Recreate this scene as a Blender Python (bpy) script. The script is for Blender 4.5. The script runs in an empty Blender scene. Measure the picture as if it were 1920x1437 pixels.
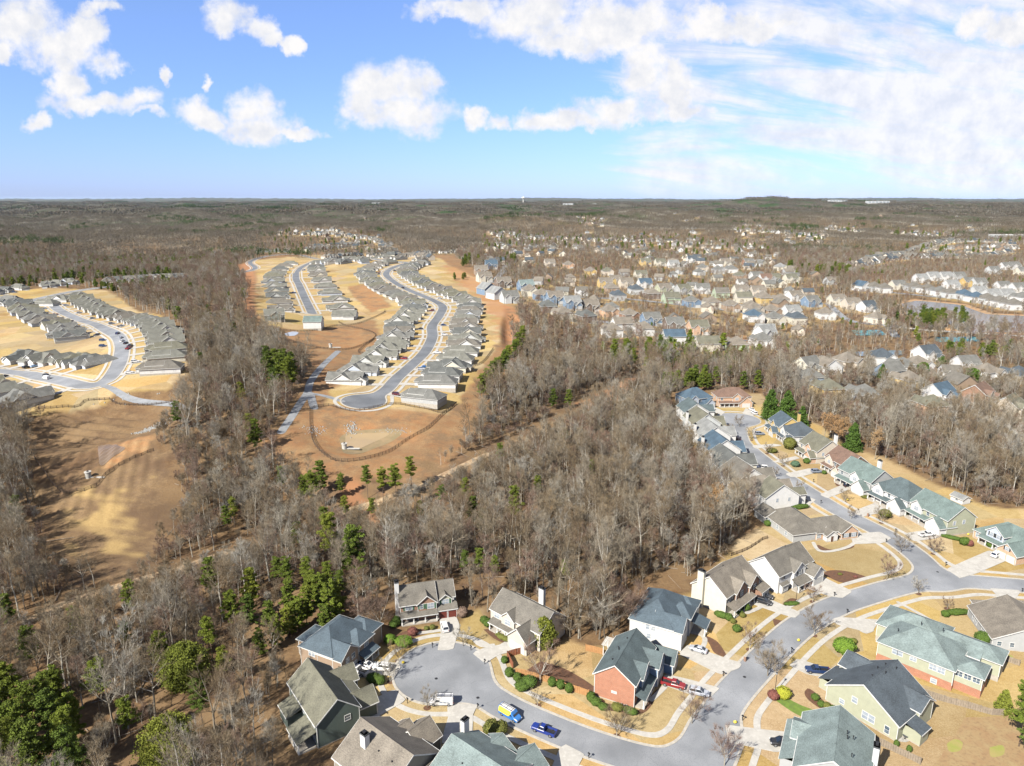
import bpy, math, random, bisect
import numpy as np
from mathutils import Vector, Matrix
R = math.radians
random.seed(7); rng = np.random.default_rng(7)
scene = bpy.context.scene
COL = scene.collection

# ------------------------------------------------------------------ camera
FPX, PITCH, CAMH = 1332.0, R(14.58), 115.0
cam_d = bpy.data.cameras.new('camera'); cam = bpy.data.objects.new('camera', cam_d); COL.objects.link(cam)
cam_d.sensor_width = 36.0; cam_d.lens = FPX / 1920 * 36.0
cam_d.clip_start = 1.0; cam_d.clip_end = 90000.0
cam.location = (0, 0, CAMH); cam.rotation_euler = (R(90) - PITCH, 0, 0)
scene.camera = cam
scene.render.resolution_x = 1024; scene.render.resolution_y = 766

# ------------------------------------------------------------------ light
SUN_EL, SUN_AZ = R(40), R(42)          # shadows fall towards +x,+y, SUN_AZ away from +y
sun_d = bpy.data.lights.new('sun', 'SUN'); sun = bpy.data.objects.new('sun', sun_d); COL.objects.link(sun)
sun_d.energy = 5.0; sun_d.angle = R(0.5); sun_d.color = (1.0, 0.94, 0.84)
sdir = Vector((-math.sin(SUN_AZ) * math.cos(SUN_EL), -math.cos(SUN_AZ) * math.cos(SUN_EL), math.sin(SUN_EL)))
sun.rotation_euler = sdir.to_track_quat('Z', 'Y').to_euler()
sun.location = (-200, -200, 300)

world = bpy.data.worlds.new('World'); scene.world = world; world.use_nodes = True
def build_world():
    nt = world.node_tree; N = nt.nodes; L = nt.links; N.clear()
    def nd(t, **k):
        n = N.new(t)
        for a, b in k.items(): setattr(n, a, b)
        return n
    def mth(op, a, b=None, c=None, clamp=False):
        n = nd('ShaderNodeMath', operation=op, use_clamp=clamp)
        for i, v in enumerate((a, b, c)):
            if v is None: continue
            if isinstance(v, (int, float)): n.inputs[i].default_value = v
            else: L.new(v, n.inputs[i])
        return n.outputs[0]
    sky = nd('ShaderNodeTexSky', sky_type='NISHITA', sun_disc=False)
    sky.sun_elevation = SUN_EL; sky.sun_rotation = math.pi + SUN_AZ
    sky.altitude = 300; sky.air_density = 1.0; sky.dust_density = 0.25; sky.ozone_density = 2.2
    tc = nd('ShaderNodeTexCoord'); sx = nd('ShaderNodeSeparateXYZ'); L.new(tc.outputs['Generated'], sx.inputs[0])
    ay = mth('MAXIMUM', mth('ABSOLUTE', sx.outputs[1]), 0.08)
    u = mth('DIVIDE', sx.outputs[0], ay); v = mth('DIVIDE', sx.outputs[2], ay)
    cb = nd('ShaderNodeCombineXYZ'); L.new(u, cb.inputs[0]); L.new(v, cb.inputs[1])
    P0 = cb.outputs[0]
    # warp the coordinates so every cloud edge billows
    def noise(vec, scale, det, rough=.55, dist=0, sc=(1, 1, 1)):
        mp = nd('ShaderNodeMapping'); mp.inputs['Scale'].default_value = sc; L.new(vec, mp.inputs[0])
        n = nd('ShaderNodeTexNoise'); n.inputs['Scale'].default_value = scale; n.inputs['Detail'].default_value = det
        n.inputs['Roughness'].default_value = rough; n.inputs['Distortion'].default_value = dist
        L.new(mp.outputs[0], n.inputs['Vector']); return n
    wn = noise(P0, 14, 7, .62)
    vm = nd('ShaderNodeVectorMath', operation='SUBTRACT'); L.new(wn.outputs['Color'], vm.inputs[0]); vm.inputs[1].default_value = (.5, .5, .5)
    vs = nd('ShaderNodeVectorMath', operation='MULTIPLY'); L.new(vm.outputs[0], vs.inputs[0]); vs.inputs[1].default_value = (.085, .07, 0)
    va = nd('ShaderNodeVectorMath', operation='ADD'); L.new(P0, va.inputs[0]); L.new(vs.outputs[0], va.inputs[1])
    P = va.outputs[0]
    def uv(px, py):
        a = (px - 960) / FPX; b = (py - 718.5) / FPX
        fy = math.cos(PITCH) - b * math.sin(PITCH); fz = -math.sin(PITCH) - b * math.cos(PITCH)
        return a / fy, fz / fy
    # cumulus lumps: centre and radii as directions in the sky
    blobs = [(40,50,80,55),(95,85,70,45),(160,55,35,40),(195,118,32,26),(5,95,28,24),(70,235,30,18),(180,15,40,14),
             (435,20,52,30),(490,45,35,22),(515,62,20,16),(548,85,16,18),(130,160,28,34),(190,195,95,18),(250,200,60,22),(285,222,38,10),
             (375,215,45,24),(475,205,42,40),(480,240,70,28),(545,248,55,10),(310,150,14,16),(385,160,10,20),
             (735,165,85,48),(755,215,88,36),(680,200,40,32),(800,150,30,30),(885,225,28,22),(935,232,26,18),(1010,228,50,20),
             (860,10,75,18),(1000,30,110,40),(1180,40,150,42),(1100,75,130,25),(1330,50,120,32),(1440,55,90,28),
             (1215,130,60,50),(1265,170,70,42),(1160,205,95,30),(1250,215,90,20),(1080,225,85,22),(1870,45,62,36),(1820,50,40,30)]
    acc = None
    for (cx, cy, rx, ry) in blobs:
        c = uv(cx, cy); su, sv = FPX / rx * .86, FPX / ry * .86
        n = nd('ShaderNodeVectorMath', operation='MULTIPLY_ADD'); L.new(P, n.inputs[0])
        n.inputs[1].default_value = (su, sv, 0); n.inputs[2].default_value = (-c[0] * su, -c[1] * sv, 0)
        ln = nd('ShaderNodeVectorMath', operation='DOT_PRODUCT'); L.new(n.outputs[0], ln.inputs[0]); L.new(n.outputs[0], ln.inputs[1])
        m = mth('SUBTRACT', 1.0, ln.outputs['Value'])
        acc = m if acc is None else mth('SMOOTH_MAX', acc, m, .25)
    d1 = noise(P0, 22, 8, .6)
    cum = mth('ADD', acc, mth('MULTIPLY', mth('SUBTRACT', d1.outputs[0], .5), 2.6))
    mr = nd('ShaderNodeMapRange', interpolation_type='SMOOTHSTEP'); L.new(cum, mr.inputs[0])
    mr.inputs[1].default_value = -.1; mr.inputs[2].default_value = .95
    cumm = mr.outputs[0]
    # thin streaky veil, over the right half and higher up
    rot = nd('ShaderNodeMapping'); rot.inputs['Rotation'].default_value = (0, 0, R(7)); L.new(P0, rot.inputs[0])
    st = noise(rot.outputs[0], 2.6, 9, .6, .5, (1.0, 6.5, 1))
    covu = nd('ShaderNodeMapRange', interpolation_type='SMOOTHSTEP'); L.new(u, covu.inputs[0])
    covu.inputs[1].default_value = -.02; covu.inputs[2].default_value = .22; covu.inputs[3].default_value = -.30; covu.inputs[4].default_value = .13
    sv_ = mth('ADD', st.outputs[0], covu.outputs[0])
    mr2 = nd('ShaderNodeMapRange', interpolation_type='SMOOTHSTEP'); L.new(sv_, mr2.inputs[0])
    mr2.inputs[1].default_value = .47; mr2.inputs[2].default_value = .68; mr2.inputs[4].default_value = .92
    cov = mth('MAXIMUM', cumm, mr2.outputs[0])
    up = nd('ShaderNodeMapRange'); L.new(v, up.inputs[0]); up.inputs[1].default_value = -.005; up.inputs[2].default_value = .02
    cov = mth('MULTIPLY', cov, up.outputs[0])
    # cloud body: bright tops, slightly grey-violet undersides
    sh = noise(P0, 30, 6, .6)
    shr = nd('ShaderNodeMapRange'); L.new(sh.outputs[0], shr.inputs[0]); shr.inputs[1].default_value = .35; shr.inputs[2].default_value = .6
    mixc = nd('ShaderNodeMix', data_type='RGBA'); L.new(shr.outputs[0], mixc.inputs[0])
    mixc.inputs[6].default_value = (5.3, 5.45, 5.9, 1); mixc.inputs[7].default_value = (6.6, 6.5, 6.5, 1)
    tint = nd('ShaderNodeMix', data_type='RGBA', blend_type='MULTIPLY'); tint.inputs[0].default_value = 1
    # clean blue: the photograph's air is clear of yellow dust
    hz = nd('ShaderNodeMapRange'); L.new(v, hz.inputs[0]); hz.inputs[1].default_value = 0; hz.inputs[2].default_value = .3
    tc1 = nd('ShaderNodeMix', data_type='RGBA'); L.new(hz.outputs[0], tc1.inputs[0])
    tc1.inputs[6].default_value = SKYH; tc1.inputs[7].default_value = SKYT
    L.new(sky.outputs[0], tint.inputs[6]); L.new(tc1.outputs[2], tint.inputs[7])
    mx = nd('ShaderNodeMix', data_type='RGBA'); L.new(cov, mx.inputs[0]); L.new(tint.outputs[2], mx.inputs[6]); L.new(mixc.outputs[2], mx.inputs[7])
    bg = nd('ShaderNodeBackground'); bg.inputs[1].default_value = .05; L.new(mx.outputs[2], bg.inputs[0])
    out = nd('ShaderNodeOutputWorld'); L.new(bg.outputs[0], out.inputs[0])
    world.cycles.sampling_method = 'MANUAL'; world.cycles.sample_map_resolution = 512
SKYH = (.50, .66, 1.36, 1); SKYT = (.93, .99, 1.22, 1)
build_world()
scene.view_settings.view_transform = 'Standard'; scene.view_settings.look = 'None'
scene.view_settings.exposure = 1.6; scene.view_settings.gamma = 1.0
cy = scene.cycles
cy.max_bounces = 4; cy.diffuse_bounces = 1; cy.glossy_bounces = 2; cy.transmission_bounces = 2; cy.volume_bounces = 0
cy.transparent_max_bounces = 4; cy.caustics_reflective = False; cy.caustics_refractive = False
scene.render.use_persistent_data = False

# ------------------------------------------------------------------ terrain function
def sstep(a, b, x):
    t = np.clip((x - a) / (b - a), 0, 1); return t * t * (3 - 2 * t)
def ell(x, y, cx, cy_, rx, ry, rot=0, e0=1.0, e1=1.5):
    c, s = math.cos(R(rot)), math.sin(R(rot)); dx, dy = x - cx, y - cy_
    a = (dx * c + dy * s) / rx; b = (-dx * s + dy * c) / ry
    return 1 - sstep(e0, e1, np.sqrt(a * a + b * b))
LAKE_Z = -6.0
def terr(x, y):
    x = np.asarray(x, float); y = np.asarray(y, float)
    z = np.zeros(np.broadcast(x, y).shape)
    z = z + 12 * ell(x, y, -130, 740, 165, 400, 0, .95, 1.35) + sstep(350, 1100, y) * 10 * ell(x, y, -130, 800, 400, 600, 0, .6, 1.4)
    z = z + 10 * ell(x, y, -400, 640, 150, 400, 30, .8, 1.4)
    z = z - 7 * ell(x, y, -60, 238, 120, 36, 0, .1, 1.2) - 5 * ell(x, y, -160, 250, 70, 160, 20, .2, 1.3)
    z = z - 7 * ell(x, y, 300, 610, 150, 170, 0, .3, 1.1)
    z = z - 5 * ell(x, y, -108, 262, 30, 16, 0, .2, 1.4) 
    a = sstep(650, 1300, y) * 7 + sstep(1300, 3500, y) * 13 + sstep(3500, 9000, y) * 4
    n = (np.sin(x / 210 + 1.3) * np.cos(y / 260 + .4) + .6 * np.sin(x / 95 + y / 130 + 2) + .5 * np.cos(x / 520 - y / 430 + 1)
         + .8 * np.sin(x / 900 + y / 1500 + .7) * np.cos(y / 800 - .5))
    z = z + a * n
    z = z + sstep(900, 2600, y) * 5
    # the earth basin with its furrowed slopes, the retention pond bowls
    f = ell(x, y, -200, 328, 42, 36, 0, .35, 1.08); z = z - 6.5 * f +   .75 * np.sin(y * .95 + x * .25) * ell(x, y, -208, 328, 34, 30, 0, .5, 1.1)
    z = z - 3.2 * ell(x, y, -70, 313, 30, 20, 0, .25, 1.1) + .2 * np.sin(x * 1.3 + y * .5) * ell(x, y, -175, 275, 32, 40, 0, .5, 1.2)
    z = z - 5.0 * ell(x, y, -2, 560, 7, 80, 0, .2, 1.2)
    # long ridges towards the horizon
    z = z + 88 * ell(x, y, 3000, 8200, 1500, 900, -8, 0, 1.3) + 22 * ell(x, y, 5200, 9500, 2600, 900, 0, 0, 1.4)
    z = z + 30 * ell(x, y, -9300, 18500, 4600, 1000, 12, .1, 1.2) + 14 * ell(x, y, -500, 12500, 3500, 900, 0, .1, 1.3)
    z = z + sstep(24000, 36000, y) * (52 + 30 * np.sin(x / 2600 + 1) + 14 * np.sin(x / 900))
    return z
def tz(x, y): return float(terr(x, y))
def ray(px, py):
    u = (px - 960) / FPX; v = (py - 718.5) / FPX
    return u, math.cos(PITCH) - v * math.sin(PITCH), -math.sin(PITCH) - v * math.cos(PITCH)
_TS = np.geomspace(80, 30000, 1800)
def G(px, py, h=0.0):
    """world x,y where the ray of a pixel meets the terrain raised by h"""
    a, b, c = ray(px, py)
    f = CAMH + c * _TS - terr(a * _TS, b * _TS) - h
    i = np.argmax(f < 0)
    if f[i] >= 0: i = len(_TS) - 1
    lo, hi = (_TS[i - 1], _TS[i]) if i > 0 else (_TS[0] * .5, _TS[0])
    for _ in range(18):
        m = (lo + hi) / 2
        if CAMH + c * m - tz(a * m, b * m) - h < 0: hi = m
        else: lo = m
    return a * hi, b * hi
def GP(pts, h=0.0): return [G(p[0], p[1], h) for p in pts]
def proj(x, y, z):
    """pixel of world points (arrays)"""
    dz = z - CAMH
    d = y * math.cos(PITCH) - dz * math.sin(PITCH); vv = -(y * math.sin(PITCH) + dz * math.cos(PITCH))
    return 960 + FPX * x / d, 718.5 + FPX * vv / d, d

# ------------------------------------------------------------------ materials
ALB = .65                     # sunlit colours read from the photograph, brought down to the surfaces' own
def al(c): return tuple(v * ALB for v in c[:3])
def mat(name, c1, c2=None, scale=1.0, rough=.9, bump=0.0, detail=4, metal=0.0, spec=.3, tintrand=0.0, lo=.35, hi=.65, c3=None, s3=8.0):
    c1 = al(c1); c2 = al(c2) if c2 is not None else None; c3 = al(c3) if c3 is not None else None
    m = bpy.data.materials.new(name); m.use_nodes = True
    nt = m.node_tree; N = nt.nodes; L = nt.links; b = N['Principled BSDF']
    b.inputs['Roughness'].default_value = rough; b.inputs['Metallic'].default_value = metal
    b.inputs['Specular IOR Level'].default_value = spec
    b.inputs['Base Color'].default_value = (*c1, 1)
    col = None
    if c2 is not None:
        tc = N.new('ShaderNodeTexCoord'); nz = N.new('ShaderNodeTexNoise'); nz.inputs['Scale'].default_value = scale
        nz.inputs['Detail'].default_value = detail; L.new(tc.outputs['Object'], nz.inputs['Vector'])
        mr = N.new('ShaderNodeMapRange'); L.new(nz.outputs[0], mr.inputs[0]); mr.inputs[1].default_value = lo; mr.inputs[2].default_value = hi
        mx = N.new('ShaderNodeMix'); mx.data_type = 'RGBA'; L.new(mr.outputs[0], mx.inputs[0])
        mx.inputs[6].default_value = (*c1, 1); mx.inputs[7].default_value = (*c2, 1); col = mx.outputs[2]
        if c3 is not None:
            nz2 = N.new('ShaderNodeTexNoise'); nz2.inputs['Scale'].default_value = s3; nz2.inputs['Detail'].default_value = 3
            L.new(tc.outputs['Object'], nz2.inputs['Vector'])
            mr2 = N.new('ShaderNodeMapRange'); L.new(nz2.outputs[0], mr2.inputs[0]); mr2.inputs[1].default_value = .5; mr2.inputs[2].default_value = .75
            mx2 = N.new('ShaderNodeMix'); mx2.data_type = 'RGBA'; L.new(mr2.outputs[0], mx2.inputs[0])
            L.new(col, mx2.inputs[6]); mx2.inputs[7].default_value = (*c3, 1); col = mx2.outputs[2]
        if bump:
            bp = N.new('ShaderNodeBump'); bp.inputs['Strength'].default_value = bump; L.new(nz.outputs[0], bp.inputs['Height'])
            L.new(bp.outputs[0], b.inputs['Normal'])
    if tintrand and col is not None:
        oi = N.new('ShaderNodeObjectInfo'); hs = N.new('ShaderNodeHueSaturation')
        mr = N.new('ShaderNodeMapRange'); L.new(oi.outputs['Random'], mr.inputs[0]); mr.inputs[3].default_value = 1 - tintrand; mr.inputs[4].default_value = 1 + tintrand
        L.new(mr.outputs[0], hs.inputs['Value']); L.new(col, hs.inputs['Color']); col = hs.outputs[0]
    if col is not None: L.new(col, b.inputs['Base Color'])
    return m

M = {}
def shingle(name, c):
    """asphalt shingles: fine courses, blotches"""
    c = al(c)
    m = bpy.data.materials.new(name); m.use_nodes = True
    nt = m.node_tree; N = nt.nodes; L = nt.links; b = N['Principled BSDF']; b.inputs['Roughness'].default_value = .85; b.inputs['Specular IOR Level'].default_value = .35
    tc = N.new('ShaderNodeTexCoord')
    def nz(s, d):
        n = N.new('ShaderNodeTexNoise'); n.inputs['Scale'].default_value = s; n.inputs['Detail'].default_value = d; L.new(tc.outputs['Object'], n.inputs['Vector']); return n
    a = nz(6, 3); bgn = nz(.35, 4)
    mp = N.new('ShaderNodeMapping'); mp.inputs['Scale'].default_value = (2.2, 2.2, 9.0); L.new(tc.outputs['Object'], mp.inputs[0])
    c_ = N.new('ShaderNodeTexNoise'); c_.inputs['Scale'].default_value = 1.0; c_.inputs['Detail'].default_value = 2; L.new(mp.outputs[0], c_.inputs['Vector'])
    ad = N.new('ShaderNodeMath'); ad.operation = 'ADD'; L.new(a.outputs[0], ad.inputs[0]); L.new(c_.outputs[0], ad.inputs[1])
    ad2 = N.new('ShaderNodeMath'); ad2.operation = 'ADD'; L.new(ad.outputs[0], ad2.inputs[0]); L.new(bgn.outputs[0], ad2.inputs[1])
    mr = N.new('ShaderNodeMapRange'); L.new(ad2.outputs[0], mr.inputs[0]); mr.inputs[1].default_value = 1.1; mr.inputs[2].default_value = 1.9
    mx = N.new('ShaderNodeMix'); mx.data_type = 'RGBA'; L.new(mr.outputs[0], mx.inputs[0])
    mx.inputs[6].default_value = (*[v * .58 for v in c], 1); mx.inputs[7].default_value = (*[min(1, v * 1.38) for v in c], 1)
    L.new(mx.outputs[2], b.inputs['Base Color']); return m
def siding(name, c, horizontal=True, rough=.7):
    """lap siding: thin darker laps every 18 cm"""
    c = al(c)
    m = bpy.data.materials.new(name); m.use_nodes = True
    nt = m.node_tree; N = nt.nodes; L = nt.links; b = N['Principled BSDF']; b.inputs['Roughness'].default_value = rough
    tc = N.new('ShaderNodeTexCoord'); sx = N.new('ShaderNodeSeparateXYZ'); L.new(tc.outputs['Object'], sx.inputs[0])
    mu = N.new('ShaderNodeMath'); mu.operation = 'MULTIPLY'; L.new(sx.outputs[2], mu.inputs[0]); mu.inputs[1].default_value = 5.5
    fr = N.new('ShaderNodeMath'); fr.operation = 'FRACT'; L.new(mu.outputs[0], fr.inputs[0])
    mr = N.new('ShaderNodeMapRange'); L.new(fr.outputs[0], mr.inputs[0]); mr.inputs[1].default_value = 0; mr.inputs[2].default_value = .18
    nz = N.new('ShaderNodeTexNoise'); nz.inputs['Scale'].default_value = .8; nz.inputs['Detail'].default_value = 4; L.new(tc.outputs['Object'], nz.inputs['Vector'])
    m2 = N.new('ShaderNodeMapRange'); L.new(nz.outputs[0], m2.inputs[0]); m2.inputs[3].default_value = .82; m2.inputs[4].default_value = 1.12
    mm = N.new('ShaderNodeMath'); mm.operation = 'MULTIPLY'; 
    m3 = N.new('ShaderNodeMapRange'); L.new(mr.outputs[0], m3.inputs[0]); m3.inputs[3].default_value = .8; m3.inputs[4].default_value = 1.0
    L.new(m2.outputs[0], mm.inputs[0]); L.new(m3.outputs[0], mm.inputs[1])
    hs = N.new('ShaderNodeHueSaturation'); hs.inputs['Color'].default_value = (*c, 1); L.new(mm.outputs[0], hs.inputs['Value'])
    L.new(hs.outputs[0], b.inputs['Base Color']); return m
def brick(name, c1, c2, mort=(.55, .5, .45)):
    c1, c2, mort = al(c1), al(c2), al(mort)
    m = bpy.data.materials.new(name); m.use_nodes = True
    nt = m.node_tree; N = nt.nodes; L = nt.links; b = N['Principled BSDF']; b.inputs['Roughness'].default_value = .85
    tc = N.new('ShaderNodeTexCoord'); ma = N.new('ShaderNodeSeparateXYZ'); L.new(tc.outputs['Object'], ma.inputs[0])
    ad = N.new('ShaderNodeMath'); ad.operation = 'ADD'; L.new(ma.outputs[0], ad.inputs[0]); L.new(ma.outputs[1], ad.inputs[1])
    cb = N.new('ShaderNodeCombineXYZ'); L.new(ad.outputs[0], cb.inputs[0]); L.new(ma.outputs[2], cb.inputs[1])
    bt = N.new('ShaderNodeTexBrick'); L.new(cb.outputs[0], bt.inputs['Vector']); bt.inputs['Scale'].default_value = 2.6
    bt.inputs['Color1'].default_value = (*c1, 1); bt.inputs['Color2'].default_value = (*c2, 1); bt.inputs['Mortar'].default_value = (*mort, 1)
    bt.inputs['Mortar Size'].default_value = .025; bt.inputs['Brick Width'].default_value = .6; bt.inputs['Row Height'].default_value = .22
    nz = N.new('ShaderNodeTexNoise'); nz.inputs['Scale'].default_value = .9; nz.inputs['Detail'].default_value = 5; L.new(tc.outputs['Object'], nz.inputs['Vector'])
    m2 = N.new('ShaderNodeMapRange'); L.new(nz.outputs[0], m2.inputs[0]); m2.inputs[3].default_value = .75; m2.inputs[4].default_value = 1.25
    hs = N.new('ShaderNodeHueSaturation'); L.new(bt.outputs[0], hs.inputs['Color']); L.new(m2.outputs[0], hs.inputs['Value'])
    L.new(hs.outputs[0], b.inputs['Base Color']); return m

# ------------------------------------------------------------------ mesh helpers
class MB:
    def __init__(s): s.v = []; s.f = []; s.m = []; s.mats = []
    def mi(s, mt):
        if mt not in s.mats: s.mats.append(mt)
        return s.mats.index(mt)
    def poly(s, pts, mt):
        n = len(s.v); s.v += [tuple(p) for p in pts]; s.f.append(tuple(range(n, n + len(pts)))); s.m.append(s.mi(mt))
    def box(s, x0, y0, z0, x1, y1, z1, mt, skip=''):
        n = len(s.v); i = s.mi(mt)
        s.v += [(x0, y0, z0), (x1, y0, z0), (x1, y1, z0), (x0, y1, z0), (x0, y0, z1), (x1, y0, z1), (x1, y1, z1), (x0, y1, z1)]
        for k, q in (('b', (3, 2, 1, 0)), ('t', (4, 5, 6, 7)), ('s', (0, 1, 5, 4)), ('e', (1, 2, 6, 5)), ('n', (2, 3, 7, 6)), ('w', (3, 0, 4, 7))):
            if k in skip: continue
            s.f.append(tuple(n + a for a in q)); s.m.append(i)
    def hexa(s, pts, mt):
        n = len(s.v); i = s.mi(mt); s.v += [tuple(p) for p in pts]
        for q in ((3, 2, 1, 0), (4, 5, 6, 7), (0, 1, 5, 4), (1, 2, 6, 5), (2, 3, 7, 6), (3, 0, 4, 7)): s.f.append(tuple(n + a for a in q)); s.m.append(i)
    def bar(s, a, b, w, h, mt):
        """rectangular bar from a to b"""
        a = Vector(a); b = Vector(b); d = (b - a).normalized(); up = Vector((0, 0, 1))
        if abs(d.z) > .95: up = Vector((0, 1, 0))
        sd = d.cross(up).normalized() * w / 2; u = sd.cross(d).normalized() * h / 2
        s.hexa([a - sd - u, a + sd - u, b + sd - u, b - sd - u, a - sd + u, a + sd + u, b + sd + u, b - sd + u], mt)
    def tube(s, a, b, r0, r1, n, mt, cap=True):
        a = Vector(a); b = Vector(b); d = (b - a).normalized(); up = Vector((0, 0, 1)) if abs(d.z) < .95 else Vector((1, 0, 0))
        p = d.cross(up).normalized(); q = d.cross(p); k = len(s.v); i = s.mi(mt)
        for c, r in ((a, r0), (b, r1)):
            for j in range(n):
                t = 2 * math.pi * j / n; s.v.append(tuple(c + p * math.cos(t) * r + q * math.sin(t) * r))
        for j in range(n):
            s.f.append((k + j, k + (j + 1) % n, k + n + (j + 1) % n, k + n + j)); s.m.append(i)
        if cap:
            s.f.append(tuple(k + n + j for j in range(n))); s.m.append(i); s.f.append(tuple(k + n - 1 - j for j in range(n))); s.m.append(i)
    def mesh(s, name, smooth=False):
        me = bpy.data.meshes.new(name); me.from_pydata(s.v, [], s.f)
        for mt in s.mats: me.materials.append(mt)
        me.polygons.foreach_set('material_index', s.m)
        if smooth: me.polygons.foreach_set('use_smooth', [True] * len(s.f))
        me.update(); return me
def link(name, me, parent=None, loc=None, rz=None):
    o = bpy.data.objects.new(name, me); COL.objects.link(o)
    if parent is not None: o.parent = parent
    if loc is not None: o.location = loc
    if rz is not None: o.rotation_euler = (0, 0, rz)
    return o
def tag(o, label=None, cat=None, group=None, kind=None):
    if label: o['label'] = label
    if cat: o['category'] = cat
    if group: o['group'] = group
    if kind: o['kind'] = kind
    return o
def thing(name, label, cat, loc, rz=0, group=None):
    o = bpy.data.objects.new(name, None); COL.objects.link(o); o.location = loc; o.rotation_euler = (0, 0, rz); o.empty_display_size = .5
    return tag(o, label, cat, group)
def struct(name, me, label=None): 
    o = link(name, me); tag(o, label, kind='structure'); return o
def big_mesh(name, V, F, mats, mi=None, smooth=False):
    """V (n,3), F (m,k) numpy"""
    me = bpy.data.meshes.new(name); n, m, k = len(V), len(F), F.shape[1]
    me.vertices.add(n); me.vertices.foreach_set('co', np.asarray(V, np.float32).ravel())
    me.loops.add(m * k); me.loops.foreach_set('vertex_index', np.asarray(F, np.int32).ravel())
    me.polygons.add(m); me.polygons.foreach_set('loop_start', np.arange(0, m * k, k, dtype=np.int32))
    try: me.polygons.foreach_set('loop_total', np.full(m, k, np.int32))
    except Exception: pass
    for mt in mats: me.materials.append(mt)
    if mi is not None: me.polygons.foreach_set('material_index', np.asarray(mi, np.int32))
    me.polygons.foreach_set('use_smooth', np.full(m, smooth, bool))
    me.update(calc_edges=True); return me

# ------------------------------------------------------------------ plan geometry
def seg_dist(x, y, pts):
    d = np.full(np.shape(x), 1e9)
    for (ax, ay), (bx, by) in zip(pts[:-1], pts[1:]):
        dx, dy = bx - ax, by - ay; t = np.clip(((x - ax) * dx + (y - ay) * dy) / (dx * dx + dy * dy + 1e-9), 0, 1)
        d = np.minimum(d, np.hypot(x - ax - t * dx, y - ay - t * dy))
    return d
def inside(x, y, poly):
    c = np.zeros(np.shape(x), bool); n = len(poly)
    for i in range(n):
        x0, y0 = poly[i]; x1, y1 = poly[(i + 1) % n]
        if y0 == y1: continue
        c ^= ((y0 > y) != (y1 > y)) & (x < (x1 - x0) * (y - y0) / (y1 - y0) + x0)
    return c
def poly_sdf(x, y, poly):
    d = seg_dist(x, y, list(poly) + [poly[0]]); return np.where(inside(x, y, poly), -d, d)
def smin(a, b, k):
    h = np.clip(.5 + .5 * (b - a) / k, 0, 1); return b * (1 - h) + a * h - k * h * (1 - h)
def smooth_line(pts, step=3.0):
    """Catmull-Rom through world points, resampled"""
    P = [np.array(p, float) for p in pts]; P = [2 * P[0] - P[1]] + P + [2 * P[-1] - P[-2]]; out = []
    for i in range(1, len(P) - 2):
        n = max(2, int(np.linalg.norm(P[i + 1] - P[i]) / step))
        for k in range(n):
            t = k / n; a, b, c, d = P[i - 1], P[i], P[i + 1], P[i + 2]
            out.append(.5 * ((2 * b) + (c - a) * t + (2 * a - 5 * b + 4 * c - d) * t * t + (3 * b - a - 3 * c + d) * t ** 3))
    out.append(P[-2]); return [tuple(p) for p in out]
def along(line, spacing, start=0.0, end=0.0):
    """points and unit directions along a line"""
    P = np.array(line); s = np.concatenate([[0], np.cumsum(np.hypot(*np.diff(P, axis=0).T))]); L = s[-1]
    out = []; t = start
    while t <= L - end:
        x = np.interp(t, s, P[:, 0]); y = np.interp(t, s, P[:, 1]); x2 = np.interp(t + 2, s, P[:, 0]); y2 = np.interp(t + 2, s, P[:, 1])
        x1 = np.interp(t - 2, s, P[:, 0]); y1 = np.interp(t - 2, s, P[:, 1])
        d = np.array([x2 - x1, y2 - y1]); d /= np.linalg.norm(d) + 1e-9
        out.append((x, y, d[0], d[1])); t += spacing
    return out
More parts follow.
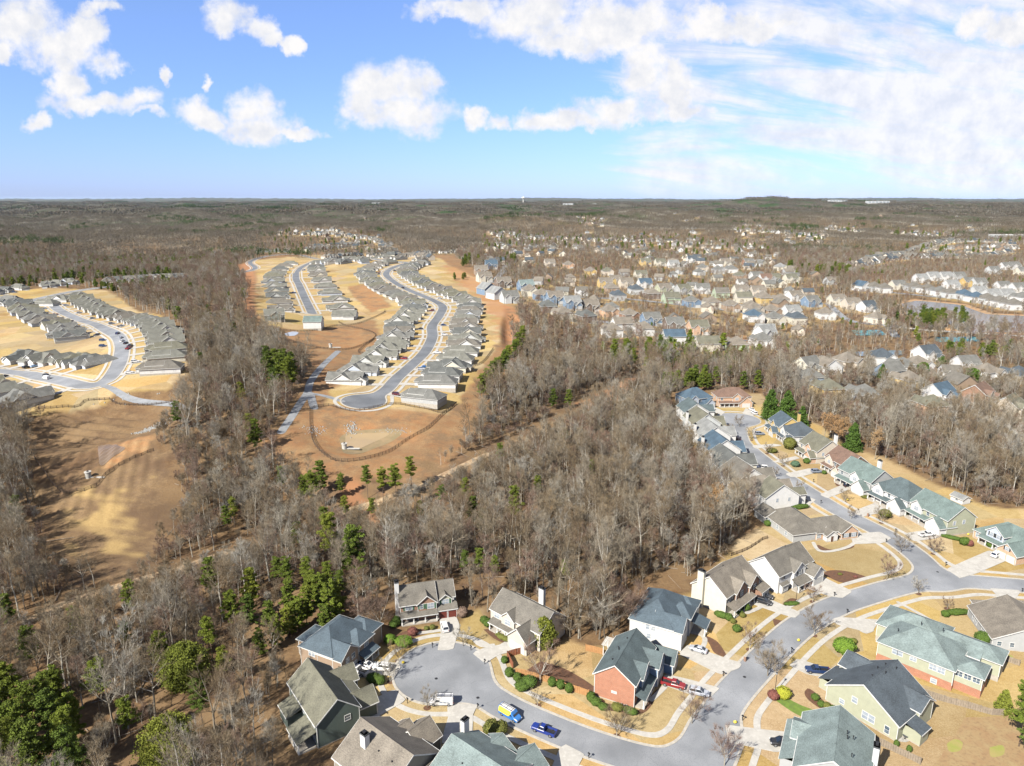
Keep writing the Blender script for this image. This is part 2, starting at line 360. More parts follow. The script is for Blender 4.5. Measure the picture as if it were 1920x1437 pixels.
def sheet(name, f, a, b, off, bounds, cell, mt, skirt=0.0, kindname=None, label=None):
    """a draped sheet over the ground where a < f(x,y) < b"""
    x0, x1, y0, y1 = bounds; xs = np.arange(x0, x1 + cell, cell); ys = np.arange(y0, y1 + cell, cell)
    X, Y = np.meshgrid(xs, ys); F = f(X, Y); ny, nx = F.shape
    ins = (F > a) & (F < b)
    mn = np.minimum.reduce([F[:-1, :-1], F[1:, :-1], F[:-1, 1:], F[1:, 1:]]); mxx = np.maximum.reduce([F[:-1, :-1], F[1:, :-1], F[:-1, 1:], F[1:, 1:]])
    act = (mn < b) & (mxx > a); full = ins[:-1, :-1] & ins[1:, :-1] & ins[:-1, 1:] & ins[1:, 1:]
    key = {}; V = []; FS = []
    def vid(x, y):
        k = (round(x * 500), round(y * 500))
        if k not in key: key[k] = len(V); V.append((x, y))
        return key[k]
    for j, i in zip(*np.nonzero(act)):
        q = [(xs[i], ys[j], F[j, i]), (xs[i + 1], ys[j], F[j, i + 1]), (xs[i + 1], ys[j + 1], F[j + 1, i + 1]), (xs[i], ys[j + 1], F[j + 1, i])]
        if not full[j, i]:
            for lim, sg in ((a, 1), (b, -1)):
                if abs(lim) > 1e5: continue
                o = []
                for k in range(len(q)):
                    p, n = q[k - 1], q[k]; dp, dn = sg * (p[2] - lim), sg * (n[2] - lim)
                    if (dp > 0) != (dn > 0):
                        t = dp / (dp - dn); o.append((p[0] + t * (n[0] - p[0]), p[1] + t * (n[1] - p[1]), lim))
                    if dn > 0: o.append(n)
                q = o
                if len(q) < 3: break
            if len(q) < 3: continue
        ids = []
        for p in q:
            k = vid(p[0], p[1])
            if not ids or ids[-1] != k: ids.append(k)
        if len(ids) > 2 and ids[0] == ids[-1]: ids.pop()
        if len(set(ids)) == len(ids) and len(ids) > 2: FS.append(tuple(ids))
    if not FS: return None
    VA = np.array(V); Z = terr(VA[:, 0], VA[:, 1]) + off; VV = [(p[0], p[1], z) for p, z in zip(V, Z)]
    if skirt:
        cnt = {}
        for fc in FS:
            for k in range(len(fc)):
                e = (fc[k - 1], fc[k]); cnt[e] = 1
        n0 = len(VV); VV += [(x, y, z - skirt) for x, y, z in VV]
        for (p, q_) in [e for e in cnt if (e[1], e[0]) not in cnt]: FS.append((q_, p, p + n0, q_ + n0))
    me = bpy.data.meshes.new(name); me.from_pydata(VV, [], FS); me.materials.append(mt); me.update()
    return struct(kindname or name, me, label)
def rectf(poly): return lambda x, y: poly_sdf(x, y, poly)
def bnd(poly, m=2): 
    a = np.array(poly); return (a[:, 0].min() - m, a[:, 0].max() + m, a[:, 1].min() - m, a[:, 1].max() + m)

# ------------------------------------------------------------------ roads, read from the plan
RA = GP([(840, 1262), (905, 1300), (960, 1333), (1051, 1373), (1120, 1399), (1200, 1423), (1260, 1430), (1315, 1412), (1342, 1380)])
RB = GP([(1312, 1500), (1325, 1437), (1338, 1375), (1357, 1325), (1388, 1285), (1425, 1246), (1462, 1208), (1505, 1172), (1563, 1139), (1627, 1117), (1702, 1097), (1776, 1089), (1855, 1094), (1960, 1103), (2080, 1116)])
RC = GP([(1384, 790), (1385, 812), (1391, 830), (1409, 846), (1440, 871), (1471, 894), (1513, 921), (1555, 948), (1597, 971), (1664, 1005), (1713, 1038), (1739, 1064), (1752, 1090)])
RD = GP([(684, 753), (723, 732.5), (744.6, 709.5), (772, 685), (796.7, 660.5), (810.5, 633), (810.5, 611.5), (824, 592), (829, 574), (802.8, 559.4), (766, 544), (738.5, 528.8), (724, 514.5), (735, 503.5), (763, 494)])
RE = GP([(585.4, 588), (573, 562.5), (561, 535), (554.7, 519.6), (560, 507), (582, 493.6), (610, 487), (700, 486), (763, 493)])
RF = GP([(30, 575), (82.7, 564), (112.7, 583), (150, 600), (188, 613), (217, 628), (228, 645), (227, 668), (218, 692), (197, 716), (160, 724), (113, 714), (75, 707), (37, 700), (-60, 690)])
RG = GP([(30, 575), (75, 560), (150, 545), (215, 537)])
RH = GP([(435, 515), (478, 504), (470, 491), (506, 480), (560, 478), (600, 486)])
RA, RB, RC, RD, RE, RF, RG, RH = [smooth_line(r) for r in (RA, RB, RC, RD, RE, RF, RG, RH)]
CUL1 = G(829, 1259); CUL2 = G(1383, 787); CUL3 = G(682, 752.5)
def f_near(x, y):
    f = seg_dist(x, y, RB) - 4.0
    f = smin(f, seg_dist(x, y, RA) - 4.0, 7.0); f = smin(f, seg_dist(x, y, RC) - 4.0, 7.0)
    f = smin(f, np.hypot(x - CUL1[0], y - CUL1[1]) - 12.0, 5.0)
    return smin(f, np.hypot(x - CUL2[0], y - CUL2[1]) - 11.5, 5.0)
def f_new(x, y):
    f = seg_dist(x, y, RD) - 3.9
    f = smin(f, np.hypot(x - CUL3[0], y - CUL3[1]) - 11.5, 5.0)
    f = smin(f, seg_dist(x, y, RE) - 3.9, 6.0)
    return smin(f, seg_dist(x, y, RH) - 3.9, 6.0)
def f_left(x, y): return smin(seg_dist(x, y, RF) - 4.2, seg_dist(x, y, RG) - 3.6, 5.0)

def road_material(name, c1, c2):
    m = mat(name, c1, c2, .10, .9, 0, 8, c3=tuple(v * .9 for v in c1), s3=4.0)
    nt = m.node_tree; N = nt.nodes; L = nt.links; b = N['Principled BSDF']; src = b.inputs['Base Color'].links[0].from_socket
    g = N.new('ShaderNodeNewGeometry'); nz = N.new('ShaderNodeTexNoise'); nz.inputs['Scale'].default_value = .25; nz.inputs['Detail'].default_value = 4; L.new(g.outputs['Position'], nz.inputs['Vector'])
    ad = N.new('ShaderNodeMixRGB'); ad.blend_type = 'LINEAR_LIGHT'; ad.inputs[0].default_value = 5.0; L.new(g.outputs['Position'], ad.inputs[1]); L.new(nz.outputs['Color'], ad.inputs[2])
    vo = N.new('ShaderNodeTexVoronoi'); vo.feature = 'DISTANCE_TO_EDGE'; vo.inputs['Scale'].default_value = .11; L.new(ad.outputs[0], vo.inputs['Vector'])
    mr = N.new('ShaderNodeMapRange'); L.new(vo.outputs['Distance'], mr.inputs[0]); mr.inputs[1].default_value = .0015; mr.inputs[2].default_value = .006
    n2 = N.new('ShaderNodeTexNoise'); n2.inputs['Scale'].default_value = .05; n2.inputs['Detail'].default_value = 5; L.new(g.outputs['Position'], n2.inputs['Vector'])
    m2 = N.new('ShaderNodeMapRange'); L.new(n2.outputs[0], m2.inputs[0]); m2.inputs[1].default_value = .35; m2.inputs[2].default_value = .65; m2.inputs[3].default_value = .86; m2.inputs[4].default_value = 1.12
    m3 = N.new('ShaderNodeMapRange'); L.new(mr.outputs[0], m3.inputs[0]); m3.inputs[3].default_value = .86; m3.inputs[4].default_value = 1.0
    mu = N.new('ShaderNodeMath'); mu.operation = 'MULTIPLY'; L.new(m2.outputs[0], mu.inputs[0]); L.new(m3.outputs[0], mu.inputs[1])
    hs = N.new('ShaderNodeHueSaturation'); L.new(src, hs.inputs['Color']); L.new(mu.outputs[0], hs.inputs['Value']); L.new(hs.outputs[0], b.inputs['Base Color'])
    return m
M['asphalt'] = road_material('worn_asphalt', (.185, .195, .21), (.24, .25, .265))
M['asphalt_new'] = road_material('darker_asphalt', (.12, .13, .145), (.155, .165, .18))
M['concrete'] = mat('concrete', (.42, .405, .37), (.35, .335, .305), .35, .9, 0, 6, c3=(.46, .445, .41), s3=1.2)
M['kerb'] = mat('kerb_concrete', (.42, .39, .34), (.33, .31, .27), 1.2, .9, 0, 4)
M['path'] = mat('path_asphalt', (.235, .245, .26), (.18, .19, .20), .5, .9, 0, 4)
M['gravel'] = mat('pale_gravel', (.42, .41, .38), (.26, .25, .23), 3.0, .95, 0, 4)
M['dirt'] = mat('track_dirt', (.38, .29, .18), (.28, .18, .10), .8, .95, 0, 5)

nb = lambda L, m=25: bnd(L, m)
def un(*b): return (min(v[0] for v in b), max(v[1] for v in b), min(v[2] for v in b), max(v[3] for v in b))
B1 = un(nb(RA), nb(RB), nb(RC)); B1 = (B1[0], B1[1], 95, B1[3])
sheet('road', f_near, -1e9, 0.0, .060, B1, 1.2, M['asphalt'], label='grey asphalt residential streets with two turnarounds, right foreground')
sheet('kerb', f_near, 0.0, .62, .14, B1, 1.0, M['kerb'], skirt=.25)
sheet('sidewalk', f_near, 2.7, 4.1, .10, (B1[0], B1[1], 95, B1[3] + 0), 1.0, M['concrete'], skirt=.15)
B2 = un(nb(RD), nb(RE), nb(RH)); B3 = un(nb(RF), nb(RG))
sheet('road', f_new, -1e9, 0, .07, B2, 2.0, M['asphalt_new'], label='dark asphalt street winding between rows of ranch houses')
sheet('kerb', f_new, 0, .8, .16, B2, 1.6, M['kerb'], skirt=.25)
sheet('sidewalk', f_new, 2.4, 4.2, .13, B2, 1.8, M['concrete'])
sheet('road', f_left, -1e9, 0, .07, B3, 2.0, M['asphalt'], label='grey street curving through the left subdivision')
sheet('kerb', f_left, 0, .9, .16, B3, 1.6, M['kerb'], skirt=.25)
sheet('sidewalk', f_left, 2.2, 3.8, .13, B3, 1.8, M['concrete'])
# short paths, tracks
def ribbon(name, pts, w, mt, off=.08, label=None, cell=1.5):
    L = smooth_line(GP(pts)); return sheet(name, lambda x, y: seg_dist(x, y, L) - w / 2, -1e9, 0, off, bnd(L, 4), cell, mt, label=label), L
_, P1 = ribbon('path', [(634, 659), (606, 685), (583, 715), (577, 735), (566, 752), (548, 780), (527, 811)], 4.0, M['path'], label='grey paved path running past the pines to the fenced pond')
ribbon('path', [(579, 738), (600, 741), (620, 746), (642, 753)], 3.4, M['path'], .09)
ribbon('path', [(582, 738), (585, 752), (589, 766)], 4.2, M['path'], .10)
ribbon('path', [(195, 724), (238, 746), (300, 757), (330, 760), (352, 769)], 3.6, M['path'], .22, label='grey path leading from the left street to the rail fence')
_, TR1 = ribbon('dirt_track', [(60, 1162), (118, 1132), (175, 1114), (242, 1093), (335, 1067), (394, 1046), (467, 1026)], 3.6, M['dirt'], label='pale dirt track crossing the woods at the left')
_, TR2 = ribbon('dirt_track', [(640, 962), (700, 945), (744, 929), (791, 913), (838, 888), (884, 866), (915, 852)], 3.4, M['dirt'], label='pale dirt track below the fenced retention pond')
ribbon('dirt_track', [(95, 1300), (135, 1280), (175, 1258)], 2.2, M['dirt'])
# driveways of the near streets
DRV = [[(845, 1157), (855.5, 1156.5), (861.6, 1172), (861.6, 1182), (856.5, 1195), (850, 1219), (820, 1220), (826.5, 1191), (824, 1160)],
 [(885, 1225), (912, 1214), (937, 1210), (948, 1203), (985, 1212), (992, 1220), (962, 1222), (935, 1229), (910, 1245)],
 [(650, 1268), (666, 1238), (700, 1241), (746, 1244), (752, 1250), (742, 1270), (716, 1266), (690, 1272)],
 [(739, 1293), (762, 1314), (717, 1340), (701, 1352), (672, 1344), (683, 1323), (705, 1310)],
 [(838, 1322), (896, 1322), (887, 1341), (885, 1395), (828, 1395), (833, 1370), (840, 1347)],
 [(1030, 1450), (1049, 1405), (1059, 1396), (1096, 1415), (1078, 1450)],
 [(1246, 1266), (1253, 1266), (1292, 1275), (1350, 1291), (1333, 1308), (1288, 1301), (1244, 1285)],
 [(1272, 1227), (1290, 1209), (1325, 1222), (1362, 1236), (1392, 1244), (1386, 1254), (1352, 1266), (1337, 1259)],
 [(1410, 1133), (1425, 1118), (1445, 1125), (1502, 1150), (1490, 1160), (1440, 1144)],
 [(1500, 1090), (1503, 1082), (1528, 1075), (1599, 1110), (1580, 1122), (1552, 1118), (1511, 1103)],
 [(1596, 1011), (1606, 1001), (1650, 998), (1672, 1010), (1655, 1019), (1600, 1021)],
 [(1600, 959), (1645, 942), (1657, 955), (1707, 955), (1695, 966), (1642, 964), (1617, 970)],
 [(1696, 1001), (1734, 995), (1769, 1004), (1756, 1010), (1712, 1016)],
 [(1854, 1033), (1903, 1045), (1834, 1075), (1800, 1085), (1774, 1068), (1812, 1051)],
 [(1537, 928), (1576, 911), (1602, 913), (1578, 925), (1551, 935)],
 [(1472, 889), (1517, 879), (1545, 883), (1500, 895), (1482, 895)],
 [(1448, 866), (1492, 856), (1500, 860), (1467, 869)], [(1410, 836), (1450, 833), (1470, 836), (1415, 842)],
 [(1350, 830), (1378, 826), (1388, 834), (1360, 837)], [(1404, 877), (1438, 878), (1449, 886), (1420, 887)],
 [(1478, 936), (1511, 931), (1530, 938), (1520, 946), (1490, 948)], [(1340, 764), (1360, 773), (1352, 780), (1333, 768)],
 [(1398, 766), (1422, 773), (1412, 781), (1392, 776)], [(1479, 1249), (1495, 1236), (1562, 1257), (1556, 1272), (1515, 1266)],
 [(1557, 1163), (1572, 1158), (1650, 1163), (1634, 1188), (1572, 1173)], [(1360, 1360), (1440, 1370), (1492, 1375), (1490, 1400), (1457, 1412), (1365, 1392)],
 [(1856, 1104), (1916, 1108), (1900, 1128), (1880, 1128)], [(1345, 805), (1374, 801), (1377, 806), (1350, 810)], [(1372, 852), (1408, 852), (1417, 859), (1385, 861)]]
DRVW = []
for i, d in enumerate(DRV):
    w = GP(d); DRVW.append(w)
    sheet('driveway', rectf(w), -1e9, 0, .115 + .001 * (i % 7) + .05, bnd(w), 1.0, M['concrete'], skirt=.1)
WALKS = [([(1684, 1130), (1725, 1152), (1769, 1177)], 1.2), ([(1221, 1313), (1235, 1300), (1247, 1288)], 1.3), ([(887, 1196), (893, 1205), (905, 1212), (925, 1210)], 1.2),
         ([(785, 1188), (800, 1186), (815, 1184), (828, 1182)], 1.3), ([(1312, 1188), (1322, 1199), (1318, 1213), (1310, 1217)], 1.3), ([(1400, 1150), (1420, 1142), (1432, 1135)], 1.3),
         ([(1478, 1098), (1490, 1092), (1502, 1090)], 1.3), ([(1525, 1018), (1535, 1033), (1560, 1034), (1590, 1026), (1602, 1018)], 1.3), ([(1612, 1180), (1622, 1186), (1634, 1182)], 1.4)]
for pts, w in WALKS: ribbon('path', pts, w, M['concrete'], .09, cell=.7)
WALLX = None

# ------------------------------------------------------------------ zones of the ground
LAWN_NEAR = GP([(690, 1460), (680, 1400), (640, 1335), (650, 1275), (700, 1232), (722, 1202), (745, 1188), (862, 1165), (880, 1146), (903, 1142), (918, 1200), (1000, 1228), (1060, 1205), (1110, 1212), (1180, 1200),
   (1240, 1130), (1290, 1110), (1325, 1075), (1355, 1045), (1400, 1000), (1440, 985), (1440, 950), (1400, 925), (1340, 880), (1305, 840), (1288, 800), (1275, 765), (1300, 738), (1430, 738), (1440, 765), (1460, 765), (1540, 800), (1590, 838),
   (1660, 860), (1730, 895), (1790, 920), (1850, 950), (1990, 960), (2100, 1460)])
TAN_NEW = GP([(470, 490), (482, 520), (475, 560), (482, 590), (500, 608), (560, 622), (640, 612), (700, 600), (722, 640), (700, 680), (620, 735), (610, 760), (840, 778), (870, 740), (905, 690), (940, 640), (948, 600), (938, 565), (900, 525), (840, 497), (800, 482), (600, 478)])
DIRT_NEW = GP([(440, 498), (468, 560), (460, 600), (490, 640), (540, 665), (590, 700), (545, 790), (500, 825), (500, 850), (560, 885), (640, 905), (720, 905), (800, 890), (870, 835), (905, 770), (955, 700), (960, 640), (972, 600), (960, 560), (925, 530), (880, 500), (850, 478), (620, 472), (500, 478)])
DIRT_MID = GP([(653, 537), (683, 534), (720, 558), (733, 575), (696, 585), (662, 557)])
POND1 = GP([(581, 767), (620, 761), (647, 769), (674, 771), (700, 766), (741, 758), (790, 766), (827, 774), (797, 807), (751, 835), (696, 859), (634, 865), (604, 850), (587, 829), (581, 792)])
POND2 = GP([(530, 622), (567, 622), (601, 619), (634, 612), (674, 617), (703, 627), (702, 636), (680, 648), (647, 657), (610, 654), (573, 648), (542, 639), (530, 631)])
TAN_LEFT = GP([(-80, 560), (80, 540), (200, 545), (300, 590), (350, 640), (354, 700), (310, 732), (220, 735), (200, 757), (130, 772), (50, 780), (-80, 780)])
POND3 = GP([(60, 785), (130, 768), (200, 752), (330, 760), (318, 790), (290, 842), (242, 865), (204, 886), (175, 915), (119, 925), (96, 906), (70, 868), (52, 830)])
ORANGE3 = GP([(184, 835), (240, 826), (288, 818), (300, 822), (262, 845), (205, 876), (187, 874)])
CLEAR3 = GP([(75, 905), (120, 930), (200, 905), (300, 860), (330, 910), (345, 960), (320, 1000), (300, 1040), (240, 1080), (170, 1100), (110, 1060), (80, 1000)])
STRAW3 = GP([(165, 935), (215, 925), (230, 990), (222, 1040), (195, 1020), (160, 980)])
EASE = GP([(520, 860), (560, 880), (700, 905), (800, 890), (900, 842), (1000, 797), (1100, 740), (1180, 708), (1205, 700), (1215, 712), (1130, 765), (1030, 820), (930, 868), (820, 915), (740, 948), (640, 940), (580, 915)])
RUST = GP([(640, 925), (690, 920), (705, 935), (680, 960), (640, 950)])
BANKS = [GP([(835, 498), (860, 505), (905, 530), (940, 560), (975, 600), (960, 640), (950, 660), (935, 610), (900, 560), (860, 530), (840, 510)]),
         GP([(440, 498), (475, 490), (480, 560), (470, 600), (455, 570)]), GP([(1350, 640), (1400, 630), (1420, 660), (1370, 670)]), GP([(1090, 760), (1180, 708), (1210, 712), (1120, 768)])]
MID_TAN = [GP([(905, 545), (960, 480), (1100, 500), (1440, 520), (1600, 560), (1660, 640), (1440, 660), (1200, 640), (1050, 610), (960, 590)]),
           GP([(1490, 690), (1600, 640), (1780, 640), (1920, 690), (2000, 800), (1900, 830), (1700, 770), (1560, 770)]),
           GP([(920, 475), (1000, 440), (1240, 460), (1500, 490), (1480, 540), (1200, 520), (960, 500)]),
           GP([(1580, 500), (1750, 462), (1990, 452), (1990, 620), (1700, 600), (1600, 560), (1620, 540)]),
           GP([(470, 478), (480, 460), (700, 440), (740, 470), (780, 480), (600, 480)])]
LAKE = GP([(1690, 570), (1720, 564), (1800, 572), (1850, 590), (1990, 596), (1990, 628), (1800, 624), (1770, 600), (1700, 592)])
GAPB = GP([(50, 835), (70, 940), (190, 960), (330, 915), (330, 850), (292, 830), (240, 860), (176, 905), (120, 915)])
GAPL = GP([(200, 735), (300, 728), (352, 690), (362, 735), (352, 772), (325, 768), (200, 760)])
POND4 = GP([(1602, 661), (1640, 657), (1690, 658), (1692, 667), (1640, 669), (1606, 668)])

# ------------------------------------------------------------------ ground
def build_ground():
    nu, nv = 760, 900
    us = np.tan(np.linspace(-math.atan(1.25), math.atan(1.25), nu)); ys = np.geomspace(70, 42000, nv)
    U, Y = np.meshgrid(us, ys); X = U * Y
    Z = terr(X, Y)
    x, y = X, Y
    _a = np.random.default_rng(3); jit = sum(np.sin(x * math.cos(t) * k + y * math.sin(t) * k + ph) for t, k, ph in zip(_a.uniform(0, 6.28, 12), 6.28 / _a.uniform(5, 26, 12), _a.uniform(0, 6.28, 12))) * .38
    def w(poly, soft=1.5, j=1.0): return 1 - sstep(-soft, soft, poly_sdf(x, y, poly) + jit * j)
    near = y < 2600
    lawn = np.zeros_like(x); orange = np.zeros_like(x); straw = np.zeros_like(x); rust = np.zeros_like(x); grass = np.zeros_like(x)
    lawn = np.maximum(lawn, w(LAWN_NEAR, 1.5, .8)); lawn = np.maximum(lawn, w(TAN_NEW, 2, 1)); lawn = np.maximum(lawn, w(TAN_LEFT, 2, 1))
    for hx, hy, hr in HOUSE_POS:
        if hy < 480 or (hx < -20 and hy < 1250): continue
        i0 = max(0, np.searchsorted(ys, hy - 32)); i1 = min(nv, np.searchsorted(ys, hy + 32)); j0 = max(0, np.searchsorted(us, (hx - 32) / hy) - 1); j1 = min(nu, np.searchsorted(us, (hx + 32) / hy) + 2)
        if i1 > i0: d = np.hypot(x[i0:i1, j0:j1] - hx, y[i0:i1, j0:j1] - hy) + 3 * jit[i0:i1, j0:j1]; lawn[i0:i1, j0:j1] = np.maximum(lawn[i0:i1, j0:j1], .8 * (1 - sstep(11, 24, d)))
    lawn *= 1 - w(DIRT_MID, 1.5, 1); lawn *= 1 - .85 * w(POND2, 3, 2)
    orange = np.maximum(w(DIRT_NEW, 4, 4) * .55, w(DIRT_MID, 1.5, 1)); orange = np.maximum(orange, w(ORANGE3, 2, 1.5) )
    for b in BANKS: orange = np.maximum(orange, .95 * w(b, 4, 2))
    straw = np.maximum(straw, w(DIRT_NEW, 5, 3)); straw = np.maximum(straw, .40 * w(POND3, 3, 2)); straw = np.maximum(straw, .8 * w(CLEAR3, 6, 5)); straw = np.maximum(straw, .7 * w(GAPB, 4, 3)); straw = np.maximum(straw, w(EASE, 5, 4)); straw = np.maximum(straw, w(POND1, 3, 2))
    rust = np.maximum(rust, .6 * w(RUST, 4, 4))
    for b in BANKS: rust = np.maximum(rust, .62 * w(b, 3, 3))
    orange = np.maximum(orange, .8 * w(POND1, 4, 3)); orange = np.maximum(orange, .8 * w(POND2, 3, 3))
    grass = np.maximum(grass, w(STRAW3, 6, 5))
    # pond bowls and the lake bed
    def bowl(poly, depth, soft): return depth * (1 - sstep(-soft, 0, poly_sdf(x, y, poly)))
    V = np.stack([X.ravel(), Y.ravel(), Z.ravel()], 1)
    idx = np.arange(nu * nv).reshape(nv, nu)
    F = np.stack([idx[:-1, :-1].ravel(), idx[:-1, 1:].ravel(), idx[1:, 1:].ravel(), idx[1:, :-1].ravel()], 1)
    m = bpy.data.materials.new('ground_cover'); m.use_nodes = True; nt = m.node_tree; N = nt.nodes; L = nt.links; b = N['Principled BSDF']; b.inputs['Roughness'].default_value = 1; b.inputs['Specular IOR Level'].default_value = .1
    geo = N.new('ShaderNodeNewGeometry')
    def nz(s, d, r=.6, sc=(1, 1, 1)):
        mp = N.new('ShaderNodeMapping'); mp.inputs['Scale'].default_value = sc; L.new(geo.outputs['Position'], mp.inputs[0])
        n = N.new('ShaderNodeTexNoise'); n.inputs['Scale'].default_value = s; n.inputs['Detail'].default_value = d; n.inputs['Roughness'].default_value = r; L.new(mp.outputs[0], n.inputs['Vector']); return n.outputs[0]
    def mr(v, a, c): 
        n = N.new('ShaderNodeMapRange'); L.new(v, n.inputs[0]); n.inputs[1].default_value = a; n.inputs[2].default_value = c; return n.outputs[0]
    def mixc(f, a, c):
        n = N.new('ShaderNodeMix'); n.data_type = 'RGBA'; L.new(f, n.inputs[0])
        for k, v in ((6, a), (7, c)):
            if isinstance(v, tuple): n.inputs[k].default_value = (*al(v), 1)
            else: L.new(v, n.inputs[k])
        return n.outputs[2]
    big = mr(nz(.02, 4), .35, .65); med = mr(nz(.16, 5), .35, .65); fine = mr(nz(1.3, 6, .75), .35, .7); vbig = mr(nz(.0022, 6), .42, .6)
    leaf = mixc(med, (.16, .09, .042), (.25, .165, .085)); leaf = mixc(fine, leaf, (.085, .05, .028)); leaf = mixc(big, leaf, (.19, .128, .07)); leaf = mixc(mr(nz(.07, 6, .75), .5, .62), leaf, (.10, .062, .036))
    farw = mixc(vbig, (.065, .058, .04), (.09, .08, .058)); farw = mixc(mr(nz(.004, 6), .53, .6), farw, (.035, .058, .018))
    dist = N.new('ShaderNodeVectorMath'); dist.operation = 'LENGTH'; L.new(geo.outputs['Position'], dist.inputs[0])
    leaf = mixc(mr(dist.outputs['Value'], 1400, 4200), leaf, farw)
    att = {}
    def at(nm):
        n = N.new('ShaderNodeAttribute'); n.attribute_name = nm; return n.outputs['Fac']
    strawc = mixc(fine, mixc(med, (.22, .145, .075), (.29, .20, .11)), (.14, .095, .055)); strawc = mixc(mr(nz(.05, 6, .7), .42, .56), strawc, (.125, .082, .05))
    orangec = mixc(med, (.36, .17, .07), (.36, .24, .12)); orangec = mixc(fine, orangec, (.25, .14, .07)); orangec = mixc(mr(nz(.06, 6, .7), .5, .62), orangec, (.20, .13, .075))
    lawnc = mixc(big, (.36, .26, .125), (.44, .34, .185)); lawnc = mixc(med, lawnc, (.35, .26, .13)); lawnc = mixc(mr(nz(.6, 6, .7), .48, .7), lawnc, (.28, .20, .09)); lawnc = mixc(mr(nz(.035, 6, .7), .48, .62), lawnc, (.30, .205, .09)); lawnc = mixc(mr(nz(3.0, 3, .7), .45, .8), lawnc, (.46, .36, .20))
    vo = N.new('ShaderNodeTexVoronoi'); vo.inputs['Scale'].default_value = .045; L.new(geo.outputs['Position'], vo.inputs['Vector']); sv = N.new('ShaderNodeSeparateColor'); L.new(vo.outputs['Color'], sv.inputs[0])
    hv = N.new('ShaderNodeHueSaturation'); L.new(lawnc, hv.inputs['Color'])
    for k, ch, lo_, hi_ in (('Value', 0, .80, 1.12), ('Saturation', 1, .85, 1.18), ('Hue', 2, .492, .508)):
        q = N.new('ShaderNodeMapRange'); L.new(sv.outputs[ch], q.inputs[0]); q.inputs[3].default_value = lo_; q.inputs[4].default_value = hi_; L.new(q.outputs[0], hv.inputs[k])
    lawnc = hv.outputs[0]
    c = mixc(at('straw'), leaf, strawc); c = mixc(at('orange'), c, orangec); c = mixc(at('lawn'), c, lawnc); c = mixc(at('rust'), c, (.34, .16, .08)); c = mixc(at('grass'), c, mixc(fine, (.38, .27, .12), (.29, .195, .085)))
    L.new(c, b.inputs['Base Color'])
    bp = N.new('ShaderNodeBump'); bp.inputs['Strength'].default_value = .5; bp.inputs['Distance'].default_value = .3; L.new(nz(.9, 4, .7), bp.inputs['Height']); L.new(bp.outputs[0], b.inputs['Normal'])
    me = big_mesh('ground', V, F, [m], smooth=True)
    for nm, arr in (('lawn', lawn), ('orange', orange), ('straw', straw), ('rust', rust), ('grass', grass)):
        a = me.attributes.new(nm, 'FLOAT', 'POINT'); a.data.foreach_set('value', arr.ravel().astype(np.float32))
    struct('ground', me, 'rolling ground of tan dormant lawns, leaf litter and bare earth')
# water
def water(name, px, dz, c, label, rough=.08, seen=None):
    w = px; z = max(0, 0) + float(np.mean(terr(np.array([p[0] for p in w]), np.array([p[1] for p in w])))) + dz
    m = mat(name + '_surface', c, tuple(v * .85 for v in c), .02, rough, 0, 3, spec=.5)
    mb = MB(); mb.poly([(p[0], p[1], z) for p in w], m); struct(name, mb.mesh(name), label); return z

# ------------------------------------------------------------------ houses
ROOF = {'taupe': (.128, .118, .10), 'tan': (.165, .145, .118), 'olive': (.125, .122, .09), 'slate': (.060, .075, .088), 'slateblue': (.060, .085, .105), 'teal': (.155, .195, .19), 'teald': (.075, .10, .105),
        'seagreen': (.12, .16, .15), 'brown': (.15, .095, .07), 'grey': (.13, .13, .12), 'ranch': (.135, .135, .115), 'dark': (.05, .06, .065), 'greydark': (.09, .095, .09), 'ltgrey': (.20, .205, .20), 'blue': (.055, .09, .125)}
WALL = {'white': (.58, .58, .57), 'cream': (.55, .52, .43), 'beige': (.52, .46, .38), 'tan': (.30, .22, .155), 'sage': (.35, .36, .26), 'greydk': (.17, .19, .17), 'taupe': (.25, .23, .19), 'ltblue': (.42, .47, .55),
        'grey': (.36, .37, .37), 'brown': (.16, .12, .095), 'yellow': (.50, .36, .14), 'green': (.085, .115, .10), 'bluehouse': (.16, .23, .32), 'pale': (.48, .50, .50), 'mint': (.35, .42, .30)}
def roofm(k):
    if 'r_' + k not in M: M['r_' + k] = shingle('shingles_' + k, ROOF[k])
    return M['r_' + k]
def wallm(k):
    if 'w_' + k not in M:
        if k == 'brick': M['w_' + k] = brick('red_brick', (.30, .115, .065), (.36, .15, .085), (.36, .22, .15))
        elif k == 'brickd': M['w_' + k] = brick('brown_brick', (.20, .10, .065), (.28, .15, .09), (.25, .18, .13))
        elif k == 'brickt': M['w_' + k] = brick('tan_brick', (.42, .24, .15), (.50, .32, .20), (.48, .38, .28))
        else: M['w_' + k] = siding('siding_' + k, WALL[k])
    return M['w_' + k]
M['trim'] = mat('white_trim', (.62, .62, .60), (.52, .52, .50), 1.5, .6)
M['glass'] = mat('window_glass', (.05, .075, .10), (.12, .16, .20), .9, .08, spec=.8, lo=.4, hi=.6)
M['glassl'] = mat('window_blinds', (.34, .38, .42), (.24, .28, .33), .9, .25, spec=.6, lo=.4, hi=.6)
M['garage_w'] = mat('white_garage_panels', (.56, .56, .54), (.48, .48, .46), 2, .6)
M['garage_r'] = mat('dark_red_garage_panels', (.16, .035, .025), (.12, .03, .02), 2, .6)
M['stone'] = mat('foundation_concrete', (.40, .37, .32), (.32, .29, .25), 1.5, .9)
M['shut_g'] = mat('green_shutters', (.045, .12, .07)); M['shut_k'] = mat('black_shutters', (.03, .035, .04)); M['shut_w'] = mat('red_shutters', (.30, .06, .05))
M['black'] = mat('black_metal', (.02, .02, .022), rough=.5); M['wood'] = mat('brown_deck_wood', (.30, .14, .07), (.22, .10, .05), 2, .85)
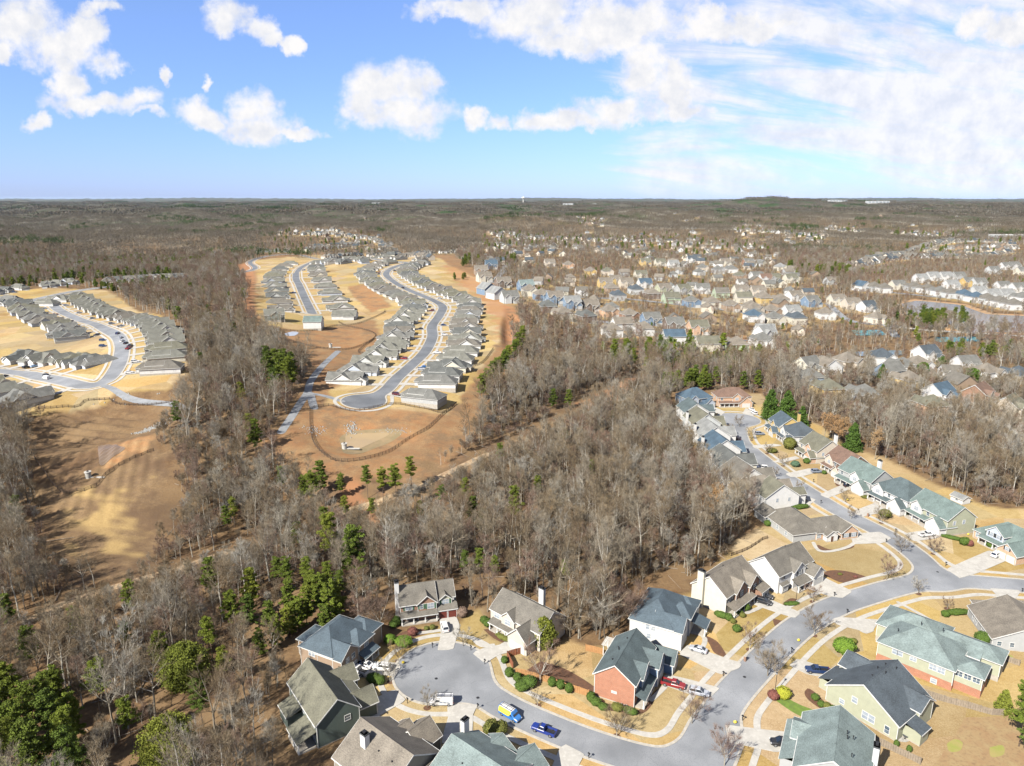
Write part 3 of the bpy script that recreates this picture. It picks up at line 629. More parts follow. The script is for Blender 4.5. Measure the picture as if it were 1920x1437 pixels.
M['pergola'] = M['trim']

def roof_gable(mb, tm, b, o, mt, ax):
    """b = x0,y0,x1,y1,eave,pitch ; ridge along ax"""
    x0, y0, x1, y1, e, p = b
    if ax == 'y': tr = lambda u, v, z: (v, u, z); u0, u1, v0, v1 = y0, y1, x0, x1
    else: tr = lambda u, v, z: (u, v, z); u0, u1, v0, v1 = x0, x1, y0, y1
    vc = (v0 + v1) / 2; r = e + p * (vc - v0); t = .2; a, c = u0 - o, u1 + o; ez = e - p * o
    L, Rr = v0 - o, v1 + o
    for (va, za, vb, zb) in ((L, ez, vc, r), (Rr, ez, vc, r)):
        pts = [tr(a, va, za - t), tr(c, va, za - t), tr(c, vb, zb - t), tr(a, vb, zb - t), tr(a, va, za), tr(c, va, za), tr(c, vb, zb), tr(a, vb, zb)]
        mb.hexa(pts, mt)
    if tm is not None:
        for (va, za) in ((L, ez), (Rr, ez)):
            for (uu, du) in ((a, -.05), (c, .05)):
                A, B = min(uu, uu + du), max(uu, uu + du); k = .27
                tm.hexa([tr(A, va, za - k), tr(B, va, za - k), tr(B, vc, r - k), tr(A, vc, r - k), tr(A, va, za + .02), tr(B, va, za + .02), tr(B, vc, r + .02), tr(A, vc, r + .02)], M['trim'])
            s = -1 if va < vc else 1; g0, g1 = sorted((va + s * .003, va + s * .12))
            q = [tr(a, g0, za - t - .02), tr(c, g0, za - t - .02), tr(c, g1, za - t - .02), tr(a, g1, za - t - .02), tr(a, g0, za - .02), tr(c, g0, za - .02), tr(c, g1, za - .02), tr(a, g1, za - .02)]
            tm.hexa(q, M['trim'])
        tm.hexa([tr(a, vc - .12, r - .03), tr(c, vc - .12, r - .03), tr(c, vc + .12, r - .03), tr(a, vc + .12, r - .03), tr(a, vc - .06, r + .05), tr(c, vc - .06, r + .05), tr(c, vc + .06, r + .05), tr(a, vc + .06, r + .05)], mt)
def roof_hip(mb, tm, b, o, mt):
    x0, y0, x1, y1, e, p = b; x0 -= o; x1 += o; y0 -= o; y1 += o; z = e - p * o + .02
    w, d = x1 - x0, y1 - y0
    if w >= d: A, B = (x0 + d / 2, (y0 + y1) / 2), (x1 - d / 2, (y0 + y1) / 2); h = z + p * d / 2
    else: A, B = ((x0 + x1) / 2, y0 + w / 2), ((x0 + x1) / 2, y1 - w / 2); h = z + p * w / 2
    c = [(x0, y0, z), (x1, y0, z), (x1, y1, z), (x0, y1, z)]; a, bb = (*A, h), (*B, h)
    if w >= d: mb.poly([c[0], c[1], bb, a], mt); mb.poly([c[1], c[2], bb], mt); mb.poly([c[2], c[3], a, bb], mt); mb.poly([c[3], c[0], a], mt)
    else: mb.poly([c[0], c[1], a], mt); mb.poly([c[1], c[2], bb, a], mt); mb.poly([c[2], c[3], bb], mt); mb.poly([c[3], c[0], a, bb], mt)
    mb.poly([(x0, y0, z - .2), (x0, y1, z - .2), (x1, y1, z - .2), (x1, y0, z - .2)], mt)
    for i in range(4):
        q, r_ = c[i], c[(i + 1) % 4]; mb.poly([(q[0], q[1], z - .2), (r_[0], r_[1], z - .2), r_, q], mt)
    if tm is not None:
        k = .1
        tm.box(x0 - k, y0 - k, z - .2, x1 + k, y0 - .003, z - .03, M['trim']); tm.box(x0 - k, y1 + .003, z - .2, x1 + k, y1 + k, z - .03, M['trim'])
        tm.box(x0 - k, y0, z - .2, x0 - .003, y1, z - .03, M['trim']); tm.box(x1 + .003, y0, z - .2, x1 + k, y1, z - .03, M['trim'])
def roof_shed(mb, tm, b, o, mt, side):
    """slope falling towards side S,E,N,W; eave = low edge height, p = rise over run"""
    x0, y0, x1, y1, e, p = b; t = .18
    if side in 'SN': run = y1 - y0
    else: run = x1 - x0
    def z(x, y):
        f = {'S': (y - y0), 'N': (y1 - y), 'W': (x - x0), 'E': (x1 - x)}[side]; return e + p * f
    X0, X1, Y0, Y1 = x0 - o, x1 + o, y0 - o, y1 + o
    if side == 'S': Y1 = y1
    if side == 'N': Y0 = y0
    if side == 'W': X1 = x1
    if side == 'E': X0 = x0
    c = [(X0, Y0), (X1, Y0), (X1, Y1), (X0, Y1)]
    mb.hexa([(x, y, z(x, y) - t) for x, y in c] + [(x, y, z(x, y)) for x, y in c], mt)
    if tm is not None:
        k = .08; e1 = {'S': ((X0, Y0 - k), (X1, Y0 - k), (X1, Y0 - .003), (X0, Y0 - .003)), 'N': ((X0, Y1 + .003), (X1, Y1 + .003), (X1, Y1 + k), (X0, Y1 + k)), 'W': ((X0 - k, Y0), (X0 - .003, Y0), (X0 - .003, Y1), (X0 - k, Y1)), 'E': ((X1 + .003, Y0), (X1 + k, Y0), (X1 + k, Y1), (X1 + .003, Y1))}[side]
        zz = e - p * o; tm.hexa([(x, y, zz - t - .05) for x, y in e1] + [(x, y, zz - .01) for x, y in e1], M['trim'])
def window_mesh(w, h, glass='glass', shut=None):
    key = f'win{w}{h}{glass}{shut}'
    if key in M: return M[key]
    f = MB(); t = .11; T = M['trim']
    f.box(-w / 2 - t, -.07, -h / 2 - t, w / 2 + t, .05, -h / 2, T); f.box(-w / 2 - t, -.07, h / 2, w / 2 + t, .05, h / 2 + t, T)
    f.box(-w / 2 - t, -.07, -h / 2, -w / 2, .05, h / 2, T); f.box(w / 2, -.07, -h / 2, w / 2 + t, .05, h / 2, T)
    f.box(-w / 2, -.05, -.03, w / 2, .04, .03, T)
    n = max(1, round(w / .9))
    for i in range(1, n): x = -w / 2 + w * i / n; f.box(x - .04, -.06, -h / 2, x + .04, .04, -.03, T); f.box(x - .04, -.06, .03, x + .04, .04, h / 2, T)
    if shut:
        for s in (-1, 1): a, b = sorted((s * (w / 2 + t + .01), s * (w / 2 + t + .46))); f.box(a, -.05, -h / 2 - .05, b, .04, h / 2 + .05, M[shut])
    g = MB(); g.poly([(-w / 2, -.02, -h / 2), (w / 2, -.02, -h / 2), (w / 2, -.02, h / 2), (-w / 2, -.02, h / 2)], M[glass])
    M[key] = (f.mesh('window'), g.mesh('pane')); return M[key]
def garage_mesh(w, h, col):
    key = f'gar{w}{h}{col}'
    if key in M: return M[key]
    f = MB(); T = M['trim']; n = 4
    f.box(-w / 2 - .14, -.08, 0, -w / 2, .04, h + .14, T); f.box(w / 2, -.08, 0, w / 2 + .14, .04, h + .14, T); f.box(-w / 2, -.08, h, w / 2, .04, h + .14, T)
    for i in range(n): f.box(-w / 2 + .002, -.03, i * h / n + .02, w / 2 - .002, .03, (i + 1) * h / n - .02, M[col])
    f.box(-w / 2 + .002, 0, .001, w / 2 - .002, .03, h - .001, M[col])
    M[key] = f.mesh('garage_door'); return M[key]
def door_mesh(col=(.10, .05, .03)):
    if 'doorm' in M: return M['doorm']
    f = MB(); k = mat('front_door_paint', col); f.box(-.5, -.05, 0, .5, .03, 2.1, k)
    for s in (-1, 1): f.box(min(s * .5, s * .62), -.07, 0, max(s * .5, s * .62), .04, 2.2, M['trim'])
    f.box(-.5, -.07, 2.1, .5, .04, 2.2, M['trim']); M['doorm'] = f.mesh('front_door'); return M['doorm']
FACE = {'S': (0, lambda u, p: (u, p)), 'N': (math.pi, lambda u, p: (u, p)), 'E': (math.pi / 2, lambda u, p: (p, u)), 'W': (-math.pi / 2, lambda u, p: (p, u))}
def house_meshes(spec):
    """walls, roof, trim as meshes plus a placing list for windows, doors and posts"""
    W, Rf, T = MB(), MB(), MB(); detail = spec.get('detail', True); o = spec.get('over', .4); rm = roofm(spec['roof']); posts = []; fl = MB()
    for i, bl in enumerate(spec['blocks']):
        x0, y0, x1, y1, e, kind, p = bl[:7]; wk = bl[7] if len(bl) > 7 and bl[7] else spec['wall']; wm = wallm(wk); dn = bl[8] if len(bl) > 8 else -2.2
        j = .011 * i; a0, b0, a1, b1 = x0 + j, y0 + j, x1 - j, y1 - j
        rk = roofm(bl[9]) if len(bl) > 9 else rm
        if kind != 'porch' and not kind.startswith('open'):
            W.box(a0, b0, dn, a1, b1, e, wm, skip='tb' if kind not in ('flat',) else 'b')
            W.box(a0 - .03, b0 - .03, dn, a1 + .03, b1 + .03, .25, M['stone'], skip='tb')
        if kind == 'gx':
            r = e + p * (y1 - y0) / 2 - .1
            for x in (a0, a1): W.poly([(x, b0, e - .002), (x, b1, e - .002), (x, (y0 + y1) / 2, r)][::(1 if x == a1 else -1)], wm)
            roof_gable(Rf, T if detail else None, (x0, y0, x1, y1, e + .05, p), o, rk, 'x')
        elif kind == 'gy':
            r = e + p * (x1 - x0) / 2 - .1
            for y in (b0, b1): W.poly([(a0, y, e - .002), (a1, y, e - .002), ((x0 + x1) / 2, y, r)][::(1 if y == b0 else -1)], wm)
            roof_gable(Rf, T if detail else None, (x0, y0, x1, y1, e + .05, p), o, rk, 'y')
        elif kind == 'hip': roof_hip(Rf, T if detail else None, (x0, y0, x1, y1, e + .02, p), o, rk)
        elif kind[:4] == 'shed': roof_shed(Rf, T if detail else None, (x0, y0, x1, y1, e, p), o * .6, rk, kind[4])
        elif kind[:4] == 'open':          # porch: roof on posts above a floor
            roof_shed(Rf, T if detail else None, (x0, y0, x1, y1, e, p), o * .6, rk, kind[4])
            fl.box(a0 - .001, b0 - .001, -1.0, a1 + .001, b1 + .001, .38, M['stone'])
            s = kind[4]; n = max(2, int(round((x1 - x0 if s in 'SN' else y1 - y0) / 3.0)) + 1)
            for q in range(n):
                t = .15 + (1 - .0) * q / (n - 1) * ((x1 - x0 if s in 'SN' else y1 - y0) - .3)
                posts.append({'S': (x0 + t, y0 + .2), 'N': (x0 + t, y1 - .2), 'W': (x0 + .2, y0 + t), 'E': (x1 - .2, y0 + t)}[s] + (e - .15,))
        if detail and kind in ('gx', 'gy', 'hip'):
            for (x, y) in ((a0, b0), (a1, b0), (a0, b1), (a1, b1)): T.box(x - .07 - .0007 * i, y - .07 - .0007 * i, .3, x + .07 + .0007 * i, y + .07 + .0007 * i, e - .22, M['trim'])
    for q in spec.get('base', ()): W.box(*q[:6], wallm(q[6]), skip='b')
    return W.mesh('house_wall'), Rf.mesh('house_roof'), (T.mesh('white_trim') if T.v else None), (fl.mesh('porch_floor') if fl.v else None), posts
def post_mesh(h):
    k = f'post{h:.2f}'
    if k not in M: b = MB(); b.box(-.13, -.13, .3, .13, .13, h, M['trim']); b.box(-.2, -.2, .3, .2, .2, 1.0, M['trim']); M[k] = b.mesh('porch_post')
    return M[k]
def chimney_mesh(w, d, z0, z1, mt):
    b = MB(); b.box(-w / 2, -d / 2, z0, w / 2, d / 2, z1, mt); b.box(-w / 2 - .08, -d / 2 - .08, z1 - .3, w / 2 + .08, d / 2 + .08, z1 + .0, M['greycap']); b.box(-w / 4, -d / 4, z1, w / 4, d / 4, z1 + .35, M['black']); return b.mesh('chimney')
M['greycap'] = mat('dark_chimney_cap', (.07, .075, .08))
HOUSE_POS = []
def build_house(name, label, spec, x, y, rz, z=None, group=None, cat='house', cx=None):
    z = tz(x, y) if z is None else z
    key = id(spec)
    if '_m' not in spec: spec['_m'] = house_meshes(spec)
    wm, rm, tm, fm, posts = spec['_m']
    t = thing(name, label, cat, (x, y, z + spec.get('lift', 0)), rz, group)
    link('wall', wm, t); ro = link('roof', rm, t)
    if tm: link('trim', tm, t)
    if fm: link('porch_floor', fm, t)
    for (px, py, h) in posts: link('porch_post', post_mesh(round(h, 2)), t, (px, py, 0))
    for wn in spec.get('win', ()):
        f, u, p, zz, w, h = wn[:6]; gl = wn[6] if len(wn) > 6 and wn[6] else 'glass'; sh = wn[7] if len(wn) > 7 else None
        a, b = window_mesh(w, h, gl, sh); rzz, fn = FACE[f]; s = {'S': (0, -.012), 'N': (0, .012), 'E': (.012, 0), 'W': (-.012, 0)}[f]; q = fn(u, p)
        wo = link('window', a, t, (q[0] + s[0], q[1] + s[1], zz), rzz); 
        if spec.get('panes', True): link('pane', b, wo)
        else: pass
    for g in spec.get('garage', ()):
        f, u, p, zz, w, h, c = g; rzz, fn = FACE[f]; q = fn(u, p); s = {'S': (0, -.014), 'N': (0, .014), 'E': (.014, 0), 'W': (-.014, 0)}[f]; link('garage_door', garage_mesh(w, h, c), t, (q[0] + s[0], q[1] + s[1], zz), rzz)
    for dr in spec.get('door', ()):
        f, u, p, zz = dr; rzz, fn = FACE[f]; q = fn(u, p); s = {'S': (0, -.014), 'N': (0, .014), 'E': (.014, 0), 'W': (-.014, 0)}[f]; link('front_door', door_mesh(), t, (q[0] + s[0], q[1] + s[1], zz), rzz)
    for c in spec.get('chimney', ()):
        cxx, cyy, w, d, z0, z1, mt = c; link('chimney', chimney_mesh(w, d, z0, z1, wallm(mt)), ro if z0 > 3 else t, (cxx, cyy, 0))
    if spec.get('vents'):
        for (vx, vy, vz) in spec['vents']:
            if 'ventm' not in M: b = MB(); b.tube((0, 0, -.3), (0, 0, .45), .09, .09, 6, M['black']); b.box(-.14, -.14, .4, .14, .14, .48, M['black']); M['ventm'] = b.mesh('vent_pipe')
            link('vent_pipe', M['ventm'], ro, (vx, vy, vz))
    bx = [b[0] for b in spec['blocks']] + [b[2] for b in spec['blocks']]; by = [b[1] for b in spec['blocks']] + [b[3] for b in spec['blocks']]
    mx, my = (min(bx) + max(bx)) / 2, (min(by) + max(by)) / 2; c, s = math.cos(rz), math.sin(rz)
    HOUSE_POS.append((x + mx * c - my * s, y + mx * s + my * c, math.hypot(max(bx) - min(bx), max(by) - min(by)) / 2 + spec.get('clear', 3.0)))
    return t
def at_px(px, py, z=0): return G(px, py, z)
def row(f, us, p, z, w, h, g=None, s=None): return [(f, u, p, z, w, h, g, s) for u in us]

def near_house(label, px, py, hz, hd, spec, group=None):
    x, y = G(px, py, hz); return build_house('house', label, spec, x, y, R(hd), z=tz(x, y))
# H1 brown brick front, green shutters
near_house('house with brown brick front, green shutters and tall white side chimney above the turnaround', 753.5, 1176, 0, 15, dict(roof='taupe', wall='sage', blocks=[
    (0, 2, 10, 11, 5.6, 'gx', .78, 'brickd'), (9.6, 3.4, 15.4, 10.98, 5.6, 'gx', .8, 'sage'), (4.8, 1.5, 10.0, 6, 5.62, 'gy', .85, 'brickd'), (10.9, 2.6, 14.6, 6, 5.3, 'gy', .8, 'sage'),
    (10.05, 1.0, 15.8, 4.0, 2.9, 'shedS', .5, 'brickd'), (0, 0, 10, 2, 2.75, 'openS', .32)],
    win=row('S', [2.3], 2, 4.4, 1.9, 1.5, 'glassl', 'shut_g') + row('S', [5.8], 1.5, 4.5, .8, 1.3, 'glass', 'shut_g') + row('S', [8.4], 1.5, 4.4, 1.8, 1.6, 'glassl', 'shut_g') + row('S', [12.75], 2.6, 4.3, 1.9, 1.5, 'glassl', 'shut_g') + row('S', [2.5, 8.2], 2.02, 1.5, 1.8, 1.5) + row('W', [5, 9], 0, 4.3, .9, 1.4),
    garage=[('S', 11.7, 1.0, 0, 2.3, 2.3, 'garage_r'), ('S', 14.4, 1.0, 0, 2.3, 2.3, 'garage_r')], door=[('S', 5.2, 2.02, .38)], chimney=[(-.5, 5.5, 1.1, 1.7, -2, 11.2, 'white')]))
# H2 beige with dormer and garage wing
near_house('beige house with taupe roof and white rear chimney, right of the turnaround', 921, 1174, 0, -42, dict(roof='taupe', wall='beige', blocks=[
    (0, 0, 17.5, 10.5, 5.7, 'gx', .72), (4.6, -.6, 9.0, 5, 5.72, 'gy', .85), (9.8, -3.8, 16.2, 3.6, 3.9, 'gy', .95), (1.0, -1.9, 9.8, 0, 2.7, 'openS', .35), (11.4, -3.2, 14.2, 1.5, 5.2, 'gy', .8)],
    win=row('S', [2.2], 0, 4.3, 1.9, 1.5, 'glassl') + row('S', [6.8], -.6, 4.3, 1.9, 1.5, 'glassl') + row('S', [3, 7], 0, 1.6, 1.7, 1.4) + row('S', [12.8], -3.2, 4.9, 1.3, 1.0, 'glassl') + row('W', [3, 7], 0, 4.2, 1, 1.4) + row('W', [3, 7], 0, 1.6, 1, 1.4),
    garage=[('S', 13.0, -3.8, 0, 4.9, 2.3, 'garage_w')], chimney=[(9.2, 10.9, 1.7, 1.0, -2, 10.8, 'white')], vents=[(5, 7.5, 8.2)]))
# H3 tan walls, blue-grey hips
near_house('tan-sided house with dark blue-grey hipped roof left of the turnaround', 566, 1247, 0, -27, dict(roof='slateblue', wall='tan', blocks=[
    (0, 0, 10.4, 15, 5.9, 'hip', .75), (5.5, -.02, 13.2, 6.4, 5.6, 'gx', .75), (7, 7.0, 13.0, 12.6, 5.7, 'hip', .75), (4.5, 11.5, 12, 17.5, 5.5, 'hip', .7), (-3.6, 3, .4, 9.5, 4.9, 'hip', .5), (12.6, 6.6, 15.3, 12, 2.7, 'openE', .35)],
    win=row('S', [3.2, 4.3], 0, 4.6, .85, 1.5, 'glassl') + row('S', [4.6], 0, 1.7, .85, 1.4) + row('E', [2.2, 4.4], 13.2, 4.2, 1.2, 1.4) + row('E', [9.8], 13.0, 4.3, 1.6, 1.4, 'glassl') + row('W', [5, 11], 0, 4.2, 1, 1.4),
    garage=[('E', 3.2, 13.2, 0, 4.8, 2.3, 'garage_w')], vents=[(6.5, 11, 8.6), (4, 9, 8.5)]))
# H4 dark green two-storey
near_house('dark green two-storey house with tree shadows on its olive roof, lower left of the turnaround', 593, 1359, 6.2, 36, dict(roof='olive', wall='green', blocks=[
    (0, 0, 9.8, 17, 6.3, 'gy', .85, None, -3), (5.5, 10.6, 14.0, 16, 5.2, 'gx', .9), (8.6, 2.2, 15.0, 7.6, 3.9, 'gx', .9), (9.4, 5, 12.6, 12.5, 5.1, 'shedE', .35), (-3.4, 9, .2, 14.5, 3.4, 'shedW', .35), (-4.2, .5, .0, 6.5, 3.0, 'openW', .3)],
    win=row('S', [7.0], 0, 4.6, 1.3, 1.3, 'glass') + row('W', [2, 5, 8, 11, 14.5], 0, 4.7, 1.1, 1.5, 'glassl') + row('W', [2, 5, 8], 0, 1.6, 1.2, 1.5, 'glassl') + row('E', [13.3], 14, 3.6, 1.5, 1.4, 'glassl'),
    garage=[('E', 4.9, 15.0, 0, 4.4, 2.3, 'garage_w'), ('E', 13.3, 14.0, 0, 4.6, 2.3, 'garage_w')], vents=[(4, 3, 9.2), (4.2, 9, 9.2), (3.6, 13, 8.9)]))
# H5 tan roof at the bottom
near_house('house at the bottom edge with a broad taupe roof and a white box chimney', 626.5, 1417, 6, -40, dict(roof='tan', wall='taupe', blocks=[
    (0, 0, 15.5, 14.5, 5.8, 'gx', .62, None, -3), (4.2, 13.5, 11.0, 19.0, 4.6, 'gy', .8), (13.5, 6, 19.2, 19.5, 3.6, 'gy', .85), (2.2, 8, 6.2, 16.2, 5.2, 'gy', .7)],
    win=row('W', [3, 6, 9], 0, 4.6, 1.2, 1.6, 'glassl') + row('S', [4, 9], 0, 4.6, 1.4, 1.5), garage=[('N', 16.3, 19.5, 0, 4.6, 2.3, 'garage_w')],
    chimney=[(4.8, 4.2, 1.5, 1.2, 4.0, 11.4, 'white')], vents=[(8.5, 4.6, 8.5), (12.6, 4.5, 8.5), (12.9, 2.0, 7.0)]))
# H6 teal roof at the bottom
near_house('house at the bottom edge with a pale sea-green roof and white chimney', 800, 1450, 5.5, -40, dict(roof='teal', wall='bluehouse', blocks=[
    (0, 0, 14, 15, 5.4, 'gx', .55), (8.8, 9, 15.6, 18.4, 3.9, 'gy', .85), (1.5, 12, 8.5, 16.8, 4.2, 'gy', .6)],
    win=row('E', [4, 9], 14, 3.8, 1.3, 1.4), chimney=[(-.5, 11.5, 1.0, 1.5, -2, 10.6, 'white')], vents=[(5.5, 4.4, 7.6), (11.2, 4.6, 7.8), (11.7, 3.9, 7.5)]))
# H7 brick gable
near_house('house with a red brick gable wall and dark green-grey roof on the street corner', 1114, 1304, 0, -27, dict(roof='teald', wall='brick', blocks=[
    (0, 0, 9.8, 16.0, 6.4, 'gy', .74), (4.5, 3.4, 10.6, 8.8, 6.1, 'gx', .8, 'bluehouse'), (5.2, 9.6, 12.6, 15.2, 5.6, 'gx', .85, 'bluehouse'), (9.0, 15.6, 14.8, 20.6, 3.4, 'gx', .9, 'bluehouse'), (9.8, .4, 12.2, 9.4, 2.8, 'openE', .35)],
    win=row('E', [1.8, 6.1], 9.82, 4.7, 1.2, 1.5) + row('E', [6.1], 10.6, 4.6, 1.6, 1.4, 'glassl') + row('E', [12.4], 12.6, 4.4, 1.6, 1.4) + row('S', [4.9], 0, 2.6, 1.15, .42, 'glassl'),
    garage=[('E', 12.4, 12.6, 0, 4.6, 2.3, 'garage_w'), ('E', 18.1, 14.8, 0, 3.2, 2.3, 'garage_w')], vents=[(3.2, 3, 8.8), (3.4, 7.2, 9), (3.0, 8.1, 8.8), (3.9, 12, 9.2)]))
# H8 white with blue-grey hip
near_house('white-walled house with blue-grey hipped roof beside the brick-gabled house', 1180, 1194, 0, -28, dict(roof='slateblue', wall='white', blocks=[
    (0, 0, 11.5, 17, 6.0, 'hip', .72), (6.4, -.02, 14.0, 6.2, 5.8, 'gx', .78), (8.0, 7.6, 14.2, 13.4, 5.8, 'hip', .78), (5, 12.6, 14.2, 18.6, 5.2, 'hip', .6), (-1, 15.8, 4.4, 21.5, 3.3, 'shedN', .3), (14.2, 9.2, 18.2, 13.8, 2.8, 'openE', .3)],
    win=row('S', [4.9, 6.4], 0, 4.6, .9, 1.5, 'glassl') + row('S', [5.3], 0, 1.9, 1.1, 1.4, 'glassl') + row('E', [3.1], 14.0, 4.8, 1.6, 1.4) + row('E', [10.5], 14.2, 4.6, 1.6, 1.4, 'glassl'),
    garage=[('E', 3.1, 14.0, 0, 4.9, 2.3, 'garage_w')], vents=[(2.2, 6, 7.6), (3.6, 11, 8.3), (9, 3.6, 7.6)]))
# H9 cream gable, long chimney
near_house('cream-sided gabled house with a full-height side chimney and taupe roof', 1296, 1127, 0, -46, dict(roof='tan', wall='cream', blocks=[
    (0, 0, 11.0, 17.5, 6.1, 'gy', .78), (5.6, 4.2, 11.8, 10.4, 6.0, 'gx', .82, 'brickd'), (5.6, 10.8, 12.4, 16.6, 5.8, 'gx', .85, 'brickd'), (11.0, .3, 13.8, 12.0, 2.9, 'openE', .33), (10.6, 14.2, 14.6, 19, 3.2, 'shedE', .45, 'brickd')],
    win=row('E', [2.0], 11.02, 4.7, 1.3, 1.5, None, 'shut_k') + row('E', [7.3], 11.8, 4.7, 1.4, 1.5, None, 'shut_k') + row('E', [13.7], 12.4, 4.5, 1.5, 1.4, None, 'shut_k'),
    garage=[('E', 16.6, 14.6, 0, 3.6, 2.3, 'garage_w')], chimney=[(3.1, -.55, 2.0, 1.1, -2, 11.6, 'cream')], vents=[(4.4, 9, 9.6)]))
# H10 white gable
near_house('pale white-blue gabled house with taupe roof, between the cream house and the long ranch', 1402, 1086, 0, -55, dict(roof='taupe', wall='white', blocks=[
    (0, 0, 10.6, 17, 6.1, 'gy', .76), (5.4, 6.2, 11.6, 11.8, 5.9, 'gx', .85), (6.4, 12.2, 14.4, 17.6, 4.0, 'gx', .85), (11.6, 5.4, 14.2, 11.4, 2.8, 'openE', .33), (10.55, .8, 11.5, 4.0, 2.9, 'shedE', .5)],
    win=row('E', [2.4], 10.62, 4.7, 1.4, 1.4) + row('E', [9.0], 11.6, 4.7, 1.6, 1.4, None, 'shut_k') + row('E', [2.4], 11.5, 1.6, 2.4, 1.7, 'glassl'),
    garage=[('E', 14.9, 14.4, 0, 4.4, 2.3, 'garage_w')], vents=[(4.0, 12, 9.2)]))
# H11 ranch
near_house('long single-storey ranch house with taupe hipped roof and brick front beside a curved lawn', 1486, 1018, 0, 14, dict(roof='taupe', wall='taupe', blocks=[
    (0, 0, 13.5, 19, 3.2, 'hip', .62, 'grey'), (9, -.6, 24.5, 9.5, 3.0, 'hip', .62, 'brickt'), (17.5, -2.4, 24.2, 5, 2.9, 'gy', .75, 'brickt'), (-1, 15, 6, 22, 3.0, 'gy', .6, 'grey'), (11.5, -2.6, 15.8, .2, 2.7, 'gy', .7, 'white'), (18.6, 3.1, 21.6, 6.5, 5.0, 'hip', .5)],
    win=row('S', [19.4, 22.4], -2.4, 1.6, 1.7, 1.4, 'glassl', 'shut_k') + row('S', [9.8, 16.6], -.6, 1.6, 1.4, 1.4, 'glassl') + row('S', [20.1], 3.1, 4.6, 1.8, .6, 'glassl') + row('W', [4, 9, 14], 0, 1.7, 1.2, 1.4, 'glassl'),
    door=[('S', 13.6, -2.62, 0)], vents=[(6, 12, 5.6)]))
# right side: long house with pale sea-green roof
near_house('long house with pale sea-green hipped roof above sage walls and a red brick base', 1642, 1238, 0, -44, dict(roof='teal', wall='sage', lift=1.2, base=[(-.05, -.05, -4, 17.05, 13.4, .9, 'brick'), (16.3, 1.55, -4, 22.65, 8.1, .9, 'brick')], blocks=[
    (0, 0, 17.0, 13.5, 4.6, 'hip', .55, None, -4), (-3.0, 9.0, 12.0, 20.5, 4.2, 'hip', .5), (16.4, 1.6, 22.6, 8.2, 4.4, 'hip', .42), (8, 11.6, 24.4, 18.8, 4.1, 'hip', .45), (14.4, 9.8, 20.2, 12.4, 4.1, 'shedS', .3, 'white')],
    win=row('S', [4.0, 5.2], 0, 3.3, 1.1, 1.3, 'glassl') + row('S', [8.2], 0, 3.2, 1.4, 1.0, 'glassl') + row('S', [12.6, 14.4], 0, 3.1, 1.5, 1.4, 'glassl') + row('S', [17.8, 19.6, 21.4], 1.6, 3.2, 1.4, 1.3) + row('S', [13.2], -.03, -.4, 1.2, 1.2, 'glassl') + row('W', [3, 6], 0, 3, 1.2, 1.4),
    vents=[(6.5, 11.5, 7.0), (11.2, 13, 6.6), (3.0, 4.5, 6.8)]))
near_house('sage-green gabled house with dark blue-grey roof and long rear slope, right of the street', 1548, 1313, 0, -54, dict(roof='slate', wall='sage', blocks=[
    (0, 0, 16.5, 14.5, 4.4, 'gy', .62), (-3.6, 3, 2.4, 10.4, 2.7, 'shedW', .5), (-2.4, 9.6, 7, 16.6, 4.5, 'gx', .6), (10.6, 7.0, 17.6, 13.4, 5.2, 'gx', .6), (16.4, 2.6, 20.2, 6.4, 3.2, 'shedE', .3)],
    win=row('S', [6.6], 0, 4.3, 1.2, 1.4, 'glassl') + row('S', [3.8], 0, 2.1, 1.1, 1.1, 'glassl') + row('S', [9.3, 10.8], 0, 2.0, 1.3, 1.8, 'glassl') + row('S', [14.3], 0, 1.6, 1.0, 1.8),
    vents=[(8.9, 8, 9.3), (6.4, 9.4, 8.5), (7.0, 11.8, 8.7), (7.4, 5, 8.8), (9.4, 12, 9)]))
near_house('house at the bottom right with a broad pale sea-green gabled roof and grey chimney', 1488, 1450, 3.5, -28, dict(roof='teal', wall='grey', blocks=[
    (0, 0, 13.5, 17, 5.4, 'gy', .62), (-3.0, 3, 1.5, 15.5, 3.6, 'shedW', .5), (-1.5, 8.8, 6, 15, 5.0, 'gx', .5)],
    win=row('S', [5, 9], 0, 4, 1.3, 1.4), chimney=[(14.1, 9.2, 1.1, 1.7, -2, 9.0, 'pale')], vents=[(8.6, 9.9, 9.1), (9.8, 9.4, 8.7), (8.7, 8.4, 9.1), (9.8, 4, 8.7)]))
near_house('grey-sided house with a broad brown-taupe roof at the right edge', 1858, 1216, 0, -12, dict(roof='tan', wall='grey', blocks=[
    (0, 0, 18, 15.5, 3.2, 'gy', .5), (2, 12, 9.5, 19, 3.3, 'hip', .65), (9.6, 12, 20, 21, 3.3, 'hip', .6)],
    win=row('S', [1.7, 4.7, 8.2], 0, 1.7, 1.0, 1.2, 'glass') + row('W', [4, 6, 10, 12], 0, 1.6, .9, 1.6, 'glassl')))
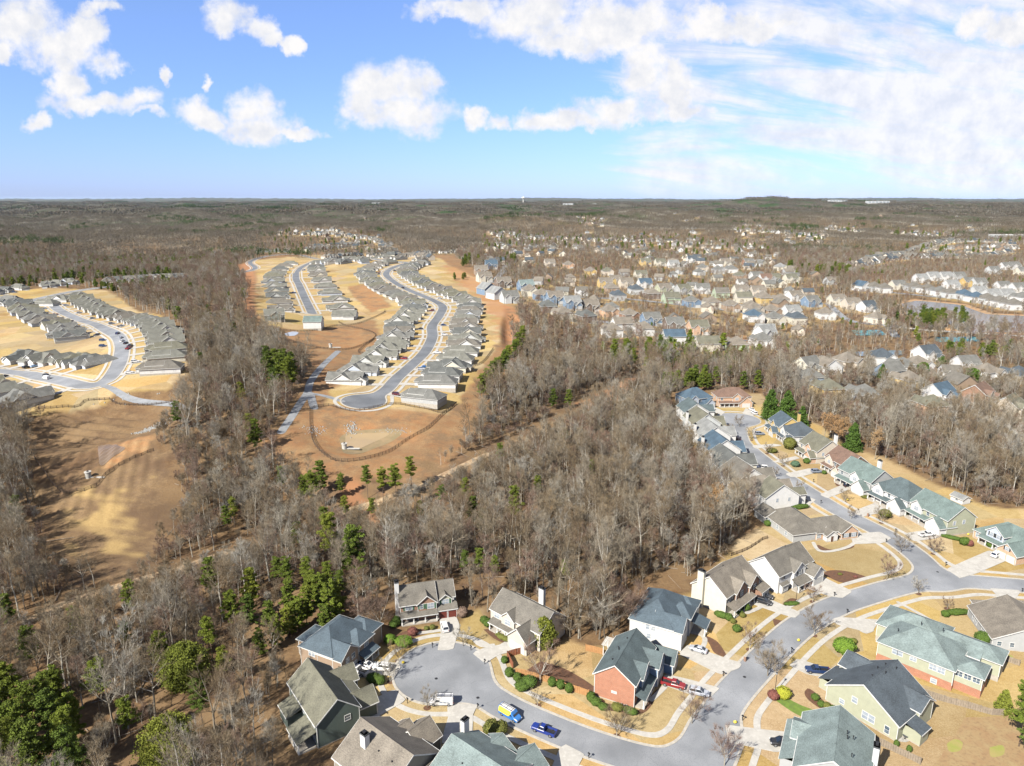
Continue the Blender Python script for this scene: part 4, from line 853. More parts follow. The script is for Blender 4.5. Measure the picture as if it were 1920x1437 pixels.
# second street, right row --------------------------------------------
def two_storey(roof, wall, front='white', w=15, d=11, chim=None, v=0, sh=None, hip=False):
    m = 'hip' if hip else 'gx'
    bl = [(0, 0, w, d, 5.9, m, .72), (1.2 if v else w * .42, -.7, (1.2 if v else w * .42) + 5, 5, 5.8, 'gy', .85, front), (w * .62, -2.8, w - .2, 4, 3.1 if v < 2 else 5.2, 'gy', .9, front), (.3, -2.1, w * .60, -.02, 2.7, 'openS', .34)]
    gx = w * .62 + (w * .38 - .2) / 2
    s = dict(roof=roof, wall=wall, blocks=bl, win=row('S', [bl[1][0] + 2.5], -.7, 4.6, 1.8, 1.4, 'glassl', sh) + row('S', [2.0 if not v else w * .5], 0, 4.5, 1.2, 1.4, 'glass', sh) + row('S', [2.2, 6.2], -.03, 1.7, 1.5, 1.4) + row('W', [3, 7], 0, 4.4, 1, 1.4, 'glassl') + row('E', [3, 7], w, 4.4, 1, 1.4, 'glassl') + row('N', [3, 7, 11], d, 4.4, 1.1, 1.4, 'glassl') + row('N', [3, 7, 11], d, 1.6, 1.1, 1.4, 'glassl'),
             garage=[('S', gx, -2.8, 0, 4.4, 2.3, 'garage_w')], door=[('S', w * .42 - 1.2 if not v else w * .5, -.03, .38)])
    if chim: s['chimney'] = [(w * .5, d + .45, 1.7, .9, -2, 10.8, chim)]
    return s
def place(label, px, py, hd, spec, hz=0, name='house'):
    x, y = G(px, py, hz); return build_house(name, label, spec, x, y, R(hd))
# fronts face the street: local -y points to the street
RC_R = [('house with sea-green roof, white gables and a porch, left of four sea-green roofs', 1568, 905, 'seagreen', 'white', 'white', 'white', 0), ('white house with blue-grey hipped roof and a separate garage gable in the sea-green row', 1634, 934, 'slate', 'white', 'cream', None, 1),
        ('sage-sided house with sea-green roof, white porch and twin front gables', 1704, 972, 'seagreen', 'sage', 'white', None, 1)]
place(RC_R[0][0], 1570, 903, -72, dict(two_storey('seagreen', 'grey', 'white', 17, 12, 'white', 0), lift=.3))
place(RC_R[1][0], 1632, 935, -72, dict(two_storey('teald', 'white', 'white', 17, 13, None, 1, hip=True), lift=.3))
place(RC_R[2][0], 1703, 968, -76, dict(two_storey('seagreen', 'sage', 'white', 17, 12, None, 1), lift=.3))
place('house with blue gables, brick garage and sea-green roof at the right edge', 1824, 1008, -72, dict(roof='seagreen', wall='brickt', blocks=[(0, 0, 19, 13, 3.4, 'hip', .7), (5, -.6, 11, 6, 5.6, 'gy', .8, 'ltblue'), (12.5, -5, 19.2, 6, 3.4, 'gy', .85, 'brickt'), (3.5, -2.2, 11.5, -.02, 2.7, 'openS', .4), (13, 8, 22, 16, 4.5, 'hip', .6)],
      win=row('S', [6.8, 9.2], -.6, 4.6, 1.2, 1.3, 'glassl', 'shut_k') + row('S', [1.4, 2.9], 0, 1.8, 1.0, 1.8, 'glassl') + row('S', [15.8], -5, 4.3, 1.2, 1.2, 'glassl', 'shut_k'), garage=[('S', 14.3, -5, 0, 2.5, 2.3, 'garage_w'), ('S', 17.4, -5, 0, 2.5, 2.3, 'garage_w')], chimney=[(13, 11.5, 1.6, 1.0, 3.5, 11, 'white')]))
place('brown-roofed house with a pink gable edge on the upper street', 1545, 878, -78, dict(two_storey('brown', 'brown', 'beige', 14, 12, None, 1)))
place('tan house with taupe roof and white rear chimney on the upper street', 1497, 850, -80, dict(two_storey('olive', 'beige', 'brickt', 14, 13, 'white', 0)))
place('white house with slate-blue hipped roof beside the yellow house', 1462, 822, -84, dict(two_storey('slate', 'white', 'white', 14, 13, None, 1, hip=True)))
place('yellow house with blue-grey roof and a yellow chimney', 1440, 806, -88, dict(two_storey('slateblue', 'yellow', 'yellow', 13, 12, 'yellow', 0)))
place('pink brick house with brown roof at the head of the upper turnaround', 1346, 763, 4, dict(two_storey('brown', 'brickt', 'brickt', 19, 11, None, 0, hip=True)))
place('dark blue-roofed house at the head of the upper turnaround, left of the pink brick one', 1290, 768, 20, dict(two_storey('blue', 'bluehouse', 'ltblue', 16, 13, None, 1, hip=True)))
# second street, left row: seen from behind, fronts face +x
def backrow(label, px, py, roof, wall, hd=100, w=15, d=14, chim='white', z=5.8, v=0):
    s = dict(roof=roof, wall=wall, blocks=[(0, 0, w, d, 5.8, 'gx' if v != 1 else 'hip', .68, None, -4), (w * .25, -4.5, w * .75, 4, 5.0 if v != 2 else 3.4, 'gy', .8), (w * .5, -6, w - .3, 2, 3.0, 'gy', .8)],
             win=row('N', [3, 7, 11], d, 4.3, 1.3, 1.4, 'glassl') + row('N', [3, 7, 11], d, 1.6, 1.4, 1.5, 'glassl') + row('E', [4, 9], w, 4.3, 1, 1.4, 'glassl') + row('W', [4, 9], 0, 4.3, 1, 1.4, 'glassl'), garage=[('S', w * .74, -6, 0, 4.2, 2.3, 'garage_w')])
    if chim: s['chimney'] = [(w * .55, d + .45, 1.6, .9, -3, 9.8, chim)]
    x, y = G(px, py, 0); c, sn = math.cos(R(hd)), math.sin(R(hd)); x -= w / 2 * c - d / 2 * sn; y -= w / 2 * sn + d / 2 * c
    return build_house('house', label, s, x, y, R(hd))
backrow('small white house with dark teal roof, topmost in the upper left row', 1297, 785, 'teald', 'white', 96, 13, 13, None)
backrow('house with olive-grey roof and white chimney, second from the top of the left row', 1314, 806, 'olive', 'pale', 97, 15, 14, 'white', v=2)
backrow('pale house with light sage roof and black-capped white chimney in the left row', 1330, 830, 'ltgrey', 'white', 97, 15, 14, 'white')
backrow('white house with dark blue roof and white chimney left of the upper street', 1346, 856, 'blue', 'white', 97, 15, 14, 'white', v=2)
backrow('cream house with dark grey roof and white chimney left of the upper street', 1362, 886, 'greydark', 'cream', 98, 16, 14, 'white')
backrow('white house with taupe roof and bay window, behind bare branches in the left row', 1392, 914, 'taupe', 'white', 100, 15, 15, None)
backrow('white house with brown-grey hipped roof, second from bottom of the left row', 1424, 936, 'tan', 'white', 102, 13, 15, None, v=1)
backrow('white low wing with olive roof and black car beside it, bottom of the left row', 1452, 948, 'olive', 'white', 102, 9, 14, None)

# ranch estates --------------------------------------------------------
def ranch_spec(v, roof, wall):
    w, d = 11.6, 21.0
    xg = (.02, 5.5, w - .02, 16.5, 3.1, 'gx', .64)
    b = [[(0, 0, w, d, 3.1, 'hip', .62), xg, (.5, -3.2, 6.2, 5, 3.0, 'gy', .75), (6.6, -1.2, 11.6, 4, 2.9, 'gy', .7)],
         [(0, 1, w, d, 3.1, 'hip', .65), (.02, 7, w - .02, 18, 3.12, 'gx', .66), (5.6, -3, 11.7, 6, 3.0, 'gy', .75), (.6, -.6, 5.0, 5, 2.9, 'gy', .7), (2, d - 1, 8, d + 2.5, 2.8, 'hip', .5)],
         [(0, 0, w, d - 1, 3.2, 'gy', .6), xg, (.3, -2.6, 6.0, 4, 3.0, 'gx', .6), (6.4, -1.0, 11.8, 5, 3.0, 'gy', .75)],
         [(0, 0, w, d, 3.1, 'hip', .62), (3.0, 3, 9.5, 12, 4.5, 'gy', .6), (.5, -3.0, 6.4, 5, 3.0, 'hip', .7)]][v]
    g = [(3.35, -3.2), (8.65, -3.0), (3.15, -2.6), (3.45, -3.0)][v]
    return dict(roof=roof, wall=wall, blocks=b, over=.45, clear=1.0, panes=False, win=row('E', [6, 12, 18], w, 1.8, 1.0, 1.2, 'glassl') + row('W', [6, 12, 18], 0, 1.8, 1.0, 1.2, 'glassl') + row('N', [3, 9], d if v not in (2,) else d - 1, 1.7, 1.6, 1.4), garage=[('S', g[0], g[1], 0, 4.6, 2.2, 'garage_w')])
RSP = {}
def ranch(i, x, y, rz, label, group, walls=('white', 'pale', 'ltblue', 'white', 'grey', 'white', 'cream'), roofs=('ranch', 'greydark', 'ranch', 'taupe', 'grey', 'ranch', 'olive')):
    k = (int(rng.integers(0, 4)), roofs[int(rng.integers(0, len(roofs)))], walls[int(rng.integers(0, len(walls)))])
    if k not in RSP: RSP[k] = ranch_spec(*k)
    return build_house('ranch_house', label, RSP[k], x, y, rz, group=group), k
ORD = ['nearest', 'second', 'third', 'fourth', 'fifth', 'sixth', 'seventh', 'eighth', 'ninth', 'tenth', 'eleventh', 'twelfth', 'thirteenth', 'fourteenth', 'fifteenth', 'sixteenth', 'seventeenth', 'eighteenth', 'nineteenth', 'twentieth']
ORD += ['twenty-' + o for o in ['first', 'second', 'third', 'fourth', 'fifth', 'sixth', 'seventh', 'eighth', 'ninth']] + ['thirtieth'] + ['thirty-' + o for o in ['first', 'second', 'third', 'fourth', 'fifth', 'sixth', 'seventh', 'eighth', 'ninth']] + ['fortieth']
WN = {'white': 'white-walled', 'pale': 'pale grey', 'ltblue': 'light blue', 'grey': 'grey', 'cream': 'cream'}
M['drive_far'] = mat('pale_driveway', (.42, .40, .36), (.36, .34, .31), .5, .9)
def house_row(line, side, n, off, s0, s1, where, group, skip=(), fromlabel='from the turnaround'):
    P = along(line, 1.0); L = len(P); drv = []; k = 0
    for j in range(n):
        t = s0 + (L - 1 - s0 - s1) * j / max(1, n - 1); x, y, dx, dy = P[int(min(L - 1, t))]
        if j in skip: continue
        nx, ny = (dy, -dx) if side > 0 else (-dy, dx)          # side +1: right of the direction of travel
        cx_, cy_ = x + nx * off, y + ny * off; rz = math.atan2(ny, nx) - math.pi / 2   # local +y away from road
        c, s = math.cos(rz), math.sin(rz); ox, oy = cx_ - 6 * c, cy_ - 6 * s
        o, key = ranch(j, ox, oy, rz, '', group)
        o['label'] = f'{WN[key[2]]} ranch house, {ORD[k]} {fromlabel} {where}'; k += 1
        gu = {0: 3.35, 1: 8.65, 2: 3.15, 3: 3.45}[key[0]] - 6
        a = [(cx_ + c * (gu + u) + nx * v, cy_ + s * (gu + u) + ny * v) for u, v in ((-2.4, -off + 4.4), (2.4, -off + 4.4), (2.4, -2.6), (-2.4, -2.6))]; drv.append(a)
    mb = MB()
    for a in drv:
        n_ = 6
        for q in range(n_):
            f0, f1 = q / n_, (q + 1) / n_
            p = [np.array(a[0]) * (1 - f0) + np.array(a[3]) * f0, np.array(a[1]) * (1 - f0) + np.array(a[2]) * f0, np.array(a[1]) * (1 - f1) + np.array(a[2]) * f1, np.array(a[0]) * (1 - f1) + np.array(a[3]) * f1]
            mb.poly([(v[0], v[1], tz(v[0], v[1]) + .20) for v in p], M['drive_far'])
    struct('driveway', mb.mesh('driveways'), 'row of short pale concrete driveways')
    return drv
DR = []
DR += house_row(RD, 1, 34, 16.5, 14, 12, 'on the right side of the winding street', 'ranch houses right of the winding street')
DR += house_row(RD, -1, 30, 16.5, 36, 40, 'on the left side of the winding street', 'ranch houses left of the winding street')
RE1 = [p for p in RE if p[1] < G(582, 494)[1]]
DR += house_row(RE1, 1, 17, 17, 14, 10, 'right of the straight street', 'ranch houses right of the straight street', fromlabel='from the near end')
DR += house_row(RE1, -1, 19, 17, 2, 0, 'left of the straight street', 'ranch houses left of the straight street', fromlabel='from the near end')
RFA = [p for p in RF if True]
DR += house_row(RF[:int(len(RF) * .76)], -1, 23, 16.5, 8, 4, 'outside the left street bend', 'ranch houses outside the bend of the left street', fromlabel='from the far end')
DR += house_row(RF[:int(len(RF) * .47)], 1, 13, 17, 4, 4, 'inside the left street bend', 'ranch houses inside the bend of the left street', fromlabel='from the far end')
RFB = smooth_line(GP([(160, 724), (113, 714), (75, 707), (37, 700), (-40, 692)]))
DR += house_row(RFB, 1, 6, 16.5, 42, 4, 'in the lower left row above its street', 'ranch houses above the lower left street', fromlabel='from the corner')
DR += house_row(RFB, -1, 5, 18, 2, 4, 'in the row above the earth basin', 'ranch houses below the lower left street', fromlabel='from the corner')
_gr = smooth_line(GP([(10, 556), (60, 545), (110, 540), (160, 533)])); DR += house_row(_gr, -1, 8, 15, 2, 2, 'in the back row at the far left', 'ranch houses in the far left back row', fromlabel='from the left')
_gr = smooth_line(GP([(195, 534), (260, 530), (320, 527), (365, 526)])); DR += house_row(_gr, -1, 9, 15, 2, 2, 'in the far wooded left row', 'ranch houses in the wood beyond the left estate', fromlabel='from the left')
place('grey-sided house with a gabled olive roof at the near left end of the straight street', 497, 602, 20, dict(roof='ranch', wall='greydk', blocks=[(0, 0, 15, 13, 4.6, 'gx', .6, None, -3), (5, -1.2, 12, 6, 4.7, 'gy', .7)], win=row('S', [2.5, 8.5, 13], -1.2, 3.2, 1.4, 1.4, 'glassl'), panes=False))
place('white two-storey house with olive roof and many rear windows closing the straight street', 569, 617, 4, dict(roof='seagreen', wall='white', blocks=[(0, 0, 13.5, 12, 5.6, 'gx', .6, None, -3)], win=row('S', [2, 5, 8.5, 11.5], 0, 4.4, 1.3, 1.5) + row('S', [2, 5, 8.5, 11.5], 0, 1.5, 1.3, 1.6), panes=False))
place('white wide ranch house with a rear porch closing the right end of the straight street', 622, 600, 2, dict(roof='ranch', wall='white', blocks=[(0, 0, 20, 14, 3.4, 'gx', .55, None, -3), (10, -2, 19, 6, 3.3, 'hip', .6)], win=row('S', [3, 7], 0, 1.9, 1.4, 1.3) + row('S', [12, 14.5, 17], -2, 1.8, 1.6, 1.6), panes=False))
_tr = smooth_line(GP([(588, 496), (640, 495), (735, 492)])); house_row(_tr, 1, 7, -14, 8, 6, 'across the top of the estate', 'ranch houses across the top of the estate', fromlabel='from the left')

# houses among the trees ------------------------------------------------
def simple_spec(v, roof, wall):
    w = [13, 12, 14, 13][v]; d = [11, 12, 10, 13][v]
    b = [[(0, 0, w, d, 5.6, 'gx', .75, None, -3), (1, -1.5, 6, 5, 5.4, 'gy', .85), (7.5, -3, 12.6, 4, 3.2, 'gy', .85)], [(0, 0, w, d, 5.6, 'hip', .72, None, -3), (5.5, -2.5, 11.6, 4, 5.2, 'gy', .8)],
         [(0, 0, w, d, 5.5, 'gx', .8, None, -3), (8, -2, 13.5, 5, 5.3, 'hip', .8), (1, -1.8, 7.8, -.02, 2.6, 'shedS', .4)], [(0, 0, w, d, 5.7, 'gy', .7, None, -3), (6, -3, 12.4, 4, 3.3, 'gy', .8)]][v]
    return dict(roof=roof, wall=wall, blocks=b, clear=1.5, panes=False, detail=True, win=row('S', [2.5, 6.5], 0 if v in (1, 3) else -1.5 if v == 0 else 0, 4.3, 1.3, 1.4, 'glassl') + row('N', [3, 8], d, 4.3, 1.4, 1.4) + row('N', [3, 8], d, 1.5, 1.6, 1.6) + row('E', [5], w, 4.3, 1.0, 1.3, 'glassl') + row('W', [5], 0, 4.3, 1.0, 1.3, 'glassl'),
                garage=[('S', [10.05, 8.55, 10.75, 9.2][v], [-3, -2.5, -2, -3][v], 0, 4, 2.2, 'garage_w')])
SSP = {}
def simple(v, roof, wall, x, y, hd, label, group, k=1.0):
    key = (v, roof, wall)
    if key not in SSP: SSP[key] = simple_spec(*key)
    t = build_house('house', label, SSP[key], x, y, R(hd), group=group); t.scale = (k, k, k); return t
RW = {'taupe': 'taupe', 'tan': 'tan', 'teal': 'sea-green', 'grey': 'grey', 'slate': 'slate-blue', 'blue': 'blue', 'brown': 'brown', 'olive': 'olive', 'greydark': 'dark grey', 'ltgrey': 'pale grey'}
WW = {'white': 'white', 'cream': 'cream', 'tan': 'tan', 'beige': 'beige', 'grey': 'grey', 'bluehouse': 'blue', 'brown': 'brown', 'yellow': 'yellow', 'mint': 'mint-green', 'greydk': 'dark grey', 'brickt': 'tan brick', 'pale': 'pale grey', 'sage': 'sage-green', 'brickd': 'brown brick'}
# crop8 list: x, y in that crop, roof, wall, shape, heading
C8 = [(118, 240, 'ltgrey', 'bluehouse', 3, 35), (180, 268, 'ltgrey', 'white', 3, 35), (258, 292, 'grey', 'pale', 0, 20), (215, 195, 'tan', 'brown', 0, 20), (95, 160, 'tan', 'cream', 0, 20), (75, 115, 'tan', 'tan', 0, 10), (140, 78, 'blue', 'bluehouse', 0, 10), (362, 215, 'teal', 'bluehouse', 0, 20), (392, 248, 'tan', 'cream', 1, 10),
      (470, 278, 'tan', 'bluehouse', 1, 14), (548, 300, 'tan', 'bluehouse', 0, 16), (655, 335, 'ltgrey', 'bluehouse', 0, 18), (772, 355, 'tan', 'brown', 0, 18), (902, 382, 'tan', 'brickt', 1, 18), (1034, 408, 'tan', 'brickd', 1, 16), (590, 392, 'tan', 'cream', 1, 200), (745, 412, 'greydark', 'brown', 1, 200), (500, 350, 'greydark', 'brown', 1, 190),
      (1165, 435, 'grey', 'bluehouse', 0, 12), (1312, 470, 'grey', 'brown', 0, 8), (1465, 492, 'olive', 'brickt', 0, 8), (985, 470, 'tan', 'white', 2, 195), (910, 510, 'tan', 'white', 1, 190), (1115, 500, 'tan', 'white', 1, 190), (1315, 555, 'blue', 'white', 2, 186), (1530, 600, 'olive', 'cream', 2, 184), (1708, 598, 'tan', 'mint', 1, 184), (1862, 575, 'grey', 'white', 1, 180), (1895, 510, 'ltgrey', 'white', 0, 176),
      (870, 195, 'tan', 'yellow', 0, 10), (935, 178, 'tan', 'yellow', 0, 10), (1005, 195, 'tan', 'beige', 0, 12), (910, 232, 'tan', 'tan', 1, 190), (1125, 200, 'blue', 'white', 0, 12), (1065, 240, 'slate', 'pale', 1, 190), (950, 280, 'slate', 'grey', 1, 190), (1245, 235, 'tan', 'sage', 0, 20), (1370, 240, 'olive', 'grey', 0, 20), (1495, 235, 'grey', 'white', 0, 0),
      (1615, 262, 'taupe', 'mint', 0, 184), (1740, 245, 'tan', 'cream', 0, 8), (1762, 292, 'olive', 'cream', 2, 184), (1850, 250, 'tan', 'beige', 0, 4), (1885, 290, 'tan', 'yellow', 1, 184), (1290, 295, 'olive', 'mint', 2, 10), (1170, 268, 'tan', 'brown', 1, 190), (1430, 320, 'grey', 'bluehouse', 1, 10), (1550, 325, 'tan', 'cream', 1, 190), (1680, 345, 'tan', 'tan', 1, 8),
      (1812, 352, 'tan', 'beige', 1, 8), (1830, 402, 'grey', 'pale', 1, 184), (640, 75, 'tan', 'brickt', 1, 10), (515, 62, 'tan', 'beige', 0, 10), (780, 118, 'tan', 'yellow', 1, 8), (890, 120, 'olive', 'beige', 1, 8), (1100, 142, 'olive', 'cream', 0, 8), (1130, 58, 'olive', 'yellow', 0, 6), (1225, 60, 'olive', 'cream', 0, 8), (1310, 72, 'ltgrey', 'white', 0, 8),
      (1430, 42, 'slate', 'white', 0, 2), (1500, 95, 'grey', 'beige', 1, 8), (1600, 108, 'grey', 'grey', 1, 8), (1680, 105, 'grey', 'white', 1, 184), (1740, 148, 'olive', 'tan', 1, 8), (1840, 150, 'grey', 'white', 0, 8), (1900, 165, 'brown', 'white', 0, 8), (1640, 60, 'tan', 'cream', 0, 8), (1790, 60, 'grey', 'brickd', 0, 8)]
C9 = [(110, 625, 'grey', 'white', 1, 10), (120, 565, 'ltgrey', 'white', 0, 30), (415, 790, 'grey', 'cream', 0, 30), (420, 880, 'grey', 'bluehouse', 1, 190), (545, 800, 'tan', 'white', 0, 100), (695, 775, 'tan', 'beige', 1, 20), (935, 745, 'slate', 'white', 1, 0), (1235, 715, 'slate', 'white', 0, 20), (1060, 790, 'grey', 'white', 1, 190), (985, 830, 'grey', 'bluehouse', 0, 200),
      (545, 960, 'olive', 'yellow', 1, 190), (790, 1000, 'grey', 'grey', 1, 190), (1100, 900, 'tan', 'yellow', 1, 200), (1320, 985, 'blue', 'white', 0, 30), (1185, 790, 'tan', 'white', 1, 10), (1590, 990, 'brown', 'brickd', 0, 40), (1660, 845, 'tan', 'white', 1, 20), (1510, 785, 'grey', 'white', 0, 10), (1800, 1080, 'olive', 'beige', 0, 40), (1860, 860, 'slate', 'cream', 1, 200),
      (1260, 1080, 'olive', 'brickt', 1, 190), (45, 395, 'tan', 'beige', 1, 20), (170, 405, 'tan', 'tan', 1, 14), (305, 408, 'ltgrey', 'white', 0, 14), (50, 445, 'blue', 'white', 1, 10), (190, 458, 'grey', 'cream', 1, 14), (335, 462, 'slate', 'cream', 1, 190), (110, 320, 'tan', 'yellow', 1, 190), (225, 330, 'tan', 'beige', 1, 190), (70, 265, 'brown', 'white', 0, 10),
      (325, 305, 'tan', 'white', 0, 20), (440, 340, 'grey', 'bluehouse', 0, 20), (545, 425, 'tan', 'white', 1, 4), (620, 330, 'tan', 'cream', 0, 8), (720, 355, 'tan', 'beige', 0, 8), (830, 375, 'slate', 'white', 0, 20), (895, 455, 'tan', 'beige', 1, 30), (300, 178, 'olive', 'cream', 0, 10), (180, 175, 'olive', 'grey', 0, 10), (70, 165, 'grey', 'white', 0, 8), (235, 98, 'ltgrey', 'cream', 1, 8),
      (800, 235, 'blue', 'white', 3, 20), (870, 240, 'taupe', 'grey', 1, 190), (940, 250, 'taupe', 'white', 1, 186), (1040, 225, 'grey', 'cream', 0, 8), (1145, 240, 'taupe', 'grey', 1, 186), (1240, 255, 'taupe', 'white', 1, 186), (1325, 272, 'grey', 'white', 1, 186), (1400, 285, 'taupe', 'pale', 1, 186), (1490, 295, 'blue', 'pale', 1, 186), (1575, 315, 'blue', 'white', 1, 186),
      (1650, 325, 'taupe', 'pale', 1, 186), (1735, 345, 'taupe', 'white', 1, 186), (1832, 365, 'taupe', 'white', 1, 184), (1895, 315, 'grey', 'white', 1, 186), (1200, 180, 'ltgrey', 'white', 0, 8), (1280, 165, 'ltgrey', 'white', 0, 8), (1370, 165, 'ltgrey', 'white', 0, 8), (1460, 165, 'grey', 'grey', 0, 8), (1530, 205, 'grey', 'yellow', 0, 8), (1600, 210, 'grey', 'pale', 0, 8), (1410, 225, 'ltgrey', 'white', 0, 8),
      (1765, 235, 'grey', 'white', 0, 8), (1870, 245, 'grey', 'white', 0, 8), (1600, 270, 'ltgrey', 'pale', 0, 8), (1690, 290, 'ltgrey', 'pale', 0, 8), (1785, 290, 'ltgrey', 'pale', 0, 8), (1700, 120, 'grey', 'pale', 0, 8), (1790, 90, 'grey', 'white', 0, 8), (1845, 85, 'grey', 'white', 0, 8), (1900, 125, 'grey', 'cream', 0, 8)]
def locate(px, py):
    if py > 690 and px > 1480: return 'above the tall right wood'
    if px < 990 and py < 570: return 'right of the ranch bank'
    if px < 1260 and 555 < py < 640: return 'in the stepped row'
    if px < 1450 and 600 < py < 660: return 'by the small green stand'
    if px < 1440 and py >= 520: return 'among mid-right trees'
    if px < 1440: return 'on the wooded slope'
    if py > 640: return 'left of the tennis courts'
    if px < 1610 and py > 545: return 'left of the lake'
    if px > 1600 and py > 530: return 'above the lake shore'
    if px > 1600: return 'in the upper lake row'
    return 'before the dark grove'
CNT = {}; items = [(880 + a / 3.4286, 480 + b / 3.4286, *r) for a, b, *r in C8] + [(1400 + a / 3.6923, 480 + b / 3.6923, *r) for a, b, *r in C9]
for (px, py, roof, wall, v, hd) in items:
    x, y = G(px, py, 1.0); c, s = math.cos(R(hd)), math.sin(R(hd)); x -= 8 * c - 6.7 * s; y -= 8 * s + 6.7 * c
    loc = locate(px, py); lab = f'{WW[wall]} house with {RW[roof]} roof {loc}'; CNT.setdefault(lab, []).append((px, simple(v, roof, wall, x, y, hd, lab, 'houses ' + loc, 1.22 if py < 690 else 1.12)))
for lab, l in CNT.items():
    if len(l) > 1:
        l.sort(key=lambda q: q[0]); n = len(l)
        for i, (_, o) in enumerate(l): o['label'] = lab + ', ' + (('leftmost' if i == 0 else 'rightmost' if i == n - 1 else ORD[i] + ' from left') if n > 2 else ('the left one' if i == 0 else 'the right one'))
# the most distant houses: hundreds, one object
FARTOWN = [GP(p) for p in ([(905, 440), (960, 438), (1100, 440), (1130, 478), (1000, 484), (905, 478)], [(1110, 445), (1250, 440), (1420, 460), (1480, 500), (1400, 520), (1250, 505), (1120, 475)], [(470, 478), (520, 436), (620, 430), (720, 446), (740, 478), (600, 482)],
           [(1580, 505), (1700, 470), (1900, 455), (1990, 455), (1990, 505), (1800, 505), (1700, 515)], [(1375, 428), (1400, 424), (1460, 430), (1450, 452), (1380, 448)], [(1540, 424), (1615, 424), (1610, 438), (1540, 436)], [(1660, 436), (1760, 432), (1800, 440), (1790, 452), (1680, 450)], [(1075, 408), (1130, 410), (1130, 428), (1085, 424)], [(1470, 440), (1545, 440), (1545, 458), (1480, 458)])]
def far_house_pts(poly_px, n, sp):
    out = []; w = GP(poly_px); b = bnd(w, 0)
    for _ in range(n * 30):
        x, y = rng.uniform(b[0], b[1]), rng.uniform(b[2], b[3])
        if inside(np.array(x), np.array(y), w) and all((x - q[0]) ** 2 + (y - q[1]) ** 2 > sp * sp for q in out): out.append((x, y))
        if len(out) >= n: break
    return out
FH = []
for pp, n, sp in (([(905, 440), (960, 438), (1100, 440), (1130, 478), (1000, 484), (905, 478)], 130, 21), ([(1110, 445), (1250, 440), (1420, 460), (1480, 500), (1400, 515), (1250, 502), (1120, 475)], 150, 24), ([(520, 436), (620, 430), (720, 446), (740, 476), (600, 480), (700, 470)], 34, 20),
                  ([(1375, 428), (1400, 424), (1460, 430), (1450, 450), (1380, 448)], 32, 30), ([(1540, 424), (1615, 424), (1610, 438), (1540, 436)], 28, 30), ([(1660, 436), (1760, 432), (1800, 440), (1790, 450), (1680, 450)], 46, 28), ([(1075, 408), (1130, 410), (1130, 428), (1085, 424)], 28, 32), ([(1470, 440), (1545, 440), (1545, 458), (1480, 458)], 26, 30)):
    FH += [(x, y, rng.uniform(0, 6.28)) for x, y in far_house_pts(pp, n, sp)]
for pp, n, sp in (([(1000, 515), (1400, 500), (1600, 530), (1590, 565), (1300, 560), (1010, 555)], 36, 26), ([(1100, 560), (1560, 585), (1480, 640), (1200, 610)], 14, 28), ([(1580, 700), (1900, 690), (1910, 790), (1640, 765)], 16, 24), ([(905, 470), (990, 480), (980, 520), (915, 510)], 8, 24)):
    FH += [(x, y, rng.uniform(-.3, .3) + (3.14 if rng.random() < .5 else 0)) for x, y in far_house_pts(pp, n, sp) if all((x - h[0]) ** 2 + (y - h[1]) ** 2 > 25 ** 2 for h in HOUSE_POS)]
def line_houses(pts, sp, off=0):
    for x, y, dx, dy in along(smooth_line(GP(pts)), sp): FH.append((x - dy * off, y + dx * off, math.atan2(dy, dx) + rng.normal() * .05))
for k in range(5): line_houses([(1590 + k * 25, 502 - k * 5), (1700 + k * 10, 487 - k * 6), (1900, 474 - k * 6)], 17)
line_houses([(480, 474), (545, 474)], 22); line_houses([(575, 472), (640, 466), (690, 458)], 12); line_houses([(580, 465), (660, 460)], 13); line_houses([(580, 441), (640, 440)], 14); line_houses([(640, 443), (700, 452), (730, 470)], 16); line_houses([(740, 484), (800, 478), (880, 476)], 18); line_houses([(690, 478), (740, 474)], 18)
line_houses([(520, 442), (560, 440)], 25); line_houses([(610, 486), (700, 483), (800, 488)], 16)
for k in range(40):
    px, py = rng.uniform(560, 1900), rng.uniform(400, 440); x, y = G(px, py); FH.append((x, y, rng.uniform(0, 6)))
def far_mesh(v, roof, wall):
    s = simple_spec(v, roof, wall); s['detail'] = False; w, r, t, f, p = house_meshes(s)
    mb = MB(); mb.v = [tuple(q.co) for q in w.vertices] + [tuple(q.co) for q in r.vertices]; n = len(w.vertices)
    for me, k in ((w, 0), (r, n)):
        for pl in me.polygons: mb.f.append(tuple(i + k for i in pl.vertices)); mb.m.append(mb.mi(me.materials[pl.material_index]))
    return mb.mesh('far_house')
FARM = [far_mesh(v, r, w) for v, r, w in ((0, 'taupe', 'white'), (1, 'tan', 'beige'), (2, 'grey', 'cream'), (3, 'taupe', 'tan'), (0, 'tan', 'grey'), (1, 'grey', 'pale'), (2, 'slate', 'beige'), (3, 'greydark', 'cream'))]
HOUSE_POS += [(f[0], f[1], 10) for f in FH]

build_ground()

